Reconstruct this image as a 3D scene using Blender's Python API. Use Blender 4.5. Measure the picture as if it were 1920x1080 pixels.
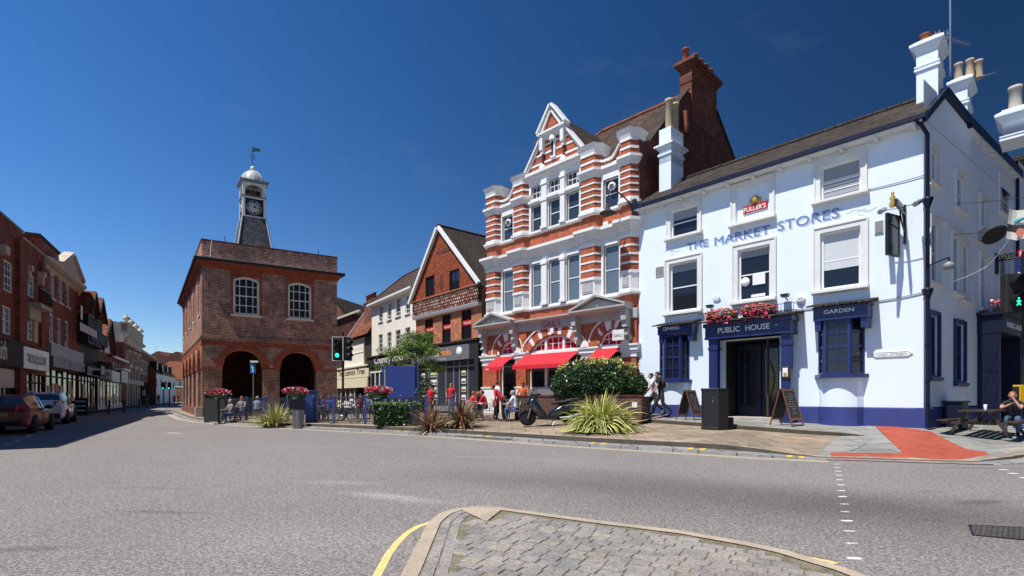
import bpy, bmesh, math, random
from mathutils import Vector, Matrix, noise as vnoise
from mathutils.bvhtree import BVHTree
R = math.radians
random.seed(7)
for o in list(bpy.data.objects): bpy.data.objects.remove(o)
scene = bpy.context.scene
COL = scene.collection
# ------------------------------------------------------------ camera
EYE, FPX, HZ, CX = 1.45, 960.0, 743.0, 960.0      # eye height; focal length, horizon row and centre column of a 1920 px frame
cam_d = bpy.data.cameras.new('camera'); cam = bpy.data.objects.new('camera', cam_d); COL.objects.link(cam)
cam.location = (0, 0, EYE); cam.rotation_euler = (R(90), 0, 0)
cam_d.sensor_width = 36; cam_d.lens = FPX/1920*36; cam_d.shift_y = (HZ-540)/1920
cam_d.clip_start = 0.05; cam_d.clip_end = 3000
scene.camera = cam
# ------------------------------------------------------------ sky, sun, exposure
SUN_AZ, SUN_EL = R(-144.5), R(63)                 # direction to the sun, angle from +X
w = bpy.data.worlds.new('World'); scene.world = w; w.use_nodes = True
nt = w.node_tree; bg = nt.nodes['Background']
sky = nt.nodes.new('ShaderNodeTexSky'); sky.sky_type = 'NISHITA'; sky.sun_disc = False
sky.sun_elevation = SUN_EL; sky.sun_rotation = math.atan2(math.cos(SUN_AZ), math.sin(SUN_AZ))
sky.altitude = 600; sky.air_density = 1.0; sky.dust_density = 0.15; sky.ozone_density = 4.0
hs_ = nt.nodes.new('ShaderNodeHueSaturation'); hs_.inputs['Hue'].default_value = .507; hs_.inputs['Saturation'].default_value = 1.28; hs_.inputs['Value'].default_value = 1.0
nt.links.new(sky.outputs[0], hs_.inputs['Color']); 
tcw = nt.nodes.new('ShaderNodeTexCoord'); sxw = nt.nodes.new('ShaderNodeSeparateXYZ'); nt.links.new(tcw.outputs['Generated'], sxw.inputs[0])
mrw = nt.nodes.new('ShaderNodeMapRange'); nt.links.new(sxw.outputs['X'], mrw.inputs[0])       # deeper blue away from the sun's side, as a polarised summer sky is
for k_, v_ in ((1,-.8),(2,.6),(3,1.75),(4,.46)): mrw.inputs[k_].default_value = v_
mxw = nt.nodes.new('ShaderNodeMix'); mxw.data_type = 'RGBA'; mxw.blend_type = 'MULTIPLY'; mxw.inputs[0].default_value = 1
cld = nt.nodes.new('ShaderNodeTexNoise'); cld.inputs['Scale'].default_value = 3.2; cld.inputs['Detail'].default_value = 9; cld.inputs['Roughness'].default_value = .62
mpw = nt.nodes.new('ShaderNodeMapping'); mpw.inputs['Scale'].default_value = (1.2,2.2,3.2); mpw.inputs['Rotation'].default_value = (0,.35,.2); nt.links.new(tcw.outputs['Generated'], mpw.inputs[0]); nt.links.new(mpw.outputs[0], cld.inputs['Vector'])
crw = nt.nodes.new('ShaderNodeMapRange'); crw.inputs[1].default_value = .60; crw.inputs[2].default_value = .95; crw.inputs[4].default_value = .055; nt.links.new(cld.outputs['Fac'], crw.inputs[0])
mx2 = nt.nodes.new('ShaderNodeMix'); mx2.data_type = 'RGBA'; nt.links.new(crw.outputs[0], mx2.inputs[0]); mx2.inputs[7].default_value = (9,9.6,10.5,1)
nt.links.new(hs_.outputs[0], mxw.inputs[6]); nt.links.new(mrw.outputs[0], mxw.inputs[7]); nt.links.new(mxw.outputs[2], mx2.inputs[6]); nt.links.new(mx2.outputs[2], bg.inputs[0]); bg.inputs[1].default_value = 0.066
sd = bpy.data.lights.new('sun', 'SUN'); sd.energy = 4.6; sd.angle = R(0.5); sd.color = (1, 0.95, 0.88)
sun = bpy.data.objects.new('sun', sd); COL.objects.link(sun)
sdir = Vector((math.cos(SUN_AZ)*math.cos(SUN_EL), math.sin(SUN_AZ)*math.cos(SUN_EL), math.sin(SUN_EL)))
sun.rotation_euler = sdir.to_track_quat('Z', 'Y').to_euler(); sun.location = sdir*60
vs = scene.view_settings; vs.view_transform = 'Standard'; vs.look = 'None'; vs.exposure = 0.42; vs.gamma = 1
# ------------------------------------------------------------ picking world points
def gp(px, py, z=0.0):
    Y = (EYE-z)*FPX/(py-HZ); return Vector(((px-CX)/FPX*Y, Y, z))
def wp(px, py, Y): return Vector(((px-CX)/FPX*Y, Y, EYE+(HZ-py)/FPX*Y))
def fx(px, Y): return (px-CX)/FPX*Y
# ------------------------------------------------------------ materials
MATS = {}
def _mat(name):
    m = bpy.data.materials.new(name); m.use_nodes = True
    return m, m.node_tree, m.node_tree.nodes['Principled BSDF']
def mulc(c, k): return (min(c[0]*k, 1), min(c[1]*k, 1), min(c[2]*k, 1), 1)
def node(nt, t, **kw):
    n = nt.nodes.new(t)
    for k, v in kw.items():
        if k in n.inputs.keys(): n.inputs[k].default_value = v
        else: setattr(n, k, v)
    return n
def mixc(nt, fac, a, b, mode='MIX'):
    n = nt.nodes.new('ShaderNodeMix'); n.data_type = 'RGBA'; n.blend_type = mode
    for s, v in ((0, fac), (6, a), (7, b)):
        if hasattr(v, 'links'): nt.links.new(v, n.inputs[s])
        else: n.inputs[s].default_value = v
    return n.outputs[2]
def M(name, col, rough=.6, var=.12, scale=2.5, bump=0., bscale=40, metal=0, spec=.5, coat=0, emit=0, det=6, fine=0., fscale=60):
    if name in MATS: return MATS[name]
    m, nt, p = _mat(name); MATS[name] = m
    p.inputs['Roughness'].default_value = rough; p.inputs['Metallic'].default_value = metal
    p.inputs['Specular IOR Level'].default_value = spec; p.inputs['Coat Weight'].default_value = coat
    if emit:
        p.inputs['Emission Color'].default_value = mulc(col, 1); p.inputs['Emission Strength'].default_value = emit
    if var:
        tc = node(nt, 'ShaderNodeTexCoord'); nz = node(nt, 'ShaderNodeTexNoise', Scale=scale, Detail=float(det), Roughness=.65)
        nt.links.new(tc.outputs['Object'], nz.inputs['Vector'])
        rp = node(nt, 'ShaderNodeMapRange'); rp.inputs[1].default_value = .3; rp.inputs[2].default_value = .7
        nt.links.new(nz.outputs['Fac'], rp.inputs[0])
        c = mixc(nt, rp.outputs[0], mulc(col, 1-var), mulc(col, 1+var))
        if fine:
            n2 = node(nt, 'ShaderNodeTexNoise', Scale=float(fscale), Detail=3.); nt.links.new(tc.outputs['Object'], n2.inputs['Vector'])
            r2 = node(nt, 'ShaderNodeMapRange'); r2.inputs[1].default_value = .35; r2.inputs[2].default_value = .65
            r2.inputs[3].default_value = 1-fine; r2.inputs[4].default_value = 1+fine
            nt.links.new(n2.outputs['Fac'], r2.inputs[0])
            c = mixc(nt, 1., c, r2.outputs[0], 'MULTIPLY')
        nt.links.new(c, p.inputs['Base Color'])
    else: p.inputs['Base Color'].default_value = mulc(col, 1)
    if bump:
        tc = node(nt, 'ShaderNodeTexCoord'); nz = node(nt, 'ShaderNodeTexNoise', Scale=float(bscale), Detail=4.)
        nt.links.new(tc.outputs['Object'], nz.inputs['Vector'])
        b = node(nt, 'ShaderNodeBump', Strength=bump, Distance=.02); nt.links.new(nz.outputs['Fac'], b.inputs['Height'])
        nt.links.new(b.outputs[0], p.inputs['Normal'])
    return m
def BR(name, c1, c2, mortar, w=.23, h=.078, mort=.012, rough=.85, bump=.6, var=.25, offset=.5, vscale=.7, spec=.3, bias=0., dist=.02, squash=1.):
    if name in MATS: return MATS[name]
    m, nt, p = _mat(name); MATS[name] = m
    p.inputs['Roughness'].default_value = rough; p.inputs['Specular IOR Level'].default_value = spec
    uv = node(nt, 'ShaderNodeUVMap'); uv.uv_map = 'UVMap'
    b = node(nt, 'ShaderNodeTexBrick'); b.offset = offset; b.squash = squash
    b.inputs['Color1'].default_value = mulc(c1, 1); b.inputs['Color2'].default_value = mulc(c2, 1); b.inputs['Mortar'].default_value = mulc(mortar, 1)
    b.inputs['Scale'].default_value = 1; b.inputs['Mortar Size'].default_value = mort; b.inputs['Mortar Smooth'].default_value = .2
    b.inputs['Brick Width'].default_value = w; b.inputs['Row Height'].default_value = h; b.inputs['Bias'].default_value = bias
    nt.links.new(uv.outputs[0], b.inputs['Vector'])
    nz = node(nt, 'ShaderNodeTexNoise', Scale=vscale, Detail=6., Roughness=.7); nt.links.new(uv.outputs[0], nz.inputs['Vector'])
    mr = node(nt, 'ShaderNodeMapRange'); mr.inputs[1].default_value = .3; mr.inputs[2].default_value = .7
    mr.inputs[3].default_value = 1-var; mr.inputs[4].default_value = 1+var
    nt.links.new(nz.outputs['Fac'], mr.inputs[0])
    # brick to brick differences
    vo = node(nt, 'ShaderNodeTexVoronoi', Scale=1/w*.9); nt.links.new(uv.outputs[0], vo.inputs['Vector'])
    sp = node(nt, 'ShaderNodeSeparateColor'); nt.links.new(vo.outputs['Color'], sp.inputs[0])
    m2 = node(nt, 'ShaderNodeMapRange'); m2.inputs[3].default_value = 1-var*.8; m2.inputs[4].default_value = 1+var*.8
    nt.links.new(sp.outputs[0], m2.inputs[0])
    c = mixc(nt, 1., b.outputs['Color'], mr.outputs[0], 'MULTIPLY'); c = mixc(nt, 1., c, m2.outputs[0], 'MULTIPLY')
    nt.links.new(c, p.inputs['Base Color'])
    bp = node(nt, 'ShaderNodeBump', Strength=bump, Distance=dist); bp.invert = True
    nt.links.new(b.outputs['Fac'], bp.inputs['Height']); nt.links.new(bp.outputs[0], p.inputs['Normal'])
    return m
def RENDERWALL(name, col):
    m, nt, p = _mat(name); MATS[name] = m; p.inputs['Roughness'].default_value = .75
    tc = node(nt, 'ShaderNodeTexCoord'); mp = node(nt, 'ShaderNodeMapping'); mp.inputs['Scale'].default_value = (2.2,2.2,.28); nt.links.new(tc.outputs['Object'], mp.inputs[0])
    a = node(nt, 'ShaderNodeTexNoise', Scale=1.5, Detail=7., Roughness=.65); nt.links.new(mp.outputs[0], a.inputs['Vector'])
    b = node(nt, 'ShaderNodeTexNoise', Scale=.9, Detail=8., Roughness=.7); nt.links.new(tc.outputs['Object'], b.inputs['Vector'])
    c = mulc(col, 1)
    for n_, lo, hi, k in ((a,.50,.85,.95),(b,.52,.78,.94)):
        r = node(nt, 'ShaderNodeMapRange'); r.inputs[1].default_value = lo; r.inputs[2].default_value = hi; r.inputs[3].default_value = 1; r.inputs[4].default_value = k
        nt.links.new(n_.outputs['Fac'], r.inputs[0]); c = mixc(nt, 1., c, r.outputs[0], 'MULTIPLY')
    # grime splashed up from the pavement
    sx = node(nt, 'ShaderNodeSeparateXYZ'); nt.links.new(tc.outputs['Object'], sx.inputs[0])
    nt.links.new(c, p.inputs['Base Color'])
    n3 = node(nt, 'ShaderNodeTexNoise', Scale=7., Detail=5.); nt.links.new(tc.outputs['Object'], n3.inputs['Vector'])
    bp = node(nt, 'ShaderNodeBump', Strength=.18, Distance=.03); nt.links.new(n3.outputs['Fac'], bp.inputs['Height']); nt.links.new(bp.outputs[0], p.inputs['Normal'])
    return m
# ------------------------------------------------------------ mesh builder
ROOT = {}
def V3(x, y, z=0.): return Vector((x, y, z))
class MB:
    def __init__(s): s.v = []; s.f = []; s.m = []; s.sm = []
    def poly(s, pts, m=0, sm=False):
        n = len(s.v); s.v += [Vector(p) for p in pts]; s.f.append(list(range(n, n+len(pts)))); s.m.append(m); s.sm.append(sm)
    def faces(s, pts, fs, m=0, sm=False):
        n = len(s.v); s.v += [Vector(p) for p in pts]
        for f in fs: s.f.append([n+i for i in f]); s.m.append(m); s.sm.append(sm)
    def hexa(s, p, m=0): s.faces(p, [(0,3,2,1),(4,5,6,7),(0,1,5,4),(1,2,6,5),(2,3,7,6),(3,0,4,7)], m)
    def box(s, fr, u0, u1, d0, d1, z0, z1, m=0):
        s.hexa([fr.p(u0,d0,z0),fr.p(u1,d0,z0),fr.p(u1,d1,z0),fr.p(u0,d1,z0),fr.p(u0,d0,z1),fr.p(u1,d0,z1),fr.p(u1,d1,z1),fr.p(u0,d1,z1)], m)
    def prism(s, fr, prof, d0, d1, m=0):                       # (u,z) outline run through the depth
        n = len(prof); a = [fr.p(u,d0,z) for u,z in prof]; b = [fr.p(u,d1,z) for u,z in prof]
        s.faces(a+b, [tuple(range(n)), tuple(range(2*n-1,n-1,-1))]+[(i,n+i,n+(i+1)%n,(i+1)%n) for i in range(n)], m)
    def mould(s, fr, u0, u1, prof, m=0, cap=True):              # (d,z) outline run along the wall
        n = len(prof); a = [fr.p(u0,d,z) for d,z in prof]; b = [fr.p(u1,d,z) for d,z in prof]
        fs = [(i,n+i,n+(i+1)%n,(i+1)%n) for i in range(n)]
        if cap: fs += [tuple(range(n-1,-1,-1)), tuple(range(n,2*n))]
        s.faces(a+b, fs, m)
    def tube(s, pts, r, n=8, m=0, cap=True):
        pts = [Vector(p) for p in pts]; rs = r if isinstance(r, (list, tuple)) else [r]*len(pts)
        vs = []; prev = None
        for i, p in enumerate(pts):
            t = (pts[min(i+1,len(pts)-1)]-pts[max(i-1,0)]).normalized()
            if prev is None: a = t.orthogonal().normalized()
            else: a = (prev-t*prev.dot(t)); a = a.normalized() if a.length > 1e-6 else t.orthogonal().normalized()
            prev = a; b = t.cross(a)
            for k in range(n):
                an = 2*math.pi*k/n; vs.append(p+(a*math.cos(an)+b*math.sin(an))*rs[i])
        fs = [(i*n+k, i*n+(k+1)%n, (i+1)*n+(k+1)%n, (i+1)*n+k) for i in range(len(pts)-1) for k in range(n)]
        s.faces(vs, fs, m, n > 5)
        if cap: s.faces(vs[:n]+vs[-n:], [tuple(range(n-1,-1,-1)), tuple(range(n,2*n))], m)
    def lathe(s, c, prof, n=16, m=0, sm=True, a0=0., axis=None):
        c = Vector(c); q = Matrix.Identity(3) if axis is None else Vector(axis).normalized().to_track_quat('Z','Y').to_matrix()
        vs = [c+q@Vector((r*math.cos(a0+2*math.pi*k/n), r*math.sin(a0+2*math.pi*k/n), z)) for r, z in prof for k in range(n)]
        fs = [(i*n+k, i*n+(k+1)%n, (i+1)*n+(k+1)%n, (i+1)*n+k) for i in range(len(prof)-1) for k in range(n)]
        s.faces(vs, fs, m, sm)
        s.faces(vs[:n]+vs[-n:], [tuple(range(n-1,-1,-1)), tuple(range(n,2*n))], m)
    def ell(s, c, r, n=10, m=0, rot=None):                      # ellipsoid
        c = Vector(c); vs = []; q = rot or Matrix.Identity(3)
        for i in range(n//2+1):
            th = math.pi*i/(n//2)
            for k in range(n):
                ph = 2*math.pi*k/n; vs.append(c+q@Vector((r[0]*math.sin(th)*math.cos(ph), r[1]*math.sin(th)*math.sin(ph), r[2]*math.cos(th))))
        s.faces(vs, [(i*n+k,(i+1)*n+k,(i+1)*n+(k+1)%n,i*n+(k+1)%n) for i in range(n//2) for k in range(n)], m, True)
    def build(s, name, mats, parent=None, L=None, bevel=0):
        if not isinstance(mats, (list, tuple)): mats = [mats]
        if L is None: L = ROOT.get(parent.name, Vector()) if parent else Vector()
        me = bpy.data.meshes.new(name)
        me.from_pydata([v-L for v in s.v], [], s.f)
        for m in mats: me.materials.append(m)
        me.polygons.foreach_set('material_index', s.m); me.polygons.foreach_set('use_smooth', s.sm)
        uvl = me.uv_layers.new(name='UVMap'); uvs = []
        for f in s.f:
            p = [s.v[i] for i in f]; nrm = Vector()
            for i in range(len(p)):
                a, b = p[i], p[(i+1)%len(p)]; nrm += Vector(((a.y-b.y)*(a.z+b.z),(a.z-b.z)*(a.x+b.x),(a.x-b.x)*(a.y+b.y)))
            if nrm.length > 0: nrm.normalize()
            if abs(nrm.z) > .93: uvs += [c for q in p for c in (q.x, q.y)]
            else:
                t = Vector((-nrm.y, nrm.x, 0)).normalized(); up = nrm.cross(t)
                if up.z < 0: up = -up
                uvs += [c for q in p for c in (q.dot(t), q.dot(up))]
        uvl.data.foreach_set('uv', uvs)
        me.validate(); me.update()
        o = bpy.data.objects.new(name, me); COL.objects.link(o)
        if parent: o.parent = parent; ROOT[o.name] = L
        else: o.location = L; ROOT[o.name] = L
        if bevel:
            b = o.modifiers.new('bevel', 'BEVEL'); b.width = bevel; b.segments = 2; b.limit_method = 'ANGLE'; b.angle_limit = R(40)
        return o
class Fr:                                                       # upright frame: U runs to the right along a wall, D goes into it
    def __init__(s, O, U, D=None):
        s.O = Vector((O[0], O[1])); s.U = Vector((U[0], U[1])).normalized()
        s.D = Vector((-s.U.y, s.U.x)) if D is None else Vector((D[0], D[1])).normalized()
    def p(s, u, d, z): q = s.O+s.U*u+s.D*d; return Vector((q.x, q.y, z))
    def u(s, px, d=0.): r = (px-CX)/FPX; A = s.O+s.D*d; return (r*A.y-A.x)/(s.U.x-r*s.U.y)
    def z(s, px, py, d=0.): A = s.O+s.D*d+s.U*s.u(px, d); return EYE+(HZ-py)/FPX*A.y
    def r(s, x0, x1, yt, yb, d=0.):                             # picture rectangle (rows read at its left edge) -> u0,u1,z0,z1
        return s.u(x0,d), s.u(x1,d), s.z(x0,yb,d), s.z(x0,yt,d)
    def sub(s, u=0., d=0., flip=False): q = s.O+s.U*u+s.D*d; return Fr(q, s.U, s.D)
    def turn(s, u, d=0., D=None): q = s.O+s.U*u+s.D*d; return Fr(q, s.D if D is None else D)   # wall running away behind this one
W0 = Fr((0,0),(1,0))
def empty(name, loc=(0,0,0), rz=0.):
    o = bpy.data.objects.new(name, None); COL.objects.link(o); o.location = loc; o.rotation_euler = (0,0,rz); o.empty_display_size = .3
    ROOT[o.name] = Vector(loc) if rz == 0 else Vector(); return o
def thing(name, label, cat, loc=(0,0,0), rz=0., group=None):
    o = empty(name, loc, rz); return tag(o, label, cat, group)
def tag(o, label, cat, group=None):
    o['label'] = label; o['category'] = cat
    if group: o['group'] = group
    return o
def struct(o): o['kind'] = 'structure'; return o
def dup(o, parent=None):
    c = o.copy(); COL.objects.link(c); c.parent = parent
    for ch in o.children: dup(ch, c)
    return c
def local(name, label, cat, group=None):                        # a root at the origin, moved into place when finished
    o = thing(name, label, cat, group=group); ROOT[o.name] = Vector(); return o
def place(o, x, y, z, rz=0.): o.location = (x,y,z); o.rotation_euler = (0,0,rz); return o
# ------------------------------------------------------------ wall pieces
def arcz(u, u0, u1, z1, rise):
    h = (u1-u0)/2; uc = (u0+u1)/2
    if rise <= 0: return z1
    rad = (h*h+rise*rise)/(2*rise); return z1-rad+math.sqrt(max(rad*rad-(u-uc)**2, 0))
def wall(mb, fr, u0, u1, z0, z1, holes=(), d=0., rev=.15, m=0, mr=None):
    mr = m if mr is None else mr
    hs = [tuple(h)+(0,)*(5-len(h)) for h in holes]
    us = sorted({round(x,4) for x in [u0,u1]+[x for h in hs for x in h[:2]] if u0-1e-6 <= x <= u1+1e-6})
    zs = sorted({round(x,4) for x in [z0,z1]+[x for h in hs for x in h[2:4]] if z0-1e-6 <= x <= z1+1e-6})
    for i in range(len(us)-1):
        for j in range(len(zs)-1):
            cu, cz = (us[i]+us[i+1])/2, (zs[j]+zs[j+1])/2
            if any(h[0] < cu < h[1] and h[2] < cz < h[3] for h in hs): continue
            mb.poly([fr.p(us[i],d,zs[j]),fr.p(us[i+1],d,zs[j]),fr.p(us[i+1],d,zs[j+1]),fr.p(us[i],d,zs[j+1])], m)
    for a, b, c, e, rise in hs:
        zs_ = e-rise; n = 14 if rise else 1
        mb.poly([fr.p(a,d,c),fr.p(a,d,zs_),fr.p(a,d+rev,zs_),fr.p(a,d+rev,c)], mr)
        mb.poly([fr.p(b,d,c),fr.p(b,d+rev,c),fr.p(b,d+rev,zs_),fr.p(b,d,zs_)], mr)
        mb.poly([fr.p(a,d,c),fr.p(a,d+rev,c),fr.p(b,d+rev,c),fr.p(b,d,c)], mr)
        for i in range(n):
            x0, x1 = a+(b-a)*i/n, a+(b-a)*(i+1)/n; y0, y1 = arcz(x0,a,b,e,rise), arcz(x1,a,b,e,rise)
            mb.poly([fr.p(x0,d,y0),fr.p(x1,d,y1),fr.p(x1,d+rev,y1),fr.p(x0,d+rev,y0)], mr)
            if rise: mb.poly([fr.p(x0,d,y0),fr.p(x1,d,y1),fr.p(x1,d,e),fr.p(x0,d,e)], m)
def ring(mb, fr, uc, zc, ri, ro, d0, d1, a0=0, a1=180, n=16, ms=(0,), sq=1.):   # arch ring; ms = materials taken in turn
    for i in range(n):
        A, B = R(a0+(a1-a0)*i/n), R(a0+(a1-a0)*(i+1)/n); q = []
        for d in (d0, d1):
            for rr, an in ((ri,A),(ri,B),(ro,B),(ro,A)): q.append(fr.p(uc+rr*math.cos(an), d, zc+rr*math.sin(an)*sq))
        mb.hexa(q, ms[i % len(ms)])
def window(parent, fr, u0, u1, z0, z1, d=.12, cols=1, rows=1, fm='white_paint', gm='glass', fw=.07, bar=.028, rise=0, meet=True, sill=None, name='window', proud=.03, blind=None):
    """frame with glazing bars (rows counted per sash), a pane and a sill under it"""
    F_, G_ = MATS[fm], MATS[gm]; mb = MB(); th = .05
    mb.box(fr,u0,u0+fw,d-proud,d+th,z0,z1-rise); mb.box(fr,u1-fw,u1,d-proud,d+th,z0,z1-rise); mb.box(fr,u0+fw,u1-fw,d-proud+.002,d+th-.002,z0,z0+fw)
    if rise:
        n = 10
        for i in range(n):
            a, b = u0+(u1-u0)*i/n, u0+(u1-u0)*(i+1)/n
            za, zb = arcz(a,u0,u1,z1,rise), arcz(b,u0,u1,z1,rise)
            mb.hexa([fr.p(a,d-proud,za-fw),fr.p(b,d-proud,zb-fw),fr.p(b,d+th,zb-fw),fr.p(a,d+th,za-fw),fr.p(a,d-proud,za),fr.p(b,d-proud,zb),fr.p(b,d+th,zb),fr.p(a,d+th,za)])
    else: mb.box(fr,u0+fw,u1-fw,d-proud+.002,d+th-.002,z1-fw,z1)
    zm = (z0+z1)/2
    nz = rows*2 if meet else rows
    for i in range(1, nz):
        z = z0+(z1-z0)*i/nz; b = bar*1.6 if (meet and i == rows) else bar
        mb.box(fr,u0+fw,u1-fw,d+.004,d+th-.004,z-b/2,z+b/2)
    for i in range(1, cols):
        u = u0+(u1-u0)*i/cols; mb.box(fr,u-bar/2,u+bar/2,d+.006,d+th-.006,z0+fw,arcz(u,u0,u1,z1,rise)-fw)
    w_ = mb.build(name, F_, parent)
    g = MB(); pts = [fr.p(u0+.01,d+.03,z0+.01),fr.p(u1-.01,d+.03,z0+.01)]
    n = 10 if rise else 1
    for i in range(n+1):
        u = u1-.01-(u1-u0-.02)*i/n; pts.append(fr.p(u,d+.03,arcz(u,u0,u1,z1,rise)-.02))
    g.poly(pts); g.build('pane', G_, w_)
    if blind:
        bm_ = MB(); bm_.box(fr,u0+fw,u1-fw,d+.012,d+.022,z1-fw-(z1-z0)*blind[0],z1-fw); bm_.build('blind', MATS[blind[1]], w_)
    if sill:
        q = MB(); q.box(fr,u0-sill[0],u1+sill[0],-sill[1],d+.02,z0-sill[2],z0-.002); q.build('sill', MATS[sill[3] if len(sill) > 3 else fm], w_)
    return w_
def text(parent, s, fr, u0, u1, z0, h, d, mat, ext=.01, off=0., name='lettering', slant=0., L=None):
    c = bpy.data.curves.new(name, 'FONT'); c.body = s; c.extrude = ext; c.offset = off; c.resolution_u = 3; c.shear = slant
    o = bpy.data.objects.new(name, c); COL.objects.link(o); bpy.context.view_layer.update()
    dg = bpy.context.evaluated_depsgraph_get(); me = bpy.data.meshes.new_from_object(o.evaluated_get(dg)); bpy.data.objects.remove(o)
    xs = [v.co.x for v in me.vertices]; ys = [v.co.y for v in me.vertices]
    x0, x1 = min(xs), max(xs); b0, b1 = (0, .73) if any(ch.isupper() or ch.isdigit() for ch in s) else (0, .73)
    sx, sy = (u1-u0)/(x1-x0), h/(b1-b0)
    if L is None: L = ROOT.get(parent.name, Vector()) if parent else Vector()
    for v in me.vertices: v.co = fr.p(u0+(v.co.x-x0)*sx, d-v.co.z, z0+(v.co.y-b0)*sy)-L
    me.name = name; me.materials.clear(); me.materials.append(MATS[mat])
    for p in me.polygons: p.material_index = 0
    o = bpy.data.objects.new(name, me); COL.objects.link(o)
    if parent: o.parent = parent
    return o
# ------------------------------------------------------------ the palette
RENDERWALL('white_wall', (.73,.82,.90))
M('white_paint', (.78,.79,.78), .5, .05, 4)
M('cream_trim', (.70,.71,.68), .6, .06, 2)
M('cream_paint', (.72,.66,.47), .6, .05, 2)
M('grey_stone', (.42,.39,.34), .8, .2, 2, bump=.2)
M('pale_stone', (.50,.45,.37), .8, .2, 1.5, bump=.2)
M('navy_paint', (.015,.026,.115), .35, .1, 3)
M('navy_plinth', (.033,.05,.20), .5, .12, 1.5, bump=.1)
M('dark_navy', (.006,.009,.032), .45, .1, 3, spec=.3)
M('black_metal', (.012,.012,.013), .35, .2, 5)
M('black_matt', (.012,.012,.014), .75, .3, 5)
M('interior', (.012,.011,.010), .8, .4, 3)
M('glass', (.012,.014,.02), .05, .25, .6, spec=.45)
M('glass_frost', (.11,.15,.19), .2, .06, .5, spec=.6)
M('hall_frame', (.82,.77,.63), .5, .05, 4)
M('rail_grey', (.045,.055,.09), .4, .1, 3)
M('glass_grey', (.03,.04,.055), .08, .2, .5, spec=.6)
M('glass_red', (.50,.012,.03), .25, .15, 1.5, spec=.5)
M('blind_grey', (.30,.31,.33), .7, .05)
M('blind_pale', (.55,.58,.60), .7, .05)
M('red_cloth', (.62,.012,.025), .8, .06, 5, bump=.1)
M('lead', (.22,.24,.26), .5, .2, 3)
M('lead_pale', (.40,.43,.44), .45, .25, 3)
M('gold', (.55,.36,.08), .4, .2, 8, metal=.4)
M('pot_clay', (.30,.085,.04), .8, .25, 4, bump=.2)
M('pot_buff', (.42,.33,.22), .85, .2, 3, bump=.2)
M('wood', (.20,.075,.025), .5, .3, 12)
M('wood_dark', (.045,.028,.018), .6, .3, 8)
M('steel', (.35,.36,.38), .35, .1, 3, metal=.8)
M('chrome', (.75,.75,.76), .12, .05, 3, metal=1)
M('rubber', (.012,.012,.012), .8, .2, 8)
M('yellow_plastic', (.75,.42,.01), .4, .05, 3)
M('lamp_green', (.02,.85,.45), .4, 0, emit=2.2)
M('lamp_red_dark', (.10,.008,.008), .2, 0)
M('lamp_amber_dark', (.09,.04,.005), .2, 0)
M('lamp_green_dark', (.006,.05,.03), .2, 0)
M('white_sign', (.8,.8,.78), .5, .03)
M('grey_sign', (.12,.125,.14), .5, .05)
M('letter_blue', (.13,.20,.42), .7, .05)
M('letter_pale', (.42,.52,.68), .7, .05)
M('letter_faint', (.60,.66,.66), .7, .05)
M('letter_orange', (.85,.28,.02), .5, 0)
M('letter_red', (.5,.02,.04), .5, 0)
M('sign_red', (.45,.01,.015), .4, .05)
M('skin', (.50,.27,.19), .55, .05)
M('skin_dark', (.22,.11,.07), .55, .05)
M('hair_brown', (.035,.018,.01), .6, .3, 30)
M('hair_grey', (.35,.33,.31), .7, .2, 30)
M('hair_fair', (.32,.18,.07), .6, .2, 30)
M('hair_ginger', (.30,.08,.025), .6, .2, 30)
M('cloth_black', (.012,.012,.014), .85, .3, 8)
M('cloth_charcoal', (.03,.03,.034), .85, .2, 8)
M('cloth_white', (.74,.76,.80), .8, .08, 8)
M('cloth_red', (.52,.015,.03), .8, .1, 8)
M('cloth_maroon', (.16,.012,.03), .8, .1, 8)
M('cloth_blue', (.03,.06,.32), .8, .1, 8)
M('cloth_denim', (.06,.10,.20), .85, .15, 12)
M('cloth_pale_blue', (.35,.45,.62), .85, .1, 8)
M('cloth_orange', (.60,.12,.02), .8, .1, 8)
M('cloth_grey', (.25,.25,.26), .8, .1, 8)
M('flower_pink', (.75,.03,.16), .6, .35, 9)
M('flower_red', (.65,.015,.02), .6, .3, 9)
M('flower_white', (.8,.6,.65), .6, .2, 9)
M('flower_orange', (.8,.2,.02), .6, .2, 9)
M('leaf_dark', (.020,.048,.013), .28, .4, 3)
M('leaf_mid', (.045,.105,.02), .45, .4, 3)
M('leaf_bright', (.14,.26,.03), .5, .35, 3)
M('leaf_gold', (.55,.57,.16), .5, .25, 3)
M('leaf_lime', (.20,.29,.05), .5, .3, 3)
M('leaf_brown', (.22,.12,.06), .6, .35, 4)
M('leaf_straw', (.46,.38,.20), .6, .3, 4)
M('bark', (.10,.075,.05), .9, .3, 6, bump=.4)
M('soil', (.06,.04,.025), .95, .3, 8, bump=.4)
BR('brick_red', (.44,.085,.028), (.31,.055,.022), (.42,.27,.18), mort=.007, var=.22)
BR('brick_orange', (.46,.15,.055), (.33,.09,.04), (.46,.36,.26), mort=.009, var=.25)
BR('brick_hall', (.40,.135,.078), (.15,.068,.052), (.58,.49,.38), w=.26, h=.10, mort=.013, var=.35)
BR('brick_hall_red', (.42,.10,.045), (.30,.065,.034), (.33,.15,.09), mort=.006, var=.2)
BR('brick_dark', (.17,.045,.03), (.10,.03,.022), (.12,.07,.05), mort=.008, var=.3)
BR('brick_planter', (.11,.045,.032), (.075,.035,.028), (.16,.12,.09), mort=.009, var=.3)
BR('brick_stack', (.21,.048,.024), (.12,.032,.02), (.20,.13,.09), mort=.008, var=.35)
BR('brick_brown', (.22,.075,.045), (.13,.05,.035), (.24,.17,.13), mort=.010, var=.3)
BR('roof_tile', (.10,.052,.033), (.05,.030,.022), (.02,.014,.01), w=.19, h=.13, mort=.014, var=.4, bump=1, dist=.03)
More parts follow.
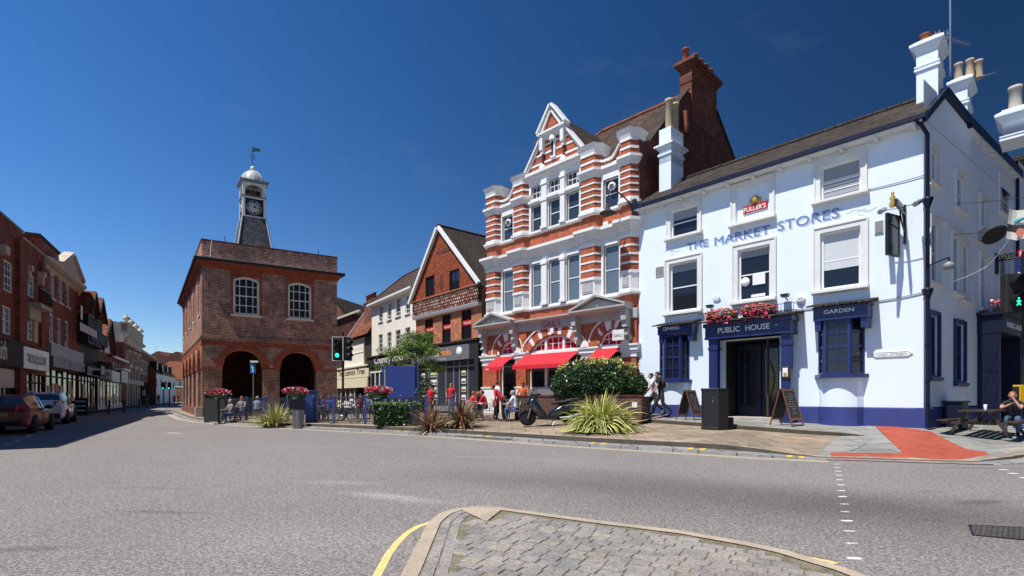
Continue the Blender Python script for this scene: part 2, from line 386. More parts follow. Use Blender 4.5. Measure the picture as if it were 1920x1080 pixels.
BR('roof_tile_red', (.34,.10,.04), (.20,.07,.035), (.04,.02,.015), w=.19, h=.13, mort=.014, var=.45, bump=1, dist=.03)
BR('roof_dark', (.062,.045,.034), (.036,.028,.022), (.012,.01,.009), w=.21, h=.15, mort=.014, var=.4, bump=1, dist=.03)
BR('slate', (.085,.095,.115), (.05,.057,.075), (.015,.016,.02), w=.34, h=.26, mort=.02, var=.3, bump=.8, rough=.5)
BR('tile_hung', (.50,.11,.035), (.34,.07,.028), (.07,.02,.012), w=.17, h=.17, mort=.026, var=.25, bump=1, dist=.03)
# ============================================================ GROUND
def road_mat(name, base, fine=.42, wear=None):
    m, nt, p = _mat(name); MATS[name] = m
    p.inputs['Roughness'].default_value = .82; p.inputs['Specular IOR Level'].default_value = .35
    tc = node(nt, 'ShaderNodeTexCoord'); ob = tc.outputs['Object']
    big = node(nt, 'ShaderNodeTexNoise', Scale=.25, Detail=8., Roughness=.6); nt.links.new(ob, big.inputs['Vector'])
    r = node(nt, 'ShaderNodeMapRange'); r.inputs[1].default_value = .3; r.inputs[2].default_value = .7
    nt.links.new(big.outputs['Fac'], r.inputs[0])
    c = mixc(nt, r.outputs[0], mulc(base, .90), mulc(base, 1.08))
    vo = node(nt, 'ShaderNodeTexVoronoi', Scale=75.); nt.links.new(ob, vo.inputs['Vector'])
    sp = node(nt, 'ShaderNodeSeparateColor'); nt.links.new(vo.outputs['Color'], sp.inputs[0])
    r2 = node(nt, 'ShaderNodeMapRange'); r2.inputs[3].default_value = 1-fine*1.2; r2.inputs[4].default_value = 1+fine*1.2
    nt.links.new(sp.outputs[0], r2.inputs[0]); c = mixc(nt, 1., c, r2.outputs[0], 'MULTIPLY')
    nz = node(nt, 'ShaderNodeTexNoise', Scale=28., Detail=3.); nt.links.new(ob, nz.inputs['Vector'])
    r3 = node(nt, 'ShaderNodeMapRange'); r3.inputs[1].default_value = .35; r3.inputs[2].default_value = .65
    r3.inputs[3].default_value = 1-fine*.6; r3.inputs[4].default_value = 1+fine*.6
    nt.links.new(nz.outputs['Fac'], r3.inputs[0]); c = mixc(nt, 1., c, r3.outputs[0], 'MULTIPLY')
    # tyre-worn streak and dark stains with shapes of their own
    for (cx, cy, a, lx, ly, k) in wear or []:
        mp = node(nt, 'ShaderNodeMapping'); mp.vector_type = 'TEXTURE'
        mp.inputs['Location'].default_value = (cx, cy, 0); mp.inputs['Rotation'].default_value = (0,0,a); mp.inputs['Scale'].default_value = (lx, ly, 1)
        nt.links.new(ob, mp.inputs['Vector'])
        wn = node(nt, 'ShaderNodeTexNoise', Scale=1.3, Detail=5.); nt.links.new(mp.outputs[0], wn.inputs['Vector'])
        ln = node(nt, 'ShaderNodeVectorMath'); ln.operation = 'LENGTH'; nt.links.new(mp.outputs[0], ln.inputs[0])
        ad = node(nt, 'ShaderNodeMath'); ad.operation = 'ADD'; nt.links.new(ln.outputs['Value'], ad.inputs[0]); nt.links.new(wn.outputs['Fac'], ad.inputs[1])
        mr = node(nt, 'ShaderNodeMapRange'); mr.interpolation_type = 'SMOOTHSTEP'
        mr.inputs[1].default_value = .6; mr.inputs[2].default_value = 1.5; mr.inputs[3].default_value = k; mr.inputs[4].default_value = 1.
        nt.links.new(ad.outputs[0], mr.inputs[0]); c = mixc(nt, 1., c, mr.outputs[0], 'MULTIPLY')
    nt.links.new(c, p.inputs['Base Color'])
    b = node(nt, 'ShaderNodeBump', Strength=.55, Distance=.006); nt.links.new(vo.outputs['Distance'], b.inputs['Height']); nt.links.new(b.outputs[0], p.inputs['Normal'])
    return m
wk = lambda px, py: gp(px, py)[:2]
road_mat('asphalt', (.208,.191,.180), wear=[(*wk(735,932), R(-28), 1.3, .32, 1.5), (*wk(640,905), R(-12), 1.2, .25, 1.3),
    (*wk(300,960), R(-5), .9, .12, .7), (*wk(280,915), R(-5), 1.2, .1, .75), (*wk(40,1030), R(5), .7, .15, .7), (*wk(1840,942), R(10), .6, .22, .6),
    (*wk(1740,922), R(10), .4, .15, .75), (*wk(1850,878), R(-5), 1.4, .14, .72), (*wk(930,858), R(-20), 2.5, .3, 1.12), (*wk(1350,930), R(-32), 7., 2.3, .64), (*wk(1750,960), R(-10), 4., 2.0, .85), (*wk(560,1010), R(-20), 2.4, .9, 1.12), (*wk(600,830), R(-35), 7., .35, .93)])
BR('paving_york', (.31,.235,.165), (.235,.19,.14), (.10,.085,.06), w=.95, h=.62, mort=.018, var=.22, bump=.4, vscale=1.5)
BR('paving_grey', (.27,.27,.25), (.22,.22,.205), (.09,.09,.08), w=1.1, h=.75, mort=.02, var=.18, bump=.4, vscale=1.5)
BR('paving_red', (.40,.085,.045), (.33,.07,.04), (.25,.06,.035), w=.21, h=.105, mort=.008, var=.15, bump=.3)
BR('kerb_pale', (.34,.285,.215), (.26,.225,.175), (.08,.07,.055), w=.95, h=3., mort=.014, var=.3, vscale=4., bump=.5)
BR('kerb_grey', (.25,.245,.235), (.21,.205,.2), (.07,.07,.065), w=.95, h=3., mort=.02, var=.22, vscale=4., bump=.5)
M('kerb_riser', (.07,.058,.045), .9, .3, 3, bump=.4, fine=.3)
M('kerb_tan', (.40,.33,.245), .85, .2, 3, bump=.4, bscale=90, fine=.3, fscale=90)
M('sett_stone', (.25,.23,.21), .8, .3, 2.2, bump=.5, bscale=50, fine=.25, fscale=45)
M('sett_joint', (.17,.15,.10), .95, .35, 5, fine=.4, fscale=60)
M('line_yellow', (.62,.50,.20), .8, .12, 8, fine=.2)
M('line_cream', (.60,.52,.33), .8, .12, 8, fine=.2)
M('mark_yellow', (.70,.46,.03), .7, .15, 20)
M('line_white', (.70,.70,.68), .7, .1, 12, fine=.15)
M('far_ground', (.13,.125,.11), .9, .2, .02)
mb = MB(); mb.poly([V3(-900,-900,-.03), V3(900,-900,-.03), V3(900,1500,-.03), V3(-900,1500,-.03)]); struct(mb.build('ground', MATS['far_ground']))
mb = MB(); mb.poly([V3(-90,-40,0), V3(90,-40,0), V3(90,220,0), V3(-90,220,0)]); struct(mb.build('road', MATS['asphalt']))
# ---- frames of the main fronts (walls are placed from these)
PUBC = V3(12.38, 15.40); UP = Vector((.9146,-1)).normalized(); VP = Vector((1.42,1)).normalized()
PUB = Fr(PUBC, UP); WP = -PUB.u(1198)                                                             # u runs from -WP to 0
PL = PUB.O-PUB.U*WP
UG = Vector((.979,-1)).normalized(); G = Fr(PL, UG); WG = -G.u(913); G = Fr(PL-G.U*WG, UG)       # u from 0 to WG
# ---- plaza: kerb line, then cross-sections running away from the road
KP = [(300,770.3),(316,773.5),(330,779.5),(345,786),(378,791.5),(430,796),(520,801.5),(640,808),(745,813.5),(853,820),(960,827.5),(1067,835.5),(1170,842),(1280,848.5),(1350,853),(1420,857.5),(1490,860.5),(1550,862.5),(1630,865),(1720,868),(1800,870.5),(1865,872)]
K0 = [gp(x,y) for x,y in KP]
K0 += [V3(11.3,11.0), V3(13.5,12.0), V3(24,14.8)]
def kerbscale(i):
    if i <= 4: return .55
    if i <= 7: return .55+.15*(i-4)
    return {14:.95, 15:.75, 16:.35, 17:.12, 18:.12, 19:.12, 20:.12, 21:.12, 22:.5, 23:.8, 24:.8}.get(i, 1.)
NRM = []
for i in range(len(K0)):
    t = (K0[min(i+1,len(K0)-1)]-K0[max(i-1,0)]).normalized(); NRM.append(V3(-t.y, t.x))
def off(i, d, z): p = K0[i]+NRM[i]*d; p.z = z; return p
g1, g2, rs, rf_ = MB(), MB(), MB(), MB()
for i in range(len(K0)-1):
    a, b = kerbscale(i), kerbscale(i+1)
    def q(mbx, d0, za, d1, zb, m=0):
        mbx.poly([off(i,d0,za*a+.002), off(i+1,d0,za*b+.002), off(i+1,d1,zb*b+.002), off(i,d1,zb*a+.002)], m)
    q(g1,.02,.085,.42,.10)
    q(rs,.42,.10,.44,.225); q(g2,.44,.225,.74,.235); q(rf_,0,0,.02,.085)
struct(g1.build('lower_kerb', MATS['kerb_grey']))
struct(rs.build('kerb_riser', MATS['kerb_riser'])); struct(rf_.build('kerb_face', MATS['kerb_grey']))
struct(g2.build('upper_kerb', MATS['kerb_pale']))
# K3 = kerb of the pub's raised pavement
K3 = {12: gp(1200,783,.58), 13: gp(1262,789,.55), 14: gp(1350,795,.515), 15: gp(1427,800.5,.48), 16: gp(1500,806,.45), 17: gp(1573,811,.41), 18: gp(1627,817,.31)}
DROP = {12:.13, 13:.13, 14:.13, 15:.13, 16:.12, 17:.10, 18:0}
K4 = {}
for i in range(12, 20):
    t = (i-12)/7.; q = PUB.O-PUB.U*(WP*(1-t)); K4[i] = V3(q.x, q.y, .65+(.484-.65)*t)
N0 = V3(.62,.785)
SEC = []
for i in range(len(K0)):
    a = off(i,.74,.235*kerbscale(i)+.002); s_ = [a]
    if i < 12:
        k = [0,0,0,0,0,.1,.3,.55,.75,.9,1,1][i]
        z3 = a.z+.20*k; z4 = a.z+.45*k
        if i < 4: c3 = a+V3(2.6,.7); c4 = a+V3(8,3); c5 = a+V3(30,14)
        else: c3 = a+N0*2.9; c4 = a+N0*7; c5 = a+N0*60
        c3.z = z3; c4.z = z4; c5.z = z4
    elif i < 19:
        c3 = K3[i].copy(); c3.z -= DROP[i]; d = c3-a; c4 = c3+V3(d.x,d.y)*.5; c4.z = c3.z+.02; c5 = c4+V3(d.x,d.y)*.3
        if i == 18: c4 = K4[18].copy(); c5 = c4+V3(*VP)*3; c5.z = c4.z
    else:
        c4 = {19: V3(PUBC.x,PUBC.y,.484), 20: V3(14.3,16.1,.47), 21: V3(15.8,16.2,.46), 22: V3(17.2,16.3,.45), 23: V3(19,16.5,.45), 24: V3(27,18,.5)}[i]
        c3 = a.lerp(c4,.5); c3.z = {19:.26,20:.25,21:.24,22:.28}.get(i,.33); c5 = c4+V3(*VP)*40; c5.z = c4.z+.1
    SEC.append([a,c3,c4,c5])
pav = {'york': MB(), 'grey': MB()}
for i in range(len(SEC)-1):
    for j in range(3):
        A, B = SEC[i], SEC[i+1]
        m = 'york' if i < 17 else 'grey'
        pav[m].poly([A[j],B[j],B[j+1],A[j+1]])
up = MB(); uk = MB(); ukr = MB()
for i in range(12, 18):
    A, B = K3[i], K3[i+1]; C, D = K4[i], K4[i+1]
    if i == 12: A = A-V3(*UP)*2.4+V3(0,0,.03); C = C-V3(*UP)*2.4; A.z = .61
    na = (C-A).normalized()*.28; nb = (D-B).normalized()*.28
    A2 = V3(A.x+na.x,A.y+na.y,A.z+.006); B2 = V3(B.x+nb.x,B.y+nb.y,B.z+.006)
    ukr.poly([V3(A.x,A.y,A.z-.16),V3(B.x,B.y,B.z-DROP[i+1]-.02),B,A]); uk.poly([A,B,B2,A2])
    n = 4
    C2, D2 = C+(C-A)*.15, D+(D-B)*.15; C2.z = C.z; D2.z = D.z
    up.poly([A2,B2,D2,C2])
# corner triangle to the wall
up.poly([V3(K3[18].x,K3[18].y,K3[18].z+.004), V3(PUBC.x,PUBC.y,.486), K4[18]+V3(0,0,.004)])
po1 = struct(pav['york'].build('plaza_pavement', MATS['paving_york'])); po2 = struct(pav['grey'].build('side_pavement', MATS['paving_grey']))
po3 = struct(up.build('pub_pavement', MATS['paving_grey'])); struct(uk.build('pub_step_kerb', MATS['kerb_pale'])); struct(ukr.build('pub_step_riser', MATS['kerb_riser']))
# ---- left pavement under the shops
LFT0 = V3(-25.5,25.0); UL = Vector((-.583,1)).normalized()
LF = Fr(LFT0, -UL)                                             # u grows towards the camera; D goes into the shops
mb = MB()
def LP(u, d): q = LF.O-LF.U*u+LF.D*d; return V3(q.x, q.y)
segs = [-30,-10,0,10,20,30,45,60,80,100,130]
for a, b in zip(segs, segs[1:]):
    for (d0,z0,d1,z1) in ((-2.6,0,-2.59,.11),(-2.59,.11,.6,.15)):
        P = [LP(a,d0),LP(b,d0),LP(b,d1),LP(a,d1)]
        for p_, z_ in zip(P,(z0,z0,z1,z1)): p_.z = z_+.001
        mb.poly(P)
struct(mb.build('shop_pavement', MATS['paving_grey']))
# ---- ground lookup
GV, GF = [], []
for m_ in (pav['york'], pav['grey'], up):
    for f in m_.f: GF.append([len(GV)+k for k in range(len(f))]); GV += [m_.v[k] for k in f]
GF.append([len(GV)+k for k in range(4)]); GV += [V3(-400,-100,0),V3(400,-100,0),V3(400,600,0),V3(-400,600,0)]
BV = BVHTree.FromPolygons(GV, GF)
def H(x, y):
    h = BV.ray_cast(V3(x,y,50), V3(0,0,-1)); return h[0].z if h[0] else 0.
def hit(px, py):
    d = V3((px-CX)/FPX, 1, (HZ-py)/FPX).normalized(); return BV.ray_cast(V3(0,0,EYE), d)[0]
def overlay(name, pts, mat, lift=.004, step=.5, px=True, kind='structure', parent=None):
    P = [hit(*p) if px else Vector(p) for p in pts]
    bm = bmesh.new(); vs = [bm.verts.new((p.x,p.y,0)) for p in P]; bm.faces.new(vs)
    for ax in (0,1):
        lo, hi = min(p[ax] for p in P), max(p[ax] for p in P); k = math.ceil(lo/step)*step
        while k < hi:
            co = [0,0,0]; co[ax] = k; no = [0,0,0]; no[ax] = 1
            bmesh.ops.bisect_plane(bm, geom=bm.verts[:]+bm.edges[:]+bm.faces[:], plane_co=co, plane_no=no); k += step
    mbx = MB()
    for f in bm.faces: mbx.poly([V3(v.co.x, v.co.y, H(v.co.x,v.co.y)+lift) for v in f.verts])
    bm.free(); o = mbx.build(name, MATS[mat], parent)
    if kind: o['kind'] = kind
    return o
def ribbon(name, pts, w, mat, lift=.004, step=.6, z=None):
    P = [Vector(p) for p in pts]; mbx = MB(); out = []
    for i, p in enumerate(P):
        t = (P[min(i+1,len(P)-1)]-P[max(i-1,0)]); t.z = 0; t.normalize(); n = V3(-t.y,t.x)*w/2; out.append((p-n,p+n))
    for i in range(len(out)-1):
        q = [out[i][0],out[i+1][0],out[i+1][1],out[i][1]]
        mbx.poly([V3(p.x,p.y,(H(p.x,p.y) if z is None else z)+lift) for p in q])
    return struct(mbx.build(name, MATS[mat]))
overlay('red_paving', [(1557,849),(1693,850.5),(1637,797.5),(1662,799.5),(1747,810),(1813,843),(1847,857),(1864,869),(1560,860.5)], 'paving_red', .014, .3)
ribbon('dropped_kerb', [K0[17]+NRM[17]*.05, K0[18]+NRM[18]*.05, K0[19]+NRM[19]*.05, K0[20]+NRM[20]*.05, K0[21]+NRM[21]*.05], .12, 'kerb_grey', .016)
overlay('sett_strip', [(1590,846),(1603,843),(1640,822),(1628,820)], 'kerb_grey', .008, .7)
overlay('corner_slab', [(1880,862),(1888,856),(1920,853),(1990,856),(1990,862),(1920,866)], 'kerb_tan', .02, .7)
# painted lines on the road
for dd in (.16, .36):
    ribbon('yellow_line', [K0[i]-NRM[i]*dd for i in range(0,17)]+[gp(1553,864.5+dd*6)], .085, 'line_cream', .004, z=0)
k = 0
for px in (410,466,535,628,748,903,1117,1303,1493):               # loading marks painted on the kerb, in pairs
    for s_ in (-1, 1):
        x = px+s_*(6+abs(px-400)*.006); best = min(range(len(K0)-1), key=lambda i: abs((K0[i].x/K0[i].y*960+960)-x)+ (1e3 if not (K0[i].x/K0[i].y*960+960 <= x <= K0[i+1].x/K0[i+1].y*960+960) else 0))
        i = best; xa, xb = K0[i].x/K0[i].y*960+960, K0[i+1].x/K0[i+1].y*960+960; t = (x-xa)/(xb-xa)
        c = K0[i].lerp(K0[i+1], t); n = NRM[i]; tt = V3(n.y,-n.x); ks = kerbscale(i)+(kerbscale(i+1)-kerbscale(i))*t
        mb = MB(); q = [c-tt*.06,c+tt*.06]
        mb.poly([q[0]+n*.016+V3(0,0,.085*ks+.005),q[1]+n*.016+V3(0,0,.085*ks+.005),q[1]+n*.36+V3(0,0,.10*ks+.006),q[0]+n*.36+V3(0,0,.10*ks+.006)])
        struct(mb.build('kerb_mark', MATS['mark_yellow']))
dots = [(1569,870.5,11),(1570,877,12),(1571.5,884,12.5),(1573,891.5,13),(1574,900,13),(1577,909.5,14),(1578,920.5,15),(1580,931.5,16.5),(1583.5,945.5,17),(1584.5,960,17),(1588,977,21),(1592,996.5,22),(1596,1019.5,23.5),(1602,1047.5,27)]
M('line_worn', (.42,.42,.41), .8, .45, 30, fine=.3)
for i, (x,y,w_) in enumerate(dots):
    c = gp(x,y); hw = w_/2/FPX*c.y; hd = hw*.55; mb = MB()
    pts = [c+V3(hw*math.copysign(abs(math.cos(a))**.6,math.cos(a)), hd*math.copysign(abs(math.sin(a))**.6,math.sin(a)), .004) for a in [2*math.pi*k/14 for k in range(14)]]
    mb.poly(pts); struct(mb.build('crossing_mark', MATS['line_worn' if i in (8,9,11,12) else 'line_white']))
for (x,y,w_) in [(1882,881,17),(1900,888,18),(1923,896,20),(1950,906,22),(307,788,9),(322,812,16),(334,813,12)]:
    c = gp(x,y); hw = w_/2/FPX*c.y; mb = MB(); mb.poly([c+V3(-hw,-hw*.5,.004),c+V3(hw*.8,-hw*.6,.004),c+V3(hw,hw*.5,.004),c+V3(-hw*.9,hw*.6,.004)]); struct(mb.build('crossing_mark', MATS['line_white']))
for t in range(9):                                                # parking bay dashes along the left
    a, b = gp(10+t*19,835-t*7.4), gp(20+t*19,831.5-t*7.4)
    mb = MB(); n = V3(.05,.05); mb.poly([a-n+V3(0,0,.004),b-n+V3(0,0,.004),b+n+V3(0,0,.004),a+n+V3(0,0,.004)]); struct(mb.build('bay_mark', MATS['line_worn']))
BR('cast_iron', (.13,.12,.11), (.10,.09,.085), (.035,.032,.03), w=.06, h=.03, mort=.008, bump=1., rough=.55)
c0, c1, c2, c3 = gp(1818,985), gp(1960,992), gp(1975,1018), gp(1824,1004)
mb = MB(); mb.poly([p+V3(0,0,.006) for p in (c3,c2,c1,c0)]); o = mb.build('manhole_cover', MATS['cast_iron']); struct(o)
ribbon('manhole_frame', [c0,c3,c2], .025, 'black_metal', .009, z=0); ribbon('manhole_frame', [c0,c1], .02, 'black_metal', .009, z=0)
# ---- foreground island
IP = [(740,1112),(757,1080),(783,1027),(800,993),(813,981),(827,972),(849,965),(873,961.7),(895,960),(917,960),(935,961.5),(953,964),(1040,976.5),(1140,990),(1280,1008),(1397,1029.5),(1440,1038.5),(1480,1048),(1530,1064),(1590,1082),(1640,1102)]
I0 = [gp(x,y) for x,y in IP]
I0 = [I0[0]+(I0[0]-I0[1]).normalized()*3]+I0+[V3(3.2,2.9),V3(3.6,1.5),V3(3.6,-1.5)]
def inset(P, d):
    out = []
    for i in range(len(P)):
        t = (P[min(i+1,len(P)-1)]-P[max(i-1,0)]).normalized(); out.append(P[i]+V3(t.y,-t.x)*d)
    return out
IZ = .075
I1, I2 = inset(I0,.012), inset(I0,.15)
kb = MB()
for i in range(len(I0)-1):
    kb.poly([I0[i],I0[i+1],I1[i+1]+V3(0,0,IZ),I1[i]+V3(0,0,IZ)]); kb.poly([I1[i]+V3(0,0,IZ),I1[i+1]+V3(0,0,IZ),I2[i+1]+V3(0,0,IZ+.004),I2[i]+V3(0,0,IZ+.004)])
kb.poly([p+V3(0,0,IZ+.010) for p in I2[7:13]]+[gp(912,979,IZ)+V3(0,0,.010)])
struct(kb.build('island_kerb', MATS['kerb_tan']))
mb = MB(); mb.poly([p+V3(0,0,IZ-.005) for p in I2]); struct(mb.build('island_bed', MATS['sett_joint']))
poly2 = [(p.x,p.y) for p in I2]
def inside(x, y, P=poly2):
    c = False; j = len(P)-1
    for i in range(len(P)):
        if (P[i][1] > y) != (P[j][1] > y) and x < (P[j][0]-P[i][0])*(y-P[i][1])/(P[j][1]-P[i][1])+P[i][0]: c = not c
        j = i
    return c
cut = (gp(912,979,IZ)); tri = [(p.x,p.y) for p in I2[7:13]]+[(cut.x,cut.y)]
st = MB(); rnd = random.Random(3)
def sett(pc, a, b, hz):                                           # one stone: corners given by half axes a,b
    j = lambda: V3(rnd.uniform(-.004,.004), rnd.uniform(-.004,.004))
    base = [pc-a-b+j(), pc+a-b+j(), pc+a+b+j(), pc-a+b+j()]
    tz = [IZ+hz*.6+rnd.uniform(-.003,.003) for _ in range(4)]
    lo = [V3(p.x,p.y,IZ-.014) for p in base]; c = pc
    hi1 = [V3(p.x,p.y,t-.004) for p, t in zip(base,tz)]; hi2 = [V3(c.x+(p.x-c.x)*.96,c.y+(p.y-c.y)*.94,t) for p, t in zip(base,tz)]
    st.faces(lo+hi1+hi2, [(0,1,5,4),(1,2,6,5),(2,3,7,6),(3,0,4,7),(4,5,9,8),(5,6,10,9),(6,7,11,10),(7,4,8,11),(8,9,10,11)], rnd.choice((0,0,0,1,2)))
# two soldier courses along the left kerb
for k, dd in enumerate((.205,.315)):
    Q = inset(I0, dd+.01); L_ = 0
    for i in range(0, 8):
        a, b = Q[i], Q[i+1]; l = (b-a).length; n = max(1, int(l/.2)); t = (b-a).normalized(); nn = V3(-t.y,t.x)
        if i == 0: n = int(l/.2)
        for m_ in range(n): sett(a.lerp(b,(m_+.5)/n), t*(l/n/2-.006), nn*.048, rnd.uniform(0,.008))
Q3 = [(p.x,p.y) for p in inset(I0,.385)]; Q4 = [(p.x,p.y) for p in inset(I0,.19)]
rd = (gp(1280,1008)-gp(1040,976.5)).normalized(); rn = V3(rd.y,-rd.x); o0 = gp(953,964)
for r_ in range(-2, 60):
    base = o0+rn*(.22+r_*.128); u = -6+(.1 if r_ % 2 else 0)+rnd.uniform(-.03,.03)
    while u < 7:
        l = rnd.uniform(.15,.22); pc = base+rd*(u+l/2)
        q = [pc+rd*sx*l*.5+rn*sy*.06 for sx in (-1,1) for sy in (-1,1)]
        okk = all(inside(p.x,p.y,Q4) for p in q) and pc.y > .8 and all(not inside(p.x,p.y,tri) for p in q)
        if okk:
            left = min(((pc.x-a[0])**2+(pc.y-a[1])**2)**.5 for a in [(p.x,p.y) for k_ in range(9) for p in [I0[k_].lerp(I0[k_+1],t/12) for t in range(12)]])
            if left > .41: sett(pc, rd*(l/2-.006), rn*(.064-.006), rnd.uniform(0,.010))
        u += l
M('sett_warm', (.28,.255,.215), .8, .25, 2.2, bump=.5, bscale=50, fine=.25, fscale=45)
M('sett_blue', (.215,.205,.195), .8, .25, 2.2, bump=.5, bscale=50, fine=.25, fscale=45)
struct(st.build('setts', [MATS['sett_stone'],MATS['sett_warm'],MATS['sett_blue']]))
yl = [gp(x,y) for x,y in ((690,1110),(707,1080),(728,1040),(745,1018),(762,1001),(783,988),(815,977))]
ribbon('yellow_line', yl, .075, 'line_yellow', .004, z=0)
yr = [gp(x,y) for x,y in ((1405,1026),(1440,1031.5),(1500,1043),(1555,1053.5),(1571,1057))]
ribbon('yellow_line', yr, .055, 'line_yellow', .004, z=0)
mb = MB(); c = gp(1557,1058); mb.poly([c+V3(-.09,.0,.006),c+V3(.06,-.01,.006),c+V3(.07,.05,.006),c+V3(-.08,.06,.006)]); struct(mb.build('line_end', MATS['line_yellow']))
gr = MB()
for k in range(70):
    c = gp(790+rnd.uniform(-11,16),1012+rnd.uniform(-3,3)); a = rnd.uniform(0,6.28); l = rnd.uniform(.015,.05); q = V3(math.cos(a),math.sin(a))
    gr.poly([c-V3(q.y,-q.x)*.004,c+V3(q.y,-q.x)*.004,c+q*l+V3(0,0,l*.9)],rnd.choice((0,1)))
o = tag(gr.build('weed_tuft', [MATS['leaf_lime'],MATS['leaf_mid']]), 'small green weed tuft growing against the kerb of the paved island in front', 'weed')
# ============================================================ THE WHITE PUB
pub = thing('pub_building', 'white painted three storey corner pub with navy plinth, bay windows and navy porch', 'pub', (PUBC.x,PUBC.y,.45))
F = PUB; EZ = F.z(1600,258)+.0                                   # eaves height
EZ = F.z(1728,224)
S = F.turn(0,0,VP)                                              # side wall: u runs back along the side street, D goes into the pub
S = Fr(PUBC, VP)
LS = 11.5
BASE = .3
def pwin(x0,x1,yt,yb,**k):
    u0,u1,z0,z1 = F.r(x0,x1,yt,yb,.14); return u0,u1,z0,z1
top3 = [pwin(1261,1311,398,447), pwin(1383,1446,358,421), pwin(1541,1616,317,378)]
mid3 = [pwin(1259,1311,497,587), pwin(1387,1447,471,566), pwin(1541,1616,440,545)]
door = (F.u(1357,.0), F.u(1462,.0), .45, F.z(1357,640))
bayL = (F.u(1240), F.u(1291), F.z(1240,716), F.z(1240,622))
bayR = (F.u(1536), F.u(1618), F.z(1536,708), F.z(1536,596))
mb = MB()
wall(mb, F, -WP, 0, F.z(1600,764), EZ+.1, top3+mid3+[door]+[bayL,bayR], rev=.2)
# windows along the side wall, in pixel columns measured on that wall
def sr(x0,x1,yt,yb): return S.u(x0), S.u(x1), S.z(x0,yb), S.z(x0,yt)
stop = [sr(1744,1757,278,338), sr(1792,1806,325,388), sr(1837,1849,370,425), sr(1873,1896,330,395)]
smid = [sr(1744,1760,412,525), sr(1785,1799,440,545), sr(1803,1816,455,560), sr(1837,1850,478,575), sr(1872,1890,470,560)]
sgr = [sr(1742,1757,590,704), sr(1790,1806,606,715)]
sdoor = sr(1837,1872,640,775)
okh = lambda h: (max(h[0],.05), h[1], h[2], h[3])
wall(mb, S, 0, LS, S.z(1745,763), EZ+1.2, [okh(h) for h in stop+smid+sgr+[sdoor]], rev=.16)
wallo = mb.build('wall', MATS['white_wall'], pub)
# plinth
pz = F.z(1600,763)
mb = MB()
mb.mould(F, -WP, door[0], [(-.05,BASE),(-.05,pz-.03),(-.0,pz),(.2,pz),(.2,BASE)]); mb.build('plinth', MATS['navy_plinth'], pub); mb = MB(); mb.mould(F, door[1], .05, [(-.05,BASE),(-.05,pz-.03),(0,pz),(.2,pz),(.2,BASE)])
mb.build('plinth', MATS['navy_plinth'], pub); mb = MB(); mb.mould(S, -.05, sdoor[0], [(-.04,BASE),(-.04,pz-.03),(0,pz),(.2,pz),(.2,BASE)]); mb.build('plinth', MATS['navy_plinth'], pub); mb = MB(); mb.mould(S, sdoor[1], LS, [(-.04,BASE),(-.04,pz-.03),(0,pz),(.2,pz),(.2,BASE)])
mb.build('plinth', MATS['navy_plinth'], pub)
# sash windows with moulded surrounds
def surround(u0,u1,z0,z1,fr=F,w_=.17,mat='cream_trim',wpar=None,sillw=.24,sd=.2):
    q = MB()
    for a,b,c,e in ((u0-w_,u0,z0,z1+w_),(u1,u1+w_,z0,z1+w_),(u0,u1,z1,z1+w_)):
        q.box(fr,a,b,-.045,.0,c,e)
    q.box(fr,u0-w_-.02,u0-w_+.03,-.075,0,z0,z1+w_+.02); q.box(fr,u1+w_-.03,u1+w_+.02,-.075,0,z0,z1+w_+.02); q.box(fr,u0-w_+.03,u1+w_-.03,-.075,-.003,z1+w_-.03,z1+w_+.02)
    q.build('surround', MATS[mat], wpar)
    s_ = MB(); s_.mould(fr,u0-sillw,u1+sillw,[(-sd,z0-.13),(-sd,z0-.05),(-.02,z0-.001),(.12,z0-.001),(.12,z0-.16),(-.06,z0-.17)]); s_.build('sill', MATS[mat], wpar)
for i, h in enumerate(top3):
    if i == 1:
        b = MB(); b.box(F,h[0]-.001,h[1]+.001,.10,.14,h[2]-.001,h[3]+.001); w_ = b.build('blind_window', MATS['white_wall'], pub); surround(*h,wpar=w_)
    else:
        w_ = window(pub, F, *h, d=.12, cols=1, rows=1, fw=.06, blind=(.86,'blind_grey') if i == 2 else (.32,'blind_grey')); surround(*h, wpar=w_)
        if i == 2:
            bb = MB()
            for k in (.25,.4,.55): bb.box(F,h[0]+.06,h[1]-.06,.112,.128,h[2]+(h[3]-h[2])*k-.012,h[2]+(h[3]-h[2])*k+.012)
            bb.build('window_bar', MATS['white_paint'], w_)
for i, h in enumerate(mid3):
    w_ = window(pub, F, *h, d=.12, cols=1, rows=1, fw=.07, blind=[(.14,'blind_grey'),(.13,'blind_grey'),(.62,'blind_pale')][i]); surround(*h, wpar=w_, w_=.2)
h = mid3[1]; q = MB(); q.lathe(F.p(h[0]+.22,.11,h[2]+.72),[(.0,-.01),(.17,-.01),(.17,.01),(0,.01)],14,axis=F.D.to_3d()); q.box(F,h[0]+.5,h[0]+.95,.10,.12,h[2]+.55,h[2]+.95); q.box(F,h[0]+.45,h[0]+.95,.10,.12,h[2]+.1,h[2]+.2)
q.build('window_sticker', MATS['white_sign'], pub)
for i, h in enumerate(stop+smid+sgr):
    h = okh(h); navy = i >= len(stop+smid)
    w_ = window(pub, S, *h, d=.08, cols=2 if i == 3 else 1, rows=1, fw=.06, fm='navy_paint' if navy else 'cream_trim', gm='glass' if navy else 'glass_grey'); surround(*h, fr=S, wpar=w_, w_=.12, mat='navy_paint' if navy else 'cream_trim', sillw=.16, sd=.14)
# side upper lintel band
q = MB(); q.mould(S, .2, LS*.6, [(-.05,smid[0][3]+.16),(-.05,smid[0][3]+.22),(0,smid[0][3]+.26),(0,smid[0][3]+.16)]); q.build('string_course', MATS['cream_trim'], pub)
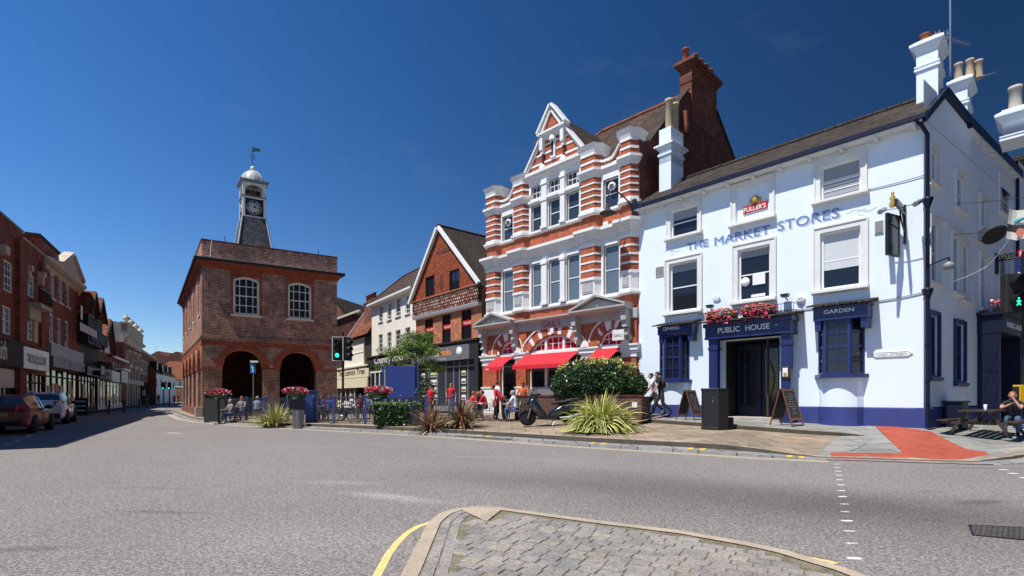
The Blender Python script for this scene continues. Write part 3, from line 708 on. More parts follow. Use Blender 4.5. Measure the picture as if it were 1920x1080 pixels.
# roof
RD = 1.75                                                        # ridge behind the front, along VP
def roofpt(u, t, z): q_ = F.O+F.U*u+VP*t; return V3(q_.x,q_.y,z)
RF = Fr(F.O+VP*RD, UP); RZ = RF.z(1711,191)
mb = MB()
mb.poly([roofpt(-WP-.0,-.42,EZ-.02), roofpt(.12,-.42,EZ-.02), roofpt(.12,RD,RZ), roofpt(-WP,RD,RZ)])
mb.poly([roofpt(-WP-.0,-.42,EZ-.10), roofpt(.12,-.42,EZ-.10), roofpt(.12,RD,RZ-.08), roofpt(-WP,RD,RZ-.08)])
mb.poly([roofpt(-WP,RD,RZ), roofpt(.12,RD,RZ), roofpt(.12,LS,RZ-.3), roofpt(-WP,LS,RZ-.3)])
ro = mb.build('roof', MATS['roof_dark'], pub)
q = MB()
n = 26
for i in range(n):
    a = -WP+(WP+.1)*i/n; b = -WP+(WP+.1)*(i+1)/n-.015
    q.tube([roofpt(a,RD,RZ+.0+random.uniform(0,.012)),roofpt(b,RD,RZ+random.uniform(0,.012))],.09,8)
q.build('ridge_tile', MATS['roof_dark'], ro)
# gable triangle and rear wall strip on the side
mb = MB(); mb.poly([S.p(0,0,EZ),S.p(RD,0,RZ-.09),S.p(LS,0,RZ-.42),S.p(LS,0,EZ)]) ; mb.v = [v+V3(.012,-.012) for v in mb.v]
mb.build('gable', MATS['white_wall'], pub)
q = MB()
q.mould(F,-WP-.05,.1,[(-.46,EZ-.14),(-.46,EZ+.0),(-.36,EZ+.01),(-.34,EZ-.14)]); q.build('gutter', MATS['dark_navy'], pub)
q = MB(); q.box(F,-WP,.02,-.40,.02,EZ-.20,EZ-.15)
for i in range(11): u = -WP+.3+(WP-.5)*i/10; q.box(F,u-.05,u+.05,-.36,-.01,EZ-.30,EZ-.205)
q.build('soffit', MATS['cream_trim'], pub)
q = MB()
def board(a, za, b, zb, w_=.24):
    p0, p1 = S.p(a,-.16,za), S.p(b,-.16,zb); q0, q1 = S.p(a,.06,za), S.p(b,.06,zb); dn = V3(0,0,w_)
    q.hexa([p0-dn,p1-dn,q1-dn,q0-dn,p0,p1,q1,q0])
board(-.3,EZ+.0,RD-.05,RZ+.07); board(RD-.05,RZ+.07,4.2,RZ-.1); board(4.2,RZ-.1,LS,RZ-.12,.32); q.build('bargeboard', MATS['dark_navy'], pub)
q = MB(); q.box(S,4.3,LS,-.14,.0,RZ-.52,RZ-.44)
for i in range(8): q.box(S,4.5+i*.85,4.62+i*.85,-.13,-.01,RZ-.66,RZ-.525)
q.build('side_soffit', MATS['cream_trim'], pub)
# chimneys
def stack(par, x0,xc,x1,yb, zt, fr, d, W, D, name='chimney', mat='white_wall', pots=(), capw=.16, potm='pot_buff', pot_h=.55, pot_r=.14, base=None):
    u0 = fr.u(x0,d); z1 = zt; z0 = base
    q = MB(); q.box(fr,u0,u0+W,d,d+D,z0,z1-.45)
    prof = [(0,z1-.95,.045),(0,z1-.88,.045)]
    q.box(fr,u0-.05,u0+W+.05,d-.05,d+D+.05,z1-1.0,z1-.93); q.box(fr,u0-.05,u0+W+.05,d-.05,d+D+.05,z1-.88,z1-.84)
    a = [fr.p(u0,d,z1-.45),fr.p(u0+W,d,z1-.45),fr.p(u0+W,d+D,z1-.45),fr.p(u0,d+D,z1-.45)]
    c = capw; b = [fr.p(u0-c,d-c,z1-.22),fr.p(u0+W+c,d-c,z1-.22),fr.p(u0+W+c,d+D+c,z1-.22),fr.p(u0-c,d+D+c,z1-.22)]
    t = [fr.p(u0-c,d-c,z1-.14),fr.p(u0+W+c,d-c,z1-.14),fr.p(u0+W+c,d+D+c,z1-.14),fr.p(u0-c,d+D+c,z1-.14)]
    e = [fr.p(u0+.05,d+.05,z1),fr.p(u0+W-.05,d+.05,z1),fr.p(u0+W-.05,d+D-.05,z1),fr.p(u0+.05,d+D-.05,z1)]
    vs_ = a+b+t+e; fs = [(k*4+i,k*4+(i+1)%4,(k+1)*4+(i+1)%4,(k+1)*4+i) for k in range(3) for i in range(4)]+[(12,13,14,15)]
    q.faces(vs_,fs); o = q.build(name, MATS[mat], par)
    for (pu,pd) in pots:
        p_ = MB(); p_.lathe(fr.p(u0+pu,d+pd,z1-.03),[(pot_r*1.15,0),(pot_r,.08),(pot_r*.92,pot_h*.85),(pot_r*1.08,pot_h*.88),(pot_r*1.05,pot_h),(pot_r*.75,pot_h),(pot_r*.7,pot_h*.7)],12); p_.build('chimney_pot', MATS[potm], o)
    return o
d1 = 1.2
c1 = stack(pub,1718,1758,1798,200,F.z(1718,78,d1),F,d1,F.u(1759,d1)-F.u(1718,d1),.95,pots=((.18,.3),(.42,.6)),base=EZ+.1,pot_h=.3,potm='pot_clay')
FB = F.sub(0,0); d2 = 4.2
c2 = stack(pub,1787,1812,1843,230,F.z(1787,148,d2),F,d2,F.u(1814,d2)-F.u(1787,d2),1.0,pots=((.12,.25),(.42,.25),(.62,.55)),base=RZ-.6,pot_h=.62,pot_r=.12)
d3 = 1.6
# rear wing with the third stack
rw = thing('rear_house', 'white rear house wing behind the pub with a tall white chimney at the right edge', 'house', (*[c for c in S.p(LS,0,0)[:2]],.45))
mb = MB(); wall(mb, S, LS+.01, LS+9, .3, RZ+.4, [(LS+1.2,LS+2.1,5.2,7.0),(LS+1.2,LS+2.1,2.2,4.0)], rev=.15); mb.box(S,LS+.01,LS+9,.2,6,.3,RZ+.39); mb.build('wall', MATS['white_wall'], rw)
mb = MB(); mb.box(S,LS+.01,LS+9,-.25,6,RZ+.4,RZ+.6); mb.build('roof', MATS['roof_dark'], rw)
window(rw, S, LS+1.2, LS+2.1, 5.2, 7.0, d=.1, rows=2, cols=2); window(rw, S, LS+1.2, LS+2.1, 2.2, 4.0, d=.1, rows=2, cols=2)
dW = 3.4
stack(rw,1878,1925,1960,300,F.z(1878,208,dW)-0,F,dW,1.1,1.0,pots=((.3,.3),(.75,.3)),base=RZ-.5,pot_h=.8,pot_r=.17,potm='grey_stone')
# chimney at the party wall with two tall buff pots
zt4 = None
d4 = .75; u4 = F.u(1236,d4); W4 = F.u(1258,d4)-u4
q = MB(); q.box(F,u4,u4+W4,d4,d4+1.05,EZ-.2,F.z(1236,297,d4)); q.box(F,u4-.05,u4+W4+.05,d4-.05,d4+1.1,F.z(1236,295,d4),F.z(1236,291,d4))
zc = F.z(1236,278,d4)
q.mould(F,u4-.06,u4+W4+.06,[(d4-.06,zc-.12),(d4-.17,zc-.02),(d4-.17,zc+.06),(d4+1.22,zc+.06),(d4+1.22,zc-.02),(d4+1.11,zc-.12)]); q.box(F,u4-.17,u4-.06,d4-.17,d4+1.22,zc-.02,zc+.058); q.box(F,u4+W4+.06,u4+W4+.17,d4-.17,d4+1.22,zc-.02,zc+.058)
q.box(F,u4,u4+W4,d4,d4+1.05,F.z(1236,297,d4)-.3,F.z(1236,245,d4)); zt4 = F.z(1236,245,d4)
c4 = q.build('chimney', MATS['white_wall'], pub)
for dd, k in ((.3,0),(.78,1)):
    p_ = MB(); c_ = F.p(u4+W4/2+.03,d4+dd,zt4-.02); p_.lathe(c_,[(.17,0),(.16,1.25),(.19,1.28),(.19,1.38),(.13,1.38),(.12,1.1)],14); p_.build('chimney_pot', MATS['pot_buff'], c4)
# aerials on the front stack
a1 = F.p(F.u(1776,d1),d1+.6,F.z(1776,75,d1))
ant = thing('roof_aerial', 'tall thin radio mast strapped to the front pub chimney', 'aerial', a1)
q = MB(); q.tube([a1-V3(0,0,.9),a1+V3(0,0,3.2)],.035,8); q.build('mast', MATS['steel'], ant)
def yagi(name, label, c, dirv, L_, n, el=.14, mast=.5):
    t = thing(name, label, 'aerial', c)
    q = MB(); q.tube([c-V3(0,0,mast),c],.018,6); q.build('mast', MATS['steel'], t)
    d = Vector(dirv).normalized(); s_ = V3(-d.y,d.x); q = MB(); q.tube([c,c+d*L_],.012,6)
    for i in range(n): p_ = c+d*(L_*(i+.5)/n); q.tube([p_-s_*el,p_+s_*el],.007,5)
    q.build('boom', MATS['steel'], t)
yagi('roof_aerial','comb shaped television aerial behind the tall mast on the front pub chimney',F.p(F.u(1768,d1),d1+.5,F.z(1776,52,d1)),(.9,.2,-.10),1.0,9,.09,.3)
c_ = F.p(F.u(1768,d1),d1+.5,F.z(1768,52,d1)); q = MB()
for k, dx in enumerate((-.32,-.2,-.05,.05)): q.tube([c_+V3(dx,0,-.1),c_+V3(dx,0,.12+.06*(k%2))],.012,5)
q.tube([c_+V3(-.35,0,-.08),c_+V3(.1,0,.05)],.015,5); tag(q.build('signal_array', MATS['steel']), 'short upright rod aerial array on top of the front pub chimney', 'aerial')
yagi('roof_aerial','long pale television aerial pointing up to the right by the second pub chimney',F.p(F.u(1808,d2),d2+.3,F.z(1808,143,d2)),(1,.1,.28),1.25,8,.1,.6)
# downpipe at the corner
q = MB(); dp = lambda px_z,dx=-.12: F.p(.12,dx,px_z)
q.tube([F.p(-.15,-.42,EZ-.1),F.p(.0,-.30,EZ-.3),F.p(.11,-.12,EZ-.55),F.p(.11,-.1,.5)],.055,8)
for z in (7.3,4.6): q.lathe(F.p(.11,-.12,z),[(.06,-.25),(.14,0),(.14,.06),(.06,.06)],4,a0=.8)
for z in (1.2,1.9,3.0,6.0): q.lathe(F.p(.11,-.1,z),[(.07,-.03),(.07,.03)],8)
q.build('downpipe', MATS['dark_navy'], pub)
q = MB(); uq = S.u(1908,-.1); q.tube([S.p(uq,-.1,RZ-.6),S.p(uq,-.1,.5)],.06,8); q.build('downpipe', MATS['dark_navy'], pub)
# ---------------- lettering on the wall
def walltext(s, x0,x1,yb,yt, fr, d, mat, par, ext=.006, off=.0, name='lettering', z0=None):
    u0, u1 = fr.u(x0,d), fr.u(x1,d); za, zb = fr.z(x0,yb,d), fr.z(x0,yt,d); return text(par, s, fr, u0,u1,za,zb-za,d,mat,ext,off,name)
for dx, dz, mt, dd in ((0.05,-.05,'letter_pale',-.004),(0,0,'letter_blue',-.010)):
    for word, x0, x1, yb, yt in (('THE',1288,1328,470,456),('MARKET',1340,1444,460.5,444.5),('STORES',1458,1574,433,415)):
        u0, u1 = F.u(x0), F.u(x1); za, zb = F.z(x0,yb), F.z(x0,yt)
        text(wallo, word, F, u0+dx, u1+dx, za+dz, zb-za, dd, mt, .003, .0)
q = MB()
for x0, x1, y0, y1, s_ in ((1243,1277,474,467,1),(1586,1644,402,387,-1)):
    u0, u1 = F.u(x0), F.u(x1); z0, z1 = F.z(x0,y0), F.z(x1,y1); L_ = u1-u0
    q.tube([F.p(u0+L_*t, -.003, z0+(z1-z0)*t+.10*math.sin(t*6.2)*(1-abs(t-.5))) for t in [i/14 for i in range(15)]],.009,4)
    q.tube([F.p(u0+L_*(.55+.16*math.cos(a)), -.003, (z0+z1)/2-.06+.09*math.sin(a)) for a in [i*.5 for i in range(11)]],.008,4); q.build('wall_flourish', MATS['letter_faint'], wallo); q = MB()
pass
# brewery emblem on the blind window
h = top3[1]; em = MB(); uc = (F.u(1392)+F.u(1438))/2; zz = F.z(1392,400); em.hexa([F.p(F.u(1392),.05,F.z(1392,401)),F.p(F.u(1438),.05,F.z(1392,401)+.02),F.p(F.u(1438),.09,F.z(1392,401)+.02),F.p(F.u(1392),.09,F.z(1392,401)),F.p(F.u(1392),.05,F.z(1392,388)),F.p(F.u(1438),.05,F.z(1392,388)+.02),F.p(F.u(1438),.09,F.z(1392,388)+.02),F.p(F.u(1392),.09,F.z(1392,388))])
emb = tag(em.build('brewery_sign', MATS['sign_red'], None, V3(0,0,0)), 'small red brewery name board with a gold crest on the blind top window', 'sign'); ROOT[emb.name] = Vector()
walltext("FULLER'S",1394.5,1436,399,390.5,F,.047,'white_sign',emb,.004,.01)
q = MB(); zc_ = F.z(1392,388)+.02
for k in range(-3,4): q.lathe(F.p(uc+k*.055,.07,zc_),[(.04,0),(.03,.22-.03*abs(k)),(.045,.26-.03*abs(k)),(0,.34-.04*abs(k))],6)
q.lathe(F.p(uc,.06,zc_+.16),[(.12,-.1),(.13,.0),(.1,.1)],8); q.build('crest', MATS['gold'], emb)
# street name plate
sn = MB(); u0,u1 = F.u(1634), F.u(1712); z0,z1 = F.z(1634,671.5), F.z(1634,661.5); zm = (z0+z1)/2
sn.prism(F,[(u0,zm),(u0+.12,z0),(u1-.12,z0),(u1,zm),(u1-.12,z1),(u0+.12,z1)],-.03,-.003)
so = tag(sn.build('street_name_plate', MATS['white_sign']), 'white HIGH STREET name plate with pointed ends on the pub wall', 'sign')
q = MB(); q.tube([F.p(a,-.032,b) for a,b in ((u0+.02,zm),(u0+.13,z0+.02),(u1-.13,z0+.02),(u1-.02,zm),(u1-.13,z1-.02),(u0+.13,z1-.02),(u0+.02,zm))],.005,4); q.build('border', MATS['black_metal'], so)
text(so,'HIGH STREET',F,u0+.15,u1-.15,z0+.05,(z1-z0)-.10,-.034,'cloth_grey',.003,-.012)
# ---------------- bay windows
def bay(nm, x0, x1, x2, x3, yt, yb, hx0,hx1, htop, hbot, textstr, tx0,tx1,tyb,tyt, proj, roofx, cols):
    """shallow canted bay: x0..x3 are the columns of left edge, front left, front right, right edge"""
    ua, ub, uc_, ud = F.u(x0), F.u(x1,-proj), F.u(x2,-proj), F.u(x3)
    z0, z1 = F.z(x1,yb,-proj), F.z(x1,yt,-proj)
    w_ = MB()
    pts = [F.p(ua,0,0),F.p(ub,-proj,0),F.p(uc_,-proj,0),F.p(ud,0,0)]
    frames = []
    for a,b in zip(pts,pts[1:]): frames.append((Fr(a,(b-a)[:2]), (b-a).length))
    main = None
    for k,(f_,L_) in enumerate(frames):
        o = window(pub, f_, 0, L_, z0, z1, d=.0, cols=cols if k == 1 else 1, rows=2, fm='navy_paint', fw=.085 if k == 1 else .05, bar=.045, name='bay_window', gm='glass'); main = o if k == 1 else main
    s_ = MB()
    for zz,zb_,ex in ((z0-.12,z0-.0,.14),):
        sp_ = [F.p(ua-ex,0,0),F.p(ub-ex*.6,-proj-ex,0),F.p(uc_+ex*.6,-proj-ex,0),F.p(ud+ex,0,0)]
        s_.faces([V3(p.x,p.y,zz) for p in sp_]+[V3(p.x,p.y,zb_) for p in sp_],[(0,1,2,3),(4,5,6,7),(0,1,5,4),(1,2,6,5),(2,3,7,6),(3,0,4,7)])
    s_.build('sill', MATS['navy_paint'], main)
    # curved wall under the bay
    b_ = MB(); n = 10; P = []
    for i in range(n+1):
        t = i/n; u = ua+(ud-ua)*t; P.append((u, -proj*.92*min(1,math.sin(math.pi*t)**.45)))
    for zA,zB,mt in ((BASE,pz,1),(pz,z0-.12,0)):
        for i in range(n):
            e = .05 if mt else 0
            b_.poly([F.p(P[i][0],P[i][1]-e,zA),F.p(P[i+1][0],P[i+1][1]-e,zA),F.p(P[i+1][0],P[i+1][1]-e,zB),F.p(P[i][0],P[i][1]-e,zB)],mt,True)
    b_.poly([F.p(u,d_-.05,pz) for u,d_ in P],1)
    b_.build('bay_base', [MATS['white_wall'],MATS['navy_plinth']], pub)
    # hood board and lead roof
    ha, hb = F.u(hx0,-proj), F.u(hx1,-proj-.1); hz0, hz1 = F.z(hx1,hbot,-proj-.1), F.z(hx1,htop,-proj-.1)
    q = MB(); q.box(F,ha,hb,-proj-.12,.0,hz0,hz1); q.box(F,ha-.03,hb+.03,-proj-.15,.0,hz1-.045,hz1-.002)
    for u in (ha+.12,hb-.12): q.box(F,u-.09,u+.09,-proj-.06,-.001,hz0-.32,hz0-.001)
    hood = q.build('bay_hood', MATS['navy_paint'], pub)
    q = MB(); nseg = 12; e = .16
    for i in range(nseg):
        a = ha-e+(hb-ha+2*e)*i/nseg; b = ha-e+(hb-ha+2*e)*(i+1)/nseg; j1 = random.uniform(-.02,.02)
        q.hexa([F.p(a,-proj-.32,hz1+j1),F.p(b,-proj-.32,hz1-j1),F.p(b,.0,hz1+.12),F.p(a,.0,hz1+.12),F.p(a,-proj-.31,hz1+.05+j1),F.p(b,-proj-.31,hz1+.05-j1),F.p(b,.0,hz1+.2),F.p(a,.0,hz1+.2)])
    q.build('hood_roof', MATS['roof_dark'], hood)
    u0_, u1_ = F.u(tx0,-proj-.13), F.u(tx1,-proj-.13); zz0, zz1 = F.z(tx0,tyb,-proj-.13), F.z(tx0,tyt,-proj-.13)
    text(hood, textstr, F, u0_, u1_, zz0, zz1-zz0, -proj-.125, 'white_sign', .008, .008)
    for z in (hz0-.02,): pass
    return main
bay('dining', 1238,1246,1277,1292, 629,712.5, 1236,1298, 606,622.5, 'DINING', 1243.5,1273.5,620,613, .34, None, 2)
bay('garden', 1536,1545,1595,1620, 600,702, 1527,1628, 566,593, 'GARDEN', 1544.5,1601,589,581.5, .42, None, 2)
# ---------------- porch
pj = .62
fa, fb = F.u(1322,-pj), F.u(1483,-pj); fz0, fz1 = F.z(1322,637.5,-pj), F.z(1322,609.5,-pj)
q = MB(); q.box(F,fa,fb,-pj,.0,fz0,fz1); q.box(F,fa-.05,fb+.05,-pj-.08,.0,fz1-.13,fz1+.02); q.box(F,fa-.02,fb+.02,-pj-.03,0,fz0-.0,fz0+.07)
porch = q.build('porch_fascia', MATS['navy_paint'], pub)
q = MB(); nseg = 18
for i in range(nseg):
    a = fa-.22+(fb-fa+.44)*i/nseg; b = fa-.22+(fb-fa+.44)*(i+1)/nseg; j1 = random.uniform(-.02,.02)
    q.hexa([F.p(a,-pj-.3,fz1+.03+j1),F.p(b,-pj-.3,fz1+.03-j1),F.p(b,0,fz1+.15),F.p(a,0,fz1+.15),F.p(a,-pj-.29,fz1+.08+j1),F.p(b,-pj-.29,fz1+.08-j1),F.p(b,0,fz1+.22),F.p(a,0,fz1+.22)])
q.build('porch_roof', MATS['roof_dark'], porch)
u0_,u1_ = F.u(1347,-pj), F.u(1388,-pj); z_ = F.z(1347,625,-pj)
text(porch,'PUBLIC',F,u0_,u1_,z_,.21,-pj-.035,'white_sign',.008,.012)
u0_,u1_ = F.u(1398.5,-pj), F.u(1444,-pj); text(porch,'HOUSE',F,u0_,u1_,z_,.21,-pj-.035,'white_sign',.008,.012)
q = MB(); q.box(F,u1_+.18,u1_+.25,-pj-.05,-pj-.02,z_+.09,z_+.115); q.build('lettering', MATS['white_sign'], porch)
for x0,x1 in ((1329,1345),(1464,1483)):
    a, b = F.u(x0,-pj+.08), F.u(x1,-pj+.08)
    q = MB(); q.box(F,a,b,-pj+.08,-pj+.3,.45,fz0-.001); q.box(F,a-.03,b+.03,-pj+.05,-pj+.33,.44,.75); q.box(F,a-.03,b+.03,-pj+.05,-pj+.33,fz0-.4,fz0-.32); q.box(F,a+.06,b-.06,-pj+.06,-pj+.1,.95,fz0-.5)
    q.build('porch_pilaster', MATS['navy_paint'], pub)
# recessed lobby with glazed door
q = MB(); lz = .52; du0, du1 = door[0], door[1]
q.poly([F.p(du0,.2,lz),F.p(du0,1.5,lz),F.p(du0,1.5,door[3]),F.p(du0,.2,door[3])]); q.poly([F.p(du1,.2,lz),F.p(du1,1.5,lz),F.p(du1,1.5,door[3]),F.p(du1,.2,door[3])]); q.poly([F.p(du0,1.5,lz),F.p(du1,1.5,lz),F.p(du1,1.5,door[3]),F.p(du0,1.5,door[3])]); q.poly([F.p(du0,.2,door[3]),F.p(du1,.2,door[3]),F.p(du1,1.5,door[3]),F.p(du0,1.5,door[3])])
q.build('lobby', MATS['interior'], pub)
q = MB(); q.box(F,du0-.1,du1+.1,-.35,1.5,.45,.66); q.build('door_step', MATS['grey_stone'], pub)
dd_ = 1.0; m_ = (du0+du1)/2
for a,b in ((du0+.1,m_-.02),(m_+.02,du1-.1)):
    q = MB(); q.box(F,a,a+.1,dd_,dd_+.05,.66,door[3]-.1); q.box(F,b-.1,b,dd_,dd_+.05,.66,door[3]-.1); q.box(F,a+.1,b-.1,dd_,dd_+.05,.66,1.1); q.box(F,a+.1,b-.1,dd_,dd_+.05,door[3]-.3,door[3]-.1)
    do = q.build('door', MATS['dark_navy'], pub); q = MB(); q.box(F,a+.1,b-.1,dd_+.02,dd_+.03,1.1,door[3]-.3); q.build('pane', MATS['glass'], do)
q = MB(); uu = m_+.28; q.tube([F.p(uu,dd_-.06,1.35),F.p(uu+.02,dd_-.12,1.5),F.p(uu+.12,dd_-.12,1.9),F.p(uu+.14,dd_-.12,2.3),F.p(uu+.02,dd_-.12,2.7),F.p(uu,dd_-.04,2.8)],.022,6); q.build('door_handle', MATS['gold'], do)
q = MB(); q.box(F,F.u(1437,.4),F.u(1441,.4),.4,.48,.66,door[3]-.02); q.build('door_post', MATS['wood_dark'], pub)
# ---------------- things on the wall
def boxthing(name, label, cat, fr, u0,u1,d0,d1,z0,z1, mat, bev=.01):
    q = MB(); q.box(fr,u0,u1,d0,d1,z0,z1); return tag(q.build(name, MATS[mat], bevel=bev), label, cat)
mu = F.u(1464.5,-pj+.05); mu1 = F.u(1482,-pj+.05); q = MB(); q.box(F,mu,mu1,-pj+.0,-pj+.078,F.z(1465,709,-pj),F.z(1465,687,-pj))
mo = tag(q.build('menu_case', MATS['wood_dark'], bevel=.01), 'brown framed menu case on the right navy pilaster of the porch', 'menu case')
q = MB(); q.box(F,mu+.07,mu1-.07,-pj-.006,-pj-.001,F.z(1465,706,-pj),F.z(1465,690,-pj)); q.build('menu', MATS['white_sign'], mo)
q = MB(); q.box(F,mu+.1,mu1-.1,-pj-.012,-pj-.007,F.z(1465,705,-pj),F.z(1465,699,-pj)); q.build('picture', MATS['gold'], mo)
for (x,y,lab) in ((1336,576,'black floodlight on the wall left of the porch flower boxes'),(1476,556,'black floodlight on the wall right of the porch flower boxes')):
    u = F.u(x); z = F.z(x,y); q = MB(); q.prism(F,[(u-.1,z-.05),(u+.1,z-.05),(u+.13,z+.06),(u-.13,z+.06)],-.32,-.12); lo = tag(q.build('floodlight', MATS['black_metal']), lab, 'light'); q = MB(); q.tube([F.p(u,0,z-.08),F.p(u,-.1,z-.1),F.p(u,-.2,z-.03)],.02,6); q.build('bracket', MATS['black_metal'], lo)
u = F.u(1502); z = F.z(1502,562); q = MB(); q.lathe(F.p(u,-.09,z),[(.0,0),(.13,0),(.15,.04),(.15,.09)],12,axis=F.D.to_3d()); ab = tag(q.build('alarm_box', MATS['white_sign']), 'round white alarm box between the porch and the GARDEN bay', 'alarm'); q = MB(); q.box(F,u-.07,u+.07,-.10,-.088,z+.02,z+.07); q.build('badge', MATS['cloth_pale_blue'], ab)
for (x0,x1,yt,yb,lab) in ((1230,1245.5,501,520,'white slatted vent left of the first floor window'),(1640,1657,415,440,'white slatted vent beside the hanging pub sign')):
    u0,u1,z0,z1 = F.r(x0,x1,yt,yb); q = MB(); q.box(F,u0,u1,-.03,-.002,z0,z1); vo_ = tag(q.build('wall_vent', MATS['cream_trim']), lab, 'vent'); q = MB()
    for i in range(9): a = u0+.03+(u1-u0-.06)*i/8; q.box(F,a-.012,a+.012,-.05,-.031,z0+.03,z1-.03)
    q.build('slat', MATS['cloth_grey'], vo_)
u = F.u(1344.5); z = F.z(1344,560); q = MB()
for k in range(-2,3): q.tube([F.p(u+k*.02,-.02,z-.12),F.p(u+k*.06,-.06,z+.02),F.p(u+k*.05,-.05,z+.12)],[.02,.035,.015],6)
tag(q.build('wall_ornament', MATS['white_wall']), 'small white plaster wheat sheaf ornament on the wall left of the middle window', 'ornament')
# flower boxes on the porch roof with a low iron rail
def flowers(mb, c, e1, e2, hz, n, ms, size=.035, rnd=random):
    for _ in range(n):
        a, b, h = rnd.uniform(-1,1), rnd.uniform(-1,1), rnd.random()
        p_ = c+e1*a+e2*b+V3(0,0,hz*h*(1-.35*a*a)); s_ = size*rnd.uniform(.6,1.5)
        x = Vector((rnd.gauss(0,1),rnd.gauss(0,1),rnd.gauss(0,1))).normalized(); y = x.orthogonal().normalized(); k = rnd.random(); m = ms[int(k*len(ms))]
        mb.poly([p_-x*s_,p_-y*s_*.8,p_+x*s_,p_+y*s_*.8],m)
fz = fz1+.2
for (x0,x1,lab) in ((1325,1383,'flower box spilling pink and orange blooms on the left half of the porch roof'),(1393,1456,'flower box spilling pink and yellow blooms on the right half of the porch roof')):
    a, b = F.u(x0,-pj+.1), F.u(x1,-pj+.1); q = MB(); q.box(F,a+.05,b-.05,-pj-.05,-pj+.25,fz-.06,fz+.12)
    o = tag(q.build('flower_box', MATS['wood_dark']), lab, 'flower box', 'flower boxes on the porch roof')
    q = MB(); c_ = F.p((a+b)/2,-pj-.0,fz+.02); flowers(q,c_,F.U.to_3d()*(b-a)/2,F.D.to_3d()*.22,.34,900,[0,0,0,0,1,2,3,3,4]); q.build('blooms', [MATS['leaf_mid'],MATS['flower_pink'],MATS['flower_red'],MATS['flower_orange'],MATS['flower_pink']], o)
    q = MB(); flowers(q,F.p((a+b)/2,-pj-.22,fz-.25),F.U.to_3d()*(b-a)/2*.9,F.D.to_3d()*.1,.35,120,[0,1,1,1]); q.build('blooms', [MATS['leaf_mid'],MATS['flower_pink']], o)
q = MB(); ra, rb = fa-.15, fb+.15
for z in (fz-.02,fz+.22): q.tube([F.p(ra,-.05,z),F.p(ra,-pj-.2,z),F.p(rb,-pj-.2,z),F.p(rb,-.05,z)],.011,5)
n = 34
for i in range(n+1): u = ra+(rb-ra)*i/n; q.tube([F.p(u,-pj-.2,fz-.08),F.p(u,-pj-.2,fz+.22)],.007,4)
tag(q.build('iron_rail', MATS['black_metal']), 'low black iron rail round the flat roof of the pub porch', 'rail')
# hanging pub sign with two lamps
us = F.u(1697); hs = thing('pub_sign', 'hanging pub sign in a black frame with a gold figure on top and two lamps', 'sign', F.p(us,0,F.z(1697,440)))
q = MB(); zt_ = F.z(1690,408); zb_ = F.z(1690,470)
q.box(F,us-.03,us+.03,-.08,-.01,F.z(1697,440)-.3,F.z(1697,385)); 
q.tube([F.p(us,-.05,zt_+.05),F.p(us,-1.25,zt_+.05)],.03,6); q.tube([F.p(us,-.05,zt_-.5),F.p(us,-.5,zt_-.25),F.p(us,-.7,zt_+.03)],.022,6)
for k in range(9):
    t = k/8; q.tube([F.p(us,-.1-.3*t,zt_+.05),F.p(us,-.12-.25*t,zt_-.45*(1-t))],.014,4)
for k in range(5): cc = F.p(us,-.22-.2*k,zt_+.16); q.tube([cc+F.D.to_3d()*.08*math.cos(a)+V3(0,0,.08*math.sin(a)) for a in [i*.63 for i in range(11)]],.016,4)
q.box(F,us-.035,us+.035,-1.2,-.5,zt_+.07,zt_+.25)
q.build('bracket', MATS['black_metal'], hs)
SU = F.D*-1; SF = Fr(F.O+F.U*(us-.10)+F.D*-.28, -F.D-F.U*.30)                   # the board stands out from the wall
q = MB(); bw = .66; bz0, bz1 = zt_-1.28, zt_-.02
for a,b,c_,e_ in ((0,.05,bz0,bz1),(bw-.05,bw,bz0,bz1),(.05,bw-.05,bz0,bz0+.05),(.05,bw-.05,bz1-.05,bz1)): q.box(SF,a,b,-.035,.035,c_,e_)
q.build('frame', MATS['black_metal'], hs)
q = MB(); q.box(SF,.05,bw-.05,-.018,.018,bz0+.05,bz1-.05); bo = q.build('board', MATS['glass_grey'], hs)
q = MB(); 
for z in (.25,.55,.85): q.tube([SF.p(.36+.18*math.cos(a),-.022,bz0+z+.09*math.sin(a*2)) for a in [i*.5 for i in range(13)]],.012,4)
q.build('lettering', MATS['letter_faint'], bo)
q = MB(); cc = SF.p(.34,0,zt_+.20); q.lathe(cc,[(.07,0),(.09,.1),(.05,.2),(.08,.28),(.03,.36),(.05,.42),(0,.5)],8); q.build('figure', MATS['gold'], hs)
for s_ in (-1,1):
    q = MB(); c_ = F.p(us+s_*.42,-.75,zt_+.12); dv = (F.D.to_3d()*-.25+V3(0,0,-.10)) ; q.tube([c_-dv*1.1,c_+dv*1.1],.075,8); lo = q.build('lamp', MATS['steel'], hs); q = MB(); q.tube([F.p(us,-.75,zt_+.08),c_],.012,5); q.build('lamp_arm', MATS['black_metal'], lo)
# side street porch
sp = .7; a, b = sdoor[0]-.35, sdoor[1]+.4; zf0, zf1 = S.z(1840,628), S.z(1840,595)
q = MB(); q.box(S,a,b,-sp,0,zf0,zf1); q.box(S,a-.1,b+.1,-sp-.12,0,zf1-.02,zf1+.1); so_ = q.build('porch_fascia', MATS['dark_navy'], pub)
text(so_,'PUBLIC HOUSE',S,a+.5,b-.5,(zf0+zf1)/2-.1,.2,-sp-.01,'white_sign',.008,.01)
for u in (a+.02,b-.2): q = MB(); q.box(S,u,u+.18,-sp+.1,-.01,.46,zf0-.001); q.build('porch_pilaster', MATS['dark_navy'], pub)
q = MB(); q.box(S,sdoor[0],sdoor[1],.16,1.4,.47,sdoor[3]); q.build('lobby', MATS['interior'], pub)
q = MB(); q.box(S,a+.2,b-.2,-sp+.05,-sp+.3,zf1+.1,zf1+.3); o = tag(q.build('flower_box', MATS['wood_dark']), 'shaded flower box of dark red blooms on the side street porch', 'flower box')
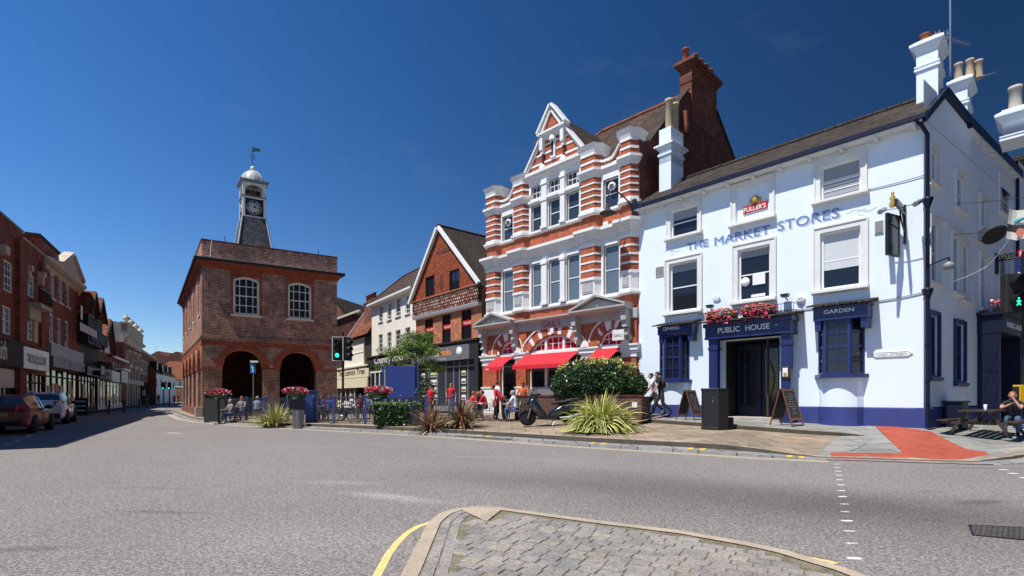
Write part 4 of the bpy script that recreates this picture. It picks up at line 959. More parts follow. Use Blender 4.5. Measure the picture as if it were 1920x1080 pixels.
q = MB(); flowers(q,S.p((a+b)/2,-sp+.15,zf1+.22),S.U.to_3d()*(b-a)/2,S.D.to_3d()*.22,.45,1000,[0,0,0,1,2]); q.build('blooms', [MATS['leaf_dark'],MATS['flower_red'],MATS['flower_pink']], o)
# planter, dish, wall lamp, cables
q = MB(); pu0 = S.u(1770,-.1); pu1 = pu0+.62; q.box(S,pu0,pu1,-.55,-.1,.44,1.25); q.box(S,pu0-.04,pu1+.04,-.59,-.06,1.25,1.31); tag(q.build('planter_box', MATS['dark_navy'], bevel=.01), 'dark navy square bin box standing against the shaded side wall of the pub', 'box')
ud = S.u(1857,-.3); q = MB(); cz = S.z(1857,444,-.3); ax_ = (S.D.to_3d()*-.45+V3(-.3,-.4,-.75)); q.lathe(S.p(ud,-.45,cz),[(0,.0),(.2,.02),(.37,.075),(.38,.075),(.2,.03),(0,.01)],20,axis=-ax_); di = tag(q.build('satellite_dish', MATS['cloth_charcoal']), 'dark round satellite dish tilted on the shaded side wall of the pub', 'satellite dish'); q = MB(); q.tube([S.p(ud,0,cz-.1),S.p(ud,-.3,cz-.1),S.p(ud,-.45,cz)],.025,6); q.build('arm', MATS['black_metal'], di)
lu = S.u(1745,0); q = MB(); lz_ = F.z(1737,500); pA = F.p(.1,-.1,lz_); pB = pA+V3(.42,-.12,.28); pB = F.p(.62,-.3,F.z(1771,488)); q.tube([pA,pB],.02,6); q.tube([pB,pB-V3(0,0,.12)],.03,6); wl = tag(q.build('wall_lamp', MATS['black_metal']), 'dark dome camera lamp on an arm from the corner downpipe of the pub', 'lamp'); q = MB(); q.lathe(pB-V3(0,0,.35),[(.02,0),(.10,.02),(.14,.1),(.12,.17),(.05,.23)],12); q.build('shade', MATS['lead'], wl)
def cable(pts, r, label, sag=.15, mat='black_metal', n=10):
    P = []
    for a,b in zip(pts,pts[1:]):
        for i in range(n): t = i/n; P.append(a.lerp(b,t)-V3(0,0,sag*4*t*(1-t)))
    P.append(pts[-1]); q = MB(); q.tube(P,r,4); return tag(q.build('cable', MATS[mat]), label, 'cable')
cable([F.p(F.u(1625),-.02,F.z(1625,357)),F.p(.1,-.03,F.z(1728,330))],.010,'thin dark cable crossing the upper pub wall towards the corner pipe',.02)
cable([F.p(F.u(1440),-.03,F.z(1440,583)),F.p(F.u(1600),-.03,F.z(1600,568)),F.p(.0,-.03,F.z(1731,548))],.016,'sagging pale cable clipped along the pub wall above the GARDEN bay',.06,'cloth_grey')
wq = S.p(S.u(1786),-.05,S.z(1786,382)); cable([wq, wp(1990,355,15)],.010,'upper overhead wire running right from the shaded side wall',.1)
cable([S.p(S.u(1784),-.05,S.z(1784,440)), wp(1870,432,17)],.010,'lower overhead wire running to the satellite dish',.03)
cable([S.p(S.u(1770),-.05,S.z(1770,532)), wp(1850,500,17), wp(1893,447,16)],.008,'pale cord tying the bunting to the shaded side wall',.05,'cloth_white')

# unseen house added across the side street to shade the pub's side wall
ob = thing('added_shade_house', 'unseen brick house added on the other side of the side street to shade the pub', 'house', (20,8,0))
of = Fr((19.2,7.0), (.823,.568), (.568,-.823)); q = MB(); wall(q, of, 0, 22, 0, 10.5, [(2+i*3.4,3.2+i*3.4,a,a+1.8) for i in range(6) for a in (1.2,4.4,7.4)], rev=.15)
for a_,b_ in (((0,0),(0,10)),((22,0),(22,10)),((0,10),(22,10))): q.poly([of.p(*a_,0),of.p(*b_,0),of.p(*b_,10.5),of.p(*a_,10.5)])
of2 = Fr(of.p(0,0,0)[:2], of.U)
q.build('wall', MATS['brick_brown'], ob)
q = MB(); q.poly([of.p(-.4,-.4,10.45),of.p(22.4,-.4,10.45),of.p(22.4,5,13.5),of.p(-.4,5,13.5)]); q.poly([of.p(-.4,5,13.5),of.p(22.4,5,13.5),of.p(22.4,10.4,10.45),of.p(-.4,10.4,10.45)]); q.build('roof', MATS['roof_tile'], ob)
# ============================================================ RED BRICK BAKERY WITH WHITE BANDS
M('white_stone', (.76,.76,.75), .6, .06, 2)
M('grey_fascia', (.40,.39,.37), .65, .06, 2)
bk = thing('bakery_building', 'red brick bakery with white stone bands, steep striped gable and red awnings', 'bakery', (*G.O,.5))
BRM, WHM = MATS['brick_red'], MATS['white_stone']
def pprism(mb, fr, plan, z0, z1, m=0, cap=True):
    n = len(plan); a = [fr.p(u,d,z0) for u,d in plan]; b = [fr.p(u,d,z1) for u,d in plan]
    fs = [(i,(i+1)%n,n+(i+1)%n,n+i) for i in range(n)]
    if cap: fs += [tuple(range(n-1,-1,-1)), tuple(range(n,2*n))]
    mb.faces(a+b, fs, m)
def canted(u0,u1,p,e=0,c=.22,back=.05): return [(u0-e,back),(u0-e,0-e*.3),(u0+c-e*.6,-p-e),(u1-c+e*.6,-p-e),(u1+e,0-e*.3),(u1+e,back)]
PI = [(.06,1.24),(2.30,3.45),(6.95,8.17),(9.20,10.14)]
wins2 = [(1.36,2.22),(3.62,4.38),(4.88,5.66),(6.06,6.86),(8.28,9.14)]
W2 = [(a,b,10.2,11.6) for a,b in wins2]
W1 = [(a,b,6.2,8.5) for a,b in [(1.40,2.26),(3.64,4.40),(4.88,5.68),(6.08,6.88),(8.30,9.16)]]
UPL = [(a,b,11.95,12.62) for a,b in wins2[1:4]]
arch_l, arch_c, arch_r = (1.12,2.50,1.15,4.52,.69), (3.36,6.98,1.75,4.62,1.0), (8.05,9.30,1.15,4.52,.69)
mb = MB()
wall(mb, G, .0, WG, .3, 11.9, W2+W1+[arch_l,arch_c,arch_r], rev=.3); wall(mb, G, .0, 3.45, 11.9, 12.3); wall(mb, G, 6.95, WG, 11.9, 12.3)
bw_ = mb.build('wall', BRM, bk)
mb = MB(); wall(mb, G, 3.45, 6.95, 11.9, 13.2, UPL, rev=.3); 
mb.build('gable_base', BRM, bk)
# white window wall panels between piers (stone), laid proud of the brick
def panel(u0,u1,z0,z1,holes,d=-.06,th=.07,mat='white_stone',name='stone_dressing'):
    q = MB(); wall(q, G, u0,u1,z0,z1,holes,d=d,rev=.2); q.box(G,u0,u1,d+.004,d+th,z1-.001,z1+.001)
    for a in (u0,u1): q.poly([G.p(a,d,z0),G.p(a,0,z0),G.p(a,0,z1),G.p(a,d,z1)])
    q.poly([G.p(u0,d,z1),G.p(u1,d,z1),G.p(u1,0,z1),G.p(u0,0,z1)])
    return q.build(name, MATS[mat], bk)
for (a,b,hs_,z0,z1) in ((1.26,2.30,[W2[0]],10.1,11.85),(3.47,6.95,W2[1:4]+UPL,10.1,12.80),(8.17,9.22,[W2[4]],10.1,11.85),
                        (1.26,2.30,[W1[0]],6.12,8.62),(3.47,6.95,W1[1:4],6.12,8.62),(8.17,9.22,[W1[4]],6.12,8.62)):
    panel(a,b,z0,z1,hs_)
for i, h in enumerate(W2): window(bk, G, *h, d=.08, rows=1, cols=1, fw=.05, fm='white_stone', gm='glass_grey')
for h in UPL: window(bk, G, *h, d=.08, rows=2, cols=3, fw=.04, bar=.035, fm='white_stone', gm='glass_grey', meet=False)
for h in W1: window(bk, G, *h, d=.08, rows=1, cols=1, fw=.05, fm='white_stone', gm='glass_frost')
for i in (0,4):                                                   # round extractor vents in the outer top windows
    a,b,c_,e_ = W2[i]; p_ = G.p((a+b)/2+.05,.03,e_-.42); q = MB(); q.lathe(p_,[(0,.0),(.18,.0),(.20,.03),(.20,.10),(0,.1)],18,axis=-G.D.to_3d())
    for k in range(-2,3): q.box(G,(a+b)/2+.05-.12,(a+b)/2+.05+.12,-.085,-.075,e_-.42+k*.05-.008,e_-.42+k*.05+.008,1)
    q.build('extractor_vent', [MATS['cream_trim'],MATS['black_metal']], bk)
# mullion pilasters
for z0,z1 in ((10.2,12.75),(6.2,8.6)):
    for (a,b) in ((4.44,4.82),(5.72,6.02)):
        q = MB(); q.box(G,a,b,-.17,-.06,z0,z1); q.box(G,a-.04,b+.04,-.21,-.06,z1-.28,z1-.16); q.box(G,a-.04,b+.04,-.21,-.06,z0,z0+.14)
        if z0 > 10: q.box(G,a-.04,b+.04,-.21,-.06,11.62,11.76)
        q.build('mullion', WHM, bk)
q = MB(); q.mould(G,3.45,6.95,[(-.05,11.68),(-.16,11.72),(-.16,11.84),(-.05,11.9)]); q.build('transom', WHM, bk)
# striped canted piers
for i,(a,b) in enumerate(PI):
    q = MB(); p = .3
    zs = [5.75,6.02]; q2 = MB()
    def stripe(z0, z1, n, hw=.07):
        h = (z1-z0)/n
        for k in range(n):
            pprism(q, G, canted(a,b,p), z0+k*h, z0+(k+1)*h-hw, 0); pprism(q, G, canted(a,b,p,.025), z0+(k+1)*h-hw, z0+(k+1)*h, 1)
    pprism(q, G, canted(a,b,p-.08), 5.5, 6.02, 0)
    pprism(q, G, canted(a,b,p,.03), 6.02, 6.22, 1); pprism(q, G, canted(a,b,p,.0), 6.22, 6.95, 1); pprism(q, G, canted(a,b,p,.05), 6.95, 7.08, 1)
    for s_ in (0,1):                                              # carved panel on the dado
        ua, ub = a+.3, b-.3; q.box(G,ua,ub,-p-.03,-p-.001,6.34+s_*.0,6.84,1); q.box(G,ua+.06,ub-.06,-p-.045,-p-.031,6.42,6.76,1)
    stripe(7.08, 8.62, 4, .085); q.build('pier', [BRM,WHM], bk); q = MB()
    pprism(q, G, canted(a,b,p-.06), 9.32, 10.05, 0)
    pprism(q, G, canted(a,b,p,.03), 10.05, 10.36, 1); stripe(10.36, 11.86, 5, .07)
    pprism(q, G, canted(a,b,p,.0), 12.2, 12.50, 0); pprism(q, G, canted(a,b,p,.03), 12.50, 12.60, 1); pprism(q, G, canted(a,b,p,.0), 12.60, 12.86, 0)
    q.build('pier', [BRM,WHM], bk)
    q = MB()                                                       # flared cap
    pl0, pl1, pl2 = canted(a,b,p,.04,back=.5), canted(a,b,p,.02,back=.5), canted(a,b,p,.17,back=.6)
    pprism(q, G, pl0, 12.86, 12.97); 
    A = [G.p(u,d,12.97) for u,d in pl1]; B = [G.p(u,d,13.22) for u,d in canted(a,b,p,.10,back=.56)]; C = [G.p(u,d,13.34) for u,d in pl2]; D_ = [G.p(u,d,13.42) for u,d in canted(a,b,p,.08,back=.5)]
    n = 6; q.faces(A+B+C+D_, [(k*n+j,k*n+(j+1)%n,(k+1)*n+(j+1)%n,(k+1)*n+j) for k in range(3) for j in range(n)]+[tuple(range(18,24))])
    cp_ = q.build('pier_cap', WHM, bk)
    q = MB(); pprism(q, G, canted(a,b,p,.18,back=.6), 13.345, 13.375); q.build('cap_flashing', MATS['lead'], cp_)
def bands(prof_z, name, mat=WHM, ext=0.02, gap=None):
    """moulded band that steps round every pier: list of (z0,z1,projection)"""
    q = MB()
    for z0,z1,pj_ in prof_z:
        for a_,b_ in ([(-.02,WG)] if not gap else [(-.02,gap[0]),(gap[1],WG)]): q.box(G,a_,b_,-pj_,.02,z0,z1)
        for a,b in PI: pprism(q, G, canted(a,b,.3,pj_), z0+.001, z1-.001)
    return q.build(name, mat, bk)
bands([(8.60,8.74,.06),(8.82,8.96,.10),(8.96,9.08,.17),(9.08,9.20,.27),(9.20,9.34,.36),(8.74,8.82,.03)], 'main_cornice')
bands([(10.03,10.09,.06),(10.09,10.2,.13)], 'sill_band')
bands([(11.86,11.95,.05),(11.95,12.08,.11),(12.08,12.2,.18)], 'upper_cornice', gap=(3.45,6.95))
bands([(6.0,6.06,.05),(6.06,6.14,.11)], 'lower_band')
# swept parapets beside the gable
for (a,b,sw) in ((1.24,2.30,1),(8.17,9.20,1)):
    q = MB(); n = 10; pr = []
    for i in range(n+1):
        t = i/n; hgt = 12.42+.5*max(0,(t-.55)/.45)**1.6+.06*max(0,(.12-t)/.12); pr.append((a+(b-a)*t,hgt))
    q.prism(G,[(a,12.2)]+[(b,12.2)]+[(u,z) for u,z in reversed(pr)],-.02,.3,0)
    q.build('parapet', BRM, bk)
    q = MB(); 
    for (u0,z0),(u1,z1) in zip(pr,pr[1:]): q.hexa([G.p(u0,-.14,z0),G.p(u1,-.14,z1),G.p(u1,.36,z1),G.p(u0,.36,z0),G.p(u0,-.14,z0+.11),G.p(u1,-.14,z1+.11),G.p(u1,.36,z1+.11),G.p(u0,.36,z0+.11)])
    q.box(G,a,b,-.06,-.021,12.24,12.32); q.build('coping', WHM, bk)
# gable
gl, gr_, gz0, ga, gzt = 3.22, 7.18, 13.28, 5.2, 15.98
q = MB(); q.box(G,3.45,6.95,-.10,.1,12.80,12.98); q.box(G,3.4,7.0,-.22,.1,12.98,13.12); q.box(G,3.3,7.1,-.32,.1,13.12,13.27); q.build('gable_cornice', WHM, bk)
def gw(z): t = (z-gz0)/(gzt-gz0); return gl+(ga-gl)*t, gr_+(ga-gr_)*t
q = MB(); zb = [13.27,13.62,13.72,14.07,14.17,14.5,14.6,14.9,15.0,15.98]
for i in range(9):
    z0,z1 = zb[i], zb[i+1]; (a,b),(c_,e_) = gw(z0), gw(z1); m = 1 if i % 2 == 1 else 0; d_ = -.05 if m else -.02
    q.prism(G,[(a,z0),(b,z0),(e_,z1),(c_,z1)] if i < 8 else [(a,z0),(b,z0),(ga,z1)], d_, .2, m)
q.build('gable', [BRM,WHM], bk)
def slopebar(q, u0,z0,u1,z1,w_,d0,d1):
    dx, dz = u1-u0, z1-z0; l = math.hypot(dx,dz); nx, nz = -dz/l*w_, dx/l*w_
    q.hexa([G.p(u0,d0,z0),G.p(u1,d0,z1),G.p(u1,d1,z1),G.p(u0,d1,z0),G.p(u0+nx,d0,z0+nz),G.p(u1+nx,d0,z1+nz),G.p(u1+nx,d1,z1+nz),G.p(u0+nx,d1,z0+nz)])
q = MB(); slopebar(q,gl-.1,gz0-.02,ga,gzt+.0,.09,-.2,.3); slopebar(q,ga,gzt+.0,gr_+.1,gz0-.02,.09,-.201,.3); slopebar(q,gl-.02,gz0,ga,gzt-.02,-.05,-.12,.1); slopebar(q,ga,gzt-.02,gr_+.02,gz0,-.05,-.121,.1)
q.build('gable_coping', WHM, bk)
zc1 = 15.02; (a,b) = gw(zc1)
q = MB(); q.box(G,a-.22,b+.22,-.34,.1,zc1,zc1+.10); q.box(G,a-.12,b+.12,-.26,.1,zc1-.12,zc1-.001); q.box(G,a-.0,b+.0,-.18,.05,zc1-.26,zc1-.121)
slopebar(q,a-.2,zc1+.101,ga,gzt+.35,.11,-.36,.1); slopebar(q,ga,gzt+.35,b+.2,zc1+.101,.11,-.361,.1)
slopebar(q,a+.12,zc1+.102,ga,gzt+.02,.09,-.3,.0); slopebar(q,ga,gzt+.02,b-.12,zc1+.102,.09,-.301,.0)
q.build('top_pediment', WHM, bk)
q = MB(); q.prism(G,[(a+.1,zc1+.1),(b-.1,zc1+.1),(ga,gzt+.1)],-.2,.1); q.build('top_panel', BRM, bk)
for u in (a+.0,b-.0):
    q = MB(); q.box(G,u-.11,u+.11,-.26,-.02,zc1-.75,zc1-.122); q.box(G,u-.08,u+.08,-.2,-.02,zc1-.95,zc1-.75); q.build('gable_bracket', WHM, bk)
    q = MB(); q.box(G,u-.06,u+.06,-.12,-.02,13.5,zc1-.95); q.build('gable_shaft', MATS['brick_dark'], bk)
    q = MB(); q.lathe(G.p(u,-.12,13.27),[(.19,0),(.18,.14),(.10,.26),(0,.32)],12); q.build('gable_foot', WHM, bk)
q = MB(); q.box(G,ga-.16,ga+.16,-.14,-.02,13.72,13.8); q.box(G,ga+.05,ga+.16,-.13,-.02,13.8,14.62); q.lathe(G.p(ga,-.1,14.58),[(.2,0),(.2,.1),(.12,.3),(0,.4)],8); q.build('niche', WHM, bk); q = MB(); q.box(G,ga-.14,ga+.05,-.06,-.045,13.8,14.6); q.build('niche_slot', MATS['interior'], bk)
# roofs
RDp, RZg = 5.0, 17.05
q = MB(); ez = 12.35; ul = 4.6
q.poly([G.p(.3,.35,ez),G.p(WG-.1,.35,ez),G.p(WG-.1,RDp,RZg),G.p(ul,RDp,RZg)]); q.poly([G.p(.3,.35,ez),G.p(ul,RDp,RZg),G.p(.3,10.2,ez)]); q.poly([G.p(ul,RDp,RZg),G.p(WG-.1,RDp,RZg),G.p(WG-.1,10.2,ez+1.5),G.p(.3,10.2,ez)])
mr_ = q.build('roof', MATS['roof_tile'], bk)
q = MB(); zt_ = gzt+.05; back = RDp*(zt_-ez)/(RZg-ez)+.35
q.poly([G.p(ga,-.1,zt_+.03),G.p(ga,back,zt_+.03),G.p(gl-.15,.9,gz0),G.p(gl-.15,-.1,gz0)]); q.poly([G.p(ga,-.1,zt_+.03),G.p(gr_+.15,-.1,gz0),G.p(gr_+.15,1.2,gz0),G.p(ga,back,zt_+.03)])
q.build('gable_roof', MATS['roof_dark'], mr_)
q = MB(); q.tube([G.p(ul,RDp,RZg+.02),G.p(WG-.3,RDp,RZg+.02)],.12,8); q.tube([G.p(.3,.35,ez),G.p(ul,RDp,RZg+.02)],.1,6); q.build('ridge_tile', MATS['roof_tile_red'], mr_)
# side gable wall above the pub roof with the tall stack
q = MB(); 
prof = [(0,9.0),(0,12.9),(.3,12.9),(.9,13.1),(4.5,16.9),(7.9,17.1),(10.3,15.2),(10.3,9.0)]
a_ = [G.p(WG+.02,d,z) for d,z in prof]; b_ = [G.p(WG-.25,d,z) for d,z in prof]; n = len(prof)
q.faces(a_+b_,[tuple(range(n)),tuple(range(2*n-1,n-1,-1))]+[(i,n+i,n+(i+1)%n,(i+1)%n) for i in range(n)]); q.build('side_gable', MATS['brick_brown'] if False else MATS['brick_dark'], bk)
q = MB(); 
for (d0,z0),(d1,z1) in (((.9,13.1),(4.6,17.0)),((7.8,17.15),(10.35,15.15))): q = MB(); q.hexa([G.p(WG-.35,d0,z0),G.p(WG+.1,d0,z0),G.p(WG+.1,d1,z1),G.p(WG-.35,d1,z1),G.p(WG-.35,d0,z0+.1),G.p(WG+.1,d0,z0+.1),G.p(WG+.1,d1,z1+.1),G.p(WG-.35,d1,z1+.1)]); q.build('verge', MATS['roof_dark'], mr_)
ub = G.u(1275,4.9); q = MB(); q.box(G,ub,WG+.06,4.9,7.8,15.5,18.3); q.box(G,ub-.05,WG+.11,4.85,7.85,18.3,18.42); q.box(G,ub-.15,WG+.22,4.75,7.95,18.42,18.55); q.box(G,ub-.25,WG+.32,4.65,8.05,18.55,18.7); q.box(G,ub-.1,WG+.16,4.8,7.9,18.7,18.78)
q.box(G,ub-.03,WG+.09,4.87,7.83,17.6,17.68)
st_ = q.build('chimney', MATS['brick_stack'], bk)
for k in range(5):
    q = MB(); h_ = .62 if k else .75; q.lathe(G.p((ub+WG)/2+(-.12 if k == 0 else .1),5.15+k*.6,18.76),[(.17,0),(.16,h_*.9),(.2,h_*.92),(.2,h_),(.13,h_),(.12,h_*.7)],12); q.build('chimney_pot', MATS['pot_clay'], st_)
q = MB(); q.box(G,ub-.12,WG-.2,4.7,4.89,15.95,16.08); q.build('flashing', MATS['white_stone'], st_)
q = MB(); q.tube([G.p(WG+.12,4.0,15.6),G.p(WG+.16,4.05,14.9),G.p(WG+.1,4.1,14.6)],.16,8); q.tube([G.p(WG+.1,3.2,14.6),G.p(WG+.1,3.2,13.9)],.1,8); q.build('flue_pipe', MATS['pot_clay'], bk)
# small chimney behind the gable
dq = 3.0; a, b = G.u(1006,dq), G.u(1021,dq); zq = G.z(1010,262,dq); q = MB(); q.box(G,a,b,dq,dq+.8,13.5,zq-.25); q.box(G,a-.1,b+.1,dq-.1,dq+.9,zq-.25,zq-.1); q.box(G,a-.04,b+.04,dq-.05,dq+.85,zq-.1,zq); cs = q.build('chimney', MATS['brick_dark'], bk)
q = MB(); q.lathe(G.p((a+b)/2,dq+.3,zq-.02),[(.16,0),(.15,.5),(.19,.53),(.19,.62),(.12,.62)],12); q.build('chimney_pot', MATS['pot_clay'], cs)
# ---------------- ground floor
q = MB(); q.box(G,-.3,WG+.0,-.16,.02,4.95,5.40); q.mould(G,2.5,7.0,[(-.0,5.36),(-.3,5.38),(-.42,5.46),(-.42,5.53),(0,5.62)])
for a,b in ((-.38,2.72),(6.75,9.93)): q.mould(G,a,b,[(-.0,5.30),(-.62,5.34),(-.78,5.44),(-.78,5.52),(0,5.56)])
q.build('shop_cornice', MATS['grey_fascia'], bk)
for a,b,apx in ((-.30,2.62,1.12),(6.85,9.85,8.28)):
    q = MB(); q.prism(G,[(a+.1,5.53),(b-.1,5.53),(apx,5.98)],-.5,.0)
    for (u0,z0,u1,z1) in ((a-.05,5.52,apx,6.06),(apx,6.06,b+.05,5.52)): slopebar(q,u0,z0,u1,z1,.09,-.76,.0)
    pd = q.build('pediment', MATS['grey_fascia'], bk); q = MB(); q.lathe(G.p(apx,-.5,5.69),[(0,.0),(.12,.0),(.1,.04),(0,.06)],10,axis=-G.D.to_3d()); q.build('pediment_boss', MATS['pale_stone'], pd)
for u in (.02,2.60,6.90,9.72):                                   # scroll consoles
    q = MB(); q.box(G,u-.13,u+.13,-.58,-.02,4.85,5.33); q.box(G,u-.12,u+.12,-.48,-.02,4.55,4.85); q.box(G,u-.11,u+.11,-.36,-.02,4.25,4.55); q.box(G,u-.14,u+.14,-.42,-.02,4.15,4.25); q.box(G,u-.10,u+.10,-.22,-.02,3.95,4.15)
    q.build('console', MATS['grey_fascia'], bk)
for ar, nv in ((arch_l,5),(arch_c,7),(arch_r,5)):
    a,b,z0,z1,rise = ar; h = (b-a)/2; rad = (h*h+rise*rise)/(2*rise); zc = z1-rad; ang = math.degrees(math.asin(min(1,h/rad)))
    q = MB(); ring(q, G, (a+b)/2, zc, rad+.02, rad+.52, -.07, .0, 90-ang, 90+ang, nv*3, (0,0,1))
    ring(q, G, (a+b)/2, zc, rad+.52, rad+.58, -.13, .0, 90-ang, 90+ang, 24, (1,)); q.box(G,(a+b)/2-.11,(a+b)/2+.11,-.16,-.0,z1+.05,z1+.52,1)
    q.build('arch', [MATS['brick_red'],WHM], bk)
    # fanlight above the transom, shop window below
    cols_ = 3 if h < 1 else 9
    zt_ = z1-rise if rise < h else z1-rise
    ft = z1-rise-.02
    if h < 1: window(bk, G, a+.02,b-.02, 3.78, z1-.02, d=.14, cols=3, rows=2, rise=rise-.02, fw=.09, bar=.035, gm='glass_red', fm='white_stone', meet=False, name='fanlight')
    else:
        window(bk, G, a+.02,b-.02, 3.78, z1-.02, d=.14, cols=9, rows=2, rise=min(rise,.82), fw=.09, bar=.035, gm='glass_red', fm='white_stone', meet=False, name='fanlight')
        q = MB()
        for u in (a+(b-a)/3, a+2*(b-a)/3): q.box(G,u-.07,u+.07,.06,.2,1.75,4.45)
        q.build('mullion', WHM, bk)
    q = MB(); q.box(G,a,b,.02,.28,3.62,3.78); q.build('transom', WHM, bk)
    window(bk, G, a+.03,b-.03, 1.2 if h < 1 else 1.85, 3.60, d=.16, cols=1 if h < 1 else 3, rows=1, fw=.09, bar=.1, gm='glass', fm='cream_trim', meet=False, name='shop_window')
q = MB(); a,b = arch_c[:2]; q.box(G,a-.0,b,-.05,.2,.5,1.70); q.box(G,a-.1,b+.1,-.16,.2,1.70,1.84); q.build('stall_riser', WHM, bk)
for ar in (arch_l,arch_r): q = MB(); q.box(G,ar[0],ar[1],-.02,.2,.5,1.15); q.build('stall_riser', WHM, bk)
q = MB(); c_ = (arch_c[0]+arch_c[1])/2
for k in range(18): q.box(G,arch_c[0]+.3+k*.18,arch_c[0]+.4+k*.18,.195+.0,.205,1.95,2.1+.12*(k%3),k%2)
for z in (2.5,3.0): q.box(G,arch_c[0]+.2,arch_c[0]+1.2,.196,.204,z,z+.05,0); q.box(G,arch_l[0]+.2,arch_l[1]-.2,.196,.204,z,z+.05,0)
q.build('shop_display', [MATS['pot_buff'],MATS['wood']], bk)
for (a,b) in ((-.22,.98),(2.52,3.30),(7.05,8.0),(9.36,10.12)):    # ground floor piers
    q = MB(); m = [0,1]
    q.box(G,a,b,-.14,.0,1.98,3.22,0); q.box(G,a-.03,b+.03,-.2,.0,.45,1.9,1); q.box(G,a-.06,b+.06,-.24,.0,1.9,1.98,1); q.box(G,a-.06,b+.06,-.24,0,.45,.75,1)
    q.box(G,a+.15,b-.15,-.215,-.2,.85,1.75,1)
    for z0,z1,e in ((3.22,3.32,.03),(3.32,3.42,-.0),(3.42,3.52,.05),(3.52,3.72,.10),(3.72,3.80,.16)): q.box(G,a-e,b+e,-.14-e,.0,z0,z1-.001,1)
    q.box(G,a,b,-.1,.0,3.8,4.95,0); u = a+.25; q.prism(G,[(u-.2,3.8),(u+.2,3.8),(u,4.12)],-.32,-.1,1)
    q.build('shop_pier', [BRM,MATS['white_stone']], bk)
# awnings
for (a,b,nm) in ((arch_l[0]-.0,arch_l[1],'l'),(arch_c[0]-.0,arch_c[1]+.0,'c'),(arch_r[0],arch_r[1]+.05,'r')):
    q = MB(); zt_, zf, pr = 3.66, 3.04, .95
    q.hexa([G.p(a,-.25,zt_-.02),G.p(b,-.25,zt_-.02),G.p(b,-.25-pr,zf-.02),G.p(a,-.25-pr,zf-.02),G.p(a,-.25,zt_),G.p(b,-.25,zt_),G.p(b,-.25-pr,zf),G.p(a,-.25-pr,zf)])
    q.box(G,a,b,-.262-pr,-.25-pr,zf-.2,zf)
    aw = q.build('awning', MATS['red_cloth'], bk); q = MB()
    for u in (a+.05,b-.05): q.tube([G.p(u,-.2,zf+.05),G.p(u,-.22-pr,zf-.02)],.018,6)
    q.build('awning_arm', MATS['steel'], aw)
    if nm == 'l': text(aw,"GAIL's",G,a+.1,a+.42,zf-.15,.09,-.266-pr,'white_sign',.002,.008)
u0,u1 = G.u(1016,-.17), G.u(1051,-.17); text(bk,"GAIL's",G,u0,u1,5.02,.30,-.175,'letter_red',.012,.0)
# hanging name board at the right end
hb = G.sub(WG-.35,0); SFr = Fr(hb.p(0,-.15,0)[:2], -G.D)
q = MB(); hz = 4.1; q.box(G,WG-.98,WG-.38,-.62,-.58,3.95,4.42); ho = tag(q.build('shop_sign', MATS['cream_trim']), 'small white square name board at the right end of the bakery front', 'sign')
text(ho,"GAIL's",G,WG-.92,WG-.44,4.1,.15,-.625,'grey_sign',.004,.0); q = MB(); q.tube([G.p(WG-.35,0,4.5),G.p(WG-.35,-.6,4.5)],.02,6); q.tube([G.p(WG-1.0,-.6,4.5),G.p(WG-.3,-.6,4.5)],.02,6); q.build('bracket', MATS['black_metal'], ho)
for (x,y) in ((1036,485),(1070,592),(1136,420)): 
    u = G.u(x); z = G.z(x,y); q = MB(); q.box(G,u-.13,u+.13,-.03,-.001,z-.08,z+.1); q.box(G,u-.09,u-.01,-.04,-.031,z-.04,z+.06); q.box(G,u+.02,u+.1,-.04,-.031,z-.04,z+.06); q.build('air_brick', MATS['cream_trim'], bk)
# swan neck lamp over the corner
lp = G.p(WG-.0,-.35,G.z(1187,395)); 
q = MB(); q.box(G,WG-.12,WG+.06,-.36,-.28,lp.z-.35,lp.z+.35); L0 = G.p(WG-.03,-.4,lp.z+.0)
P_ = [L0, G.p(WG-.25,-.7,lp.z+.35), G.p(WG-.45,-1.0,lp.z+.62), G.p(WG-.62,-1.2,lp.z+.66), G.p(WG-.72,-1.3,lp.z+.5), G.p(WG-.74,-1.32,lp.z+.05)]
q.tube(P_,.03,6); q.tube([L0-V3(0,0,.2),G.p(WG-.2,-.62,lp.z+.2)],.02,5); sl = tag(q.build('swan_neck_lamp', MATS['black_metal']), 'black swan neck lamp with a wide dish shade between the bakery and the pub', 'lamp')
q = MB(); q.lathe(P_[-1]-V3(0,0,.38),[(.36,0),(.34,.03),(.16,.12),(.11,.2),(.11,.36),(.05,.42)],16); q.build('lamp_shade', MATS['cloth_charcoal'], sl)
# ============================================================ TILE HUNG SHOP
UT = Vector((.829,-1)).normalized(); TR = V3(fx(903,32.8),32.8); T = Fr(TR, UT); WT = -T.u(780); T = Fr(TR-V3(*UT)*WT, UT)
th = thing('tile_hung_shop', 'tile hung shop with a steep white edged gable, patterned tile band and grey shop sign', 'shop building', (*T.O,.5))
tz = lambda px,py: T.z(px,py)
jz0, jz1 = tz(783,595), tz(783,567)                              # patterned band
fz_t = tz(880,641); fz_b = tz(880,674)
gb = tz(778,565); gt = tz(830,431); ua = T.u(830.5)
fw1 = [T.r(796.5,812,600,645), T.r(829,845,592,643), T.r(865,884,583,637)]
gwn = [T.r(804,821,522,558), T.r(849,868,510,547)]
q = MB(); wall(q, T, 0, WT, fz_t, jz0, fw1, rev=.15); q.poly([T.p(WT,0,.3),T.p(WT,9,.3),T.p(WT,9,gb),T.p(WT,0,gb)]); q.poly([T.p(0,0,.3),T.p(0,9,.3),T.p(0,9,gb),T.p(0,0,gb)])
q.build('wall', MATS['brick_orange'], th)
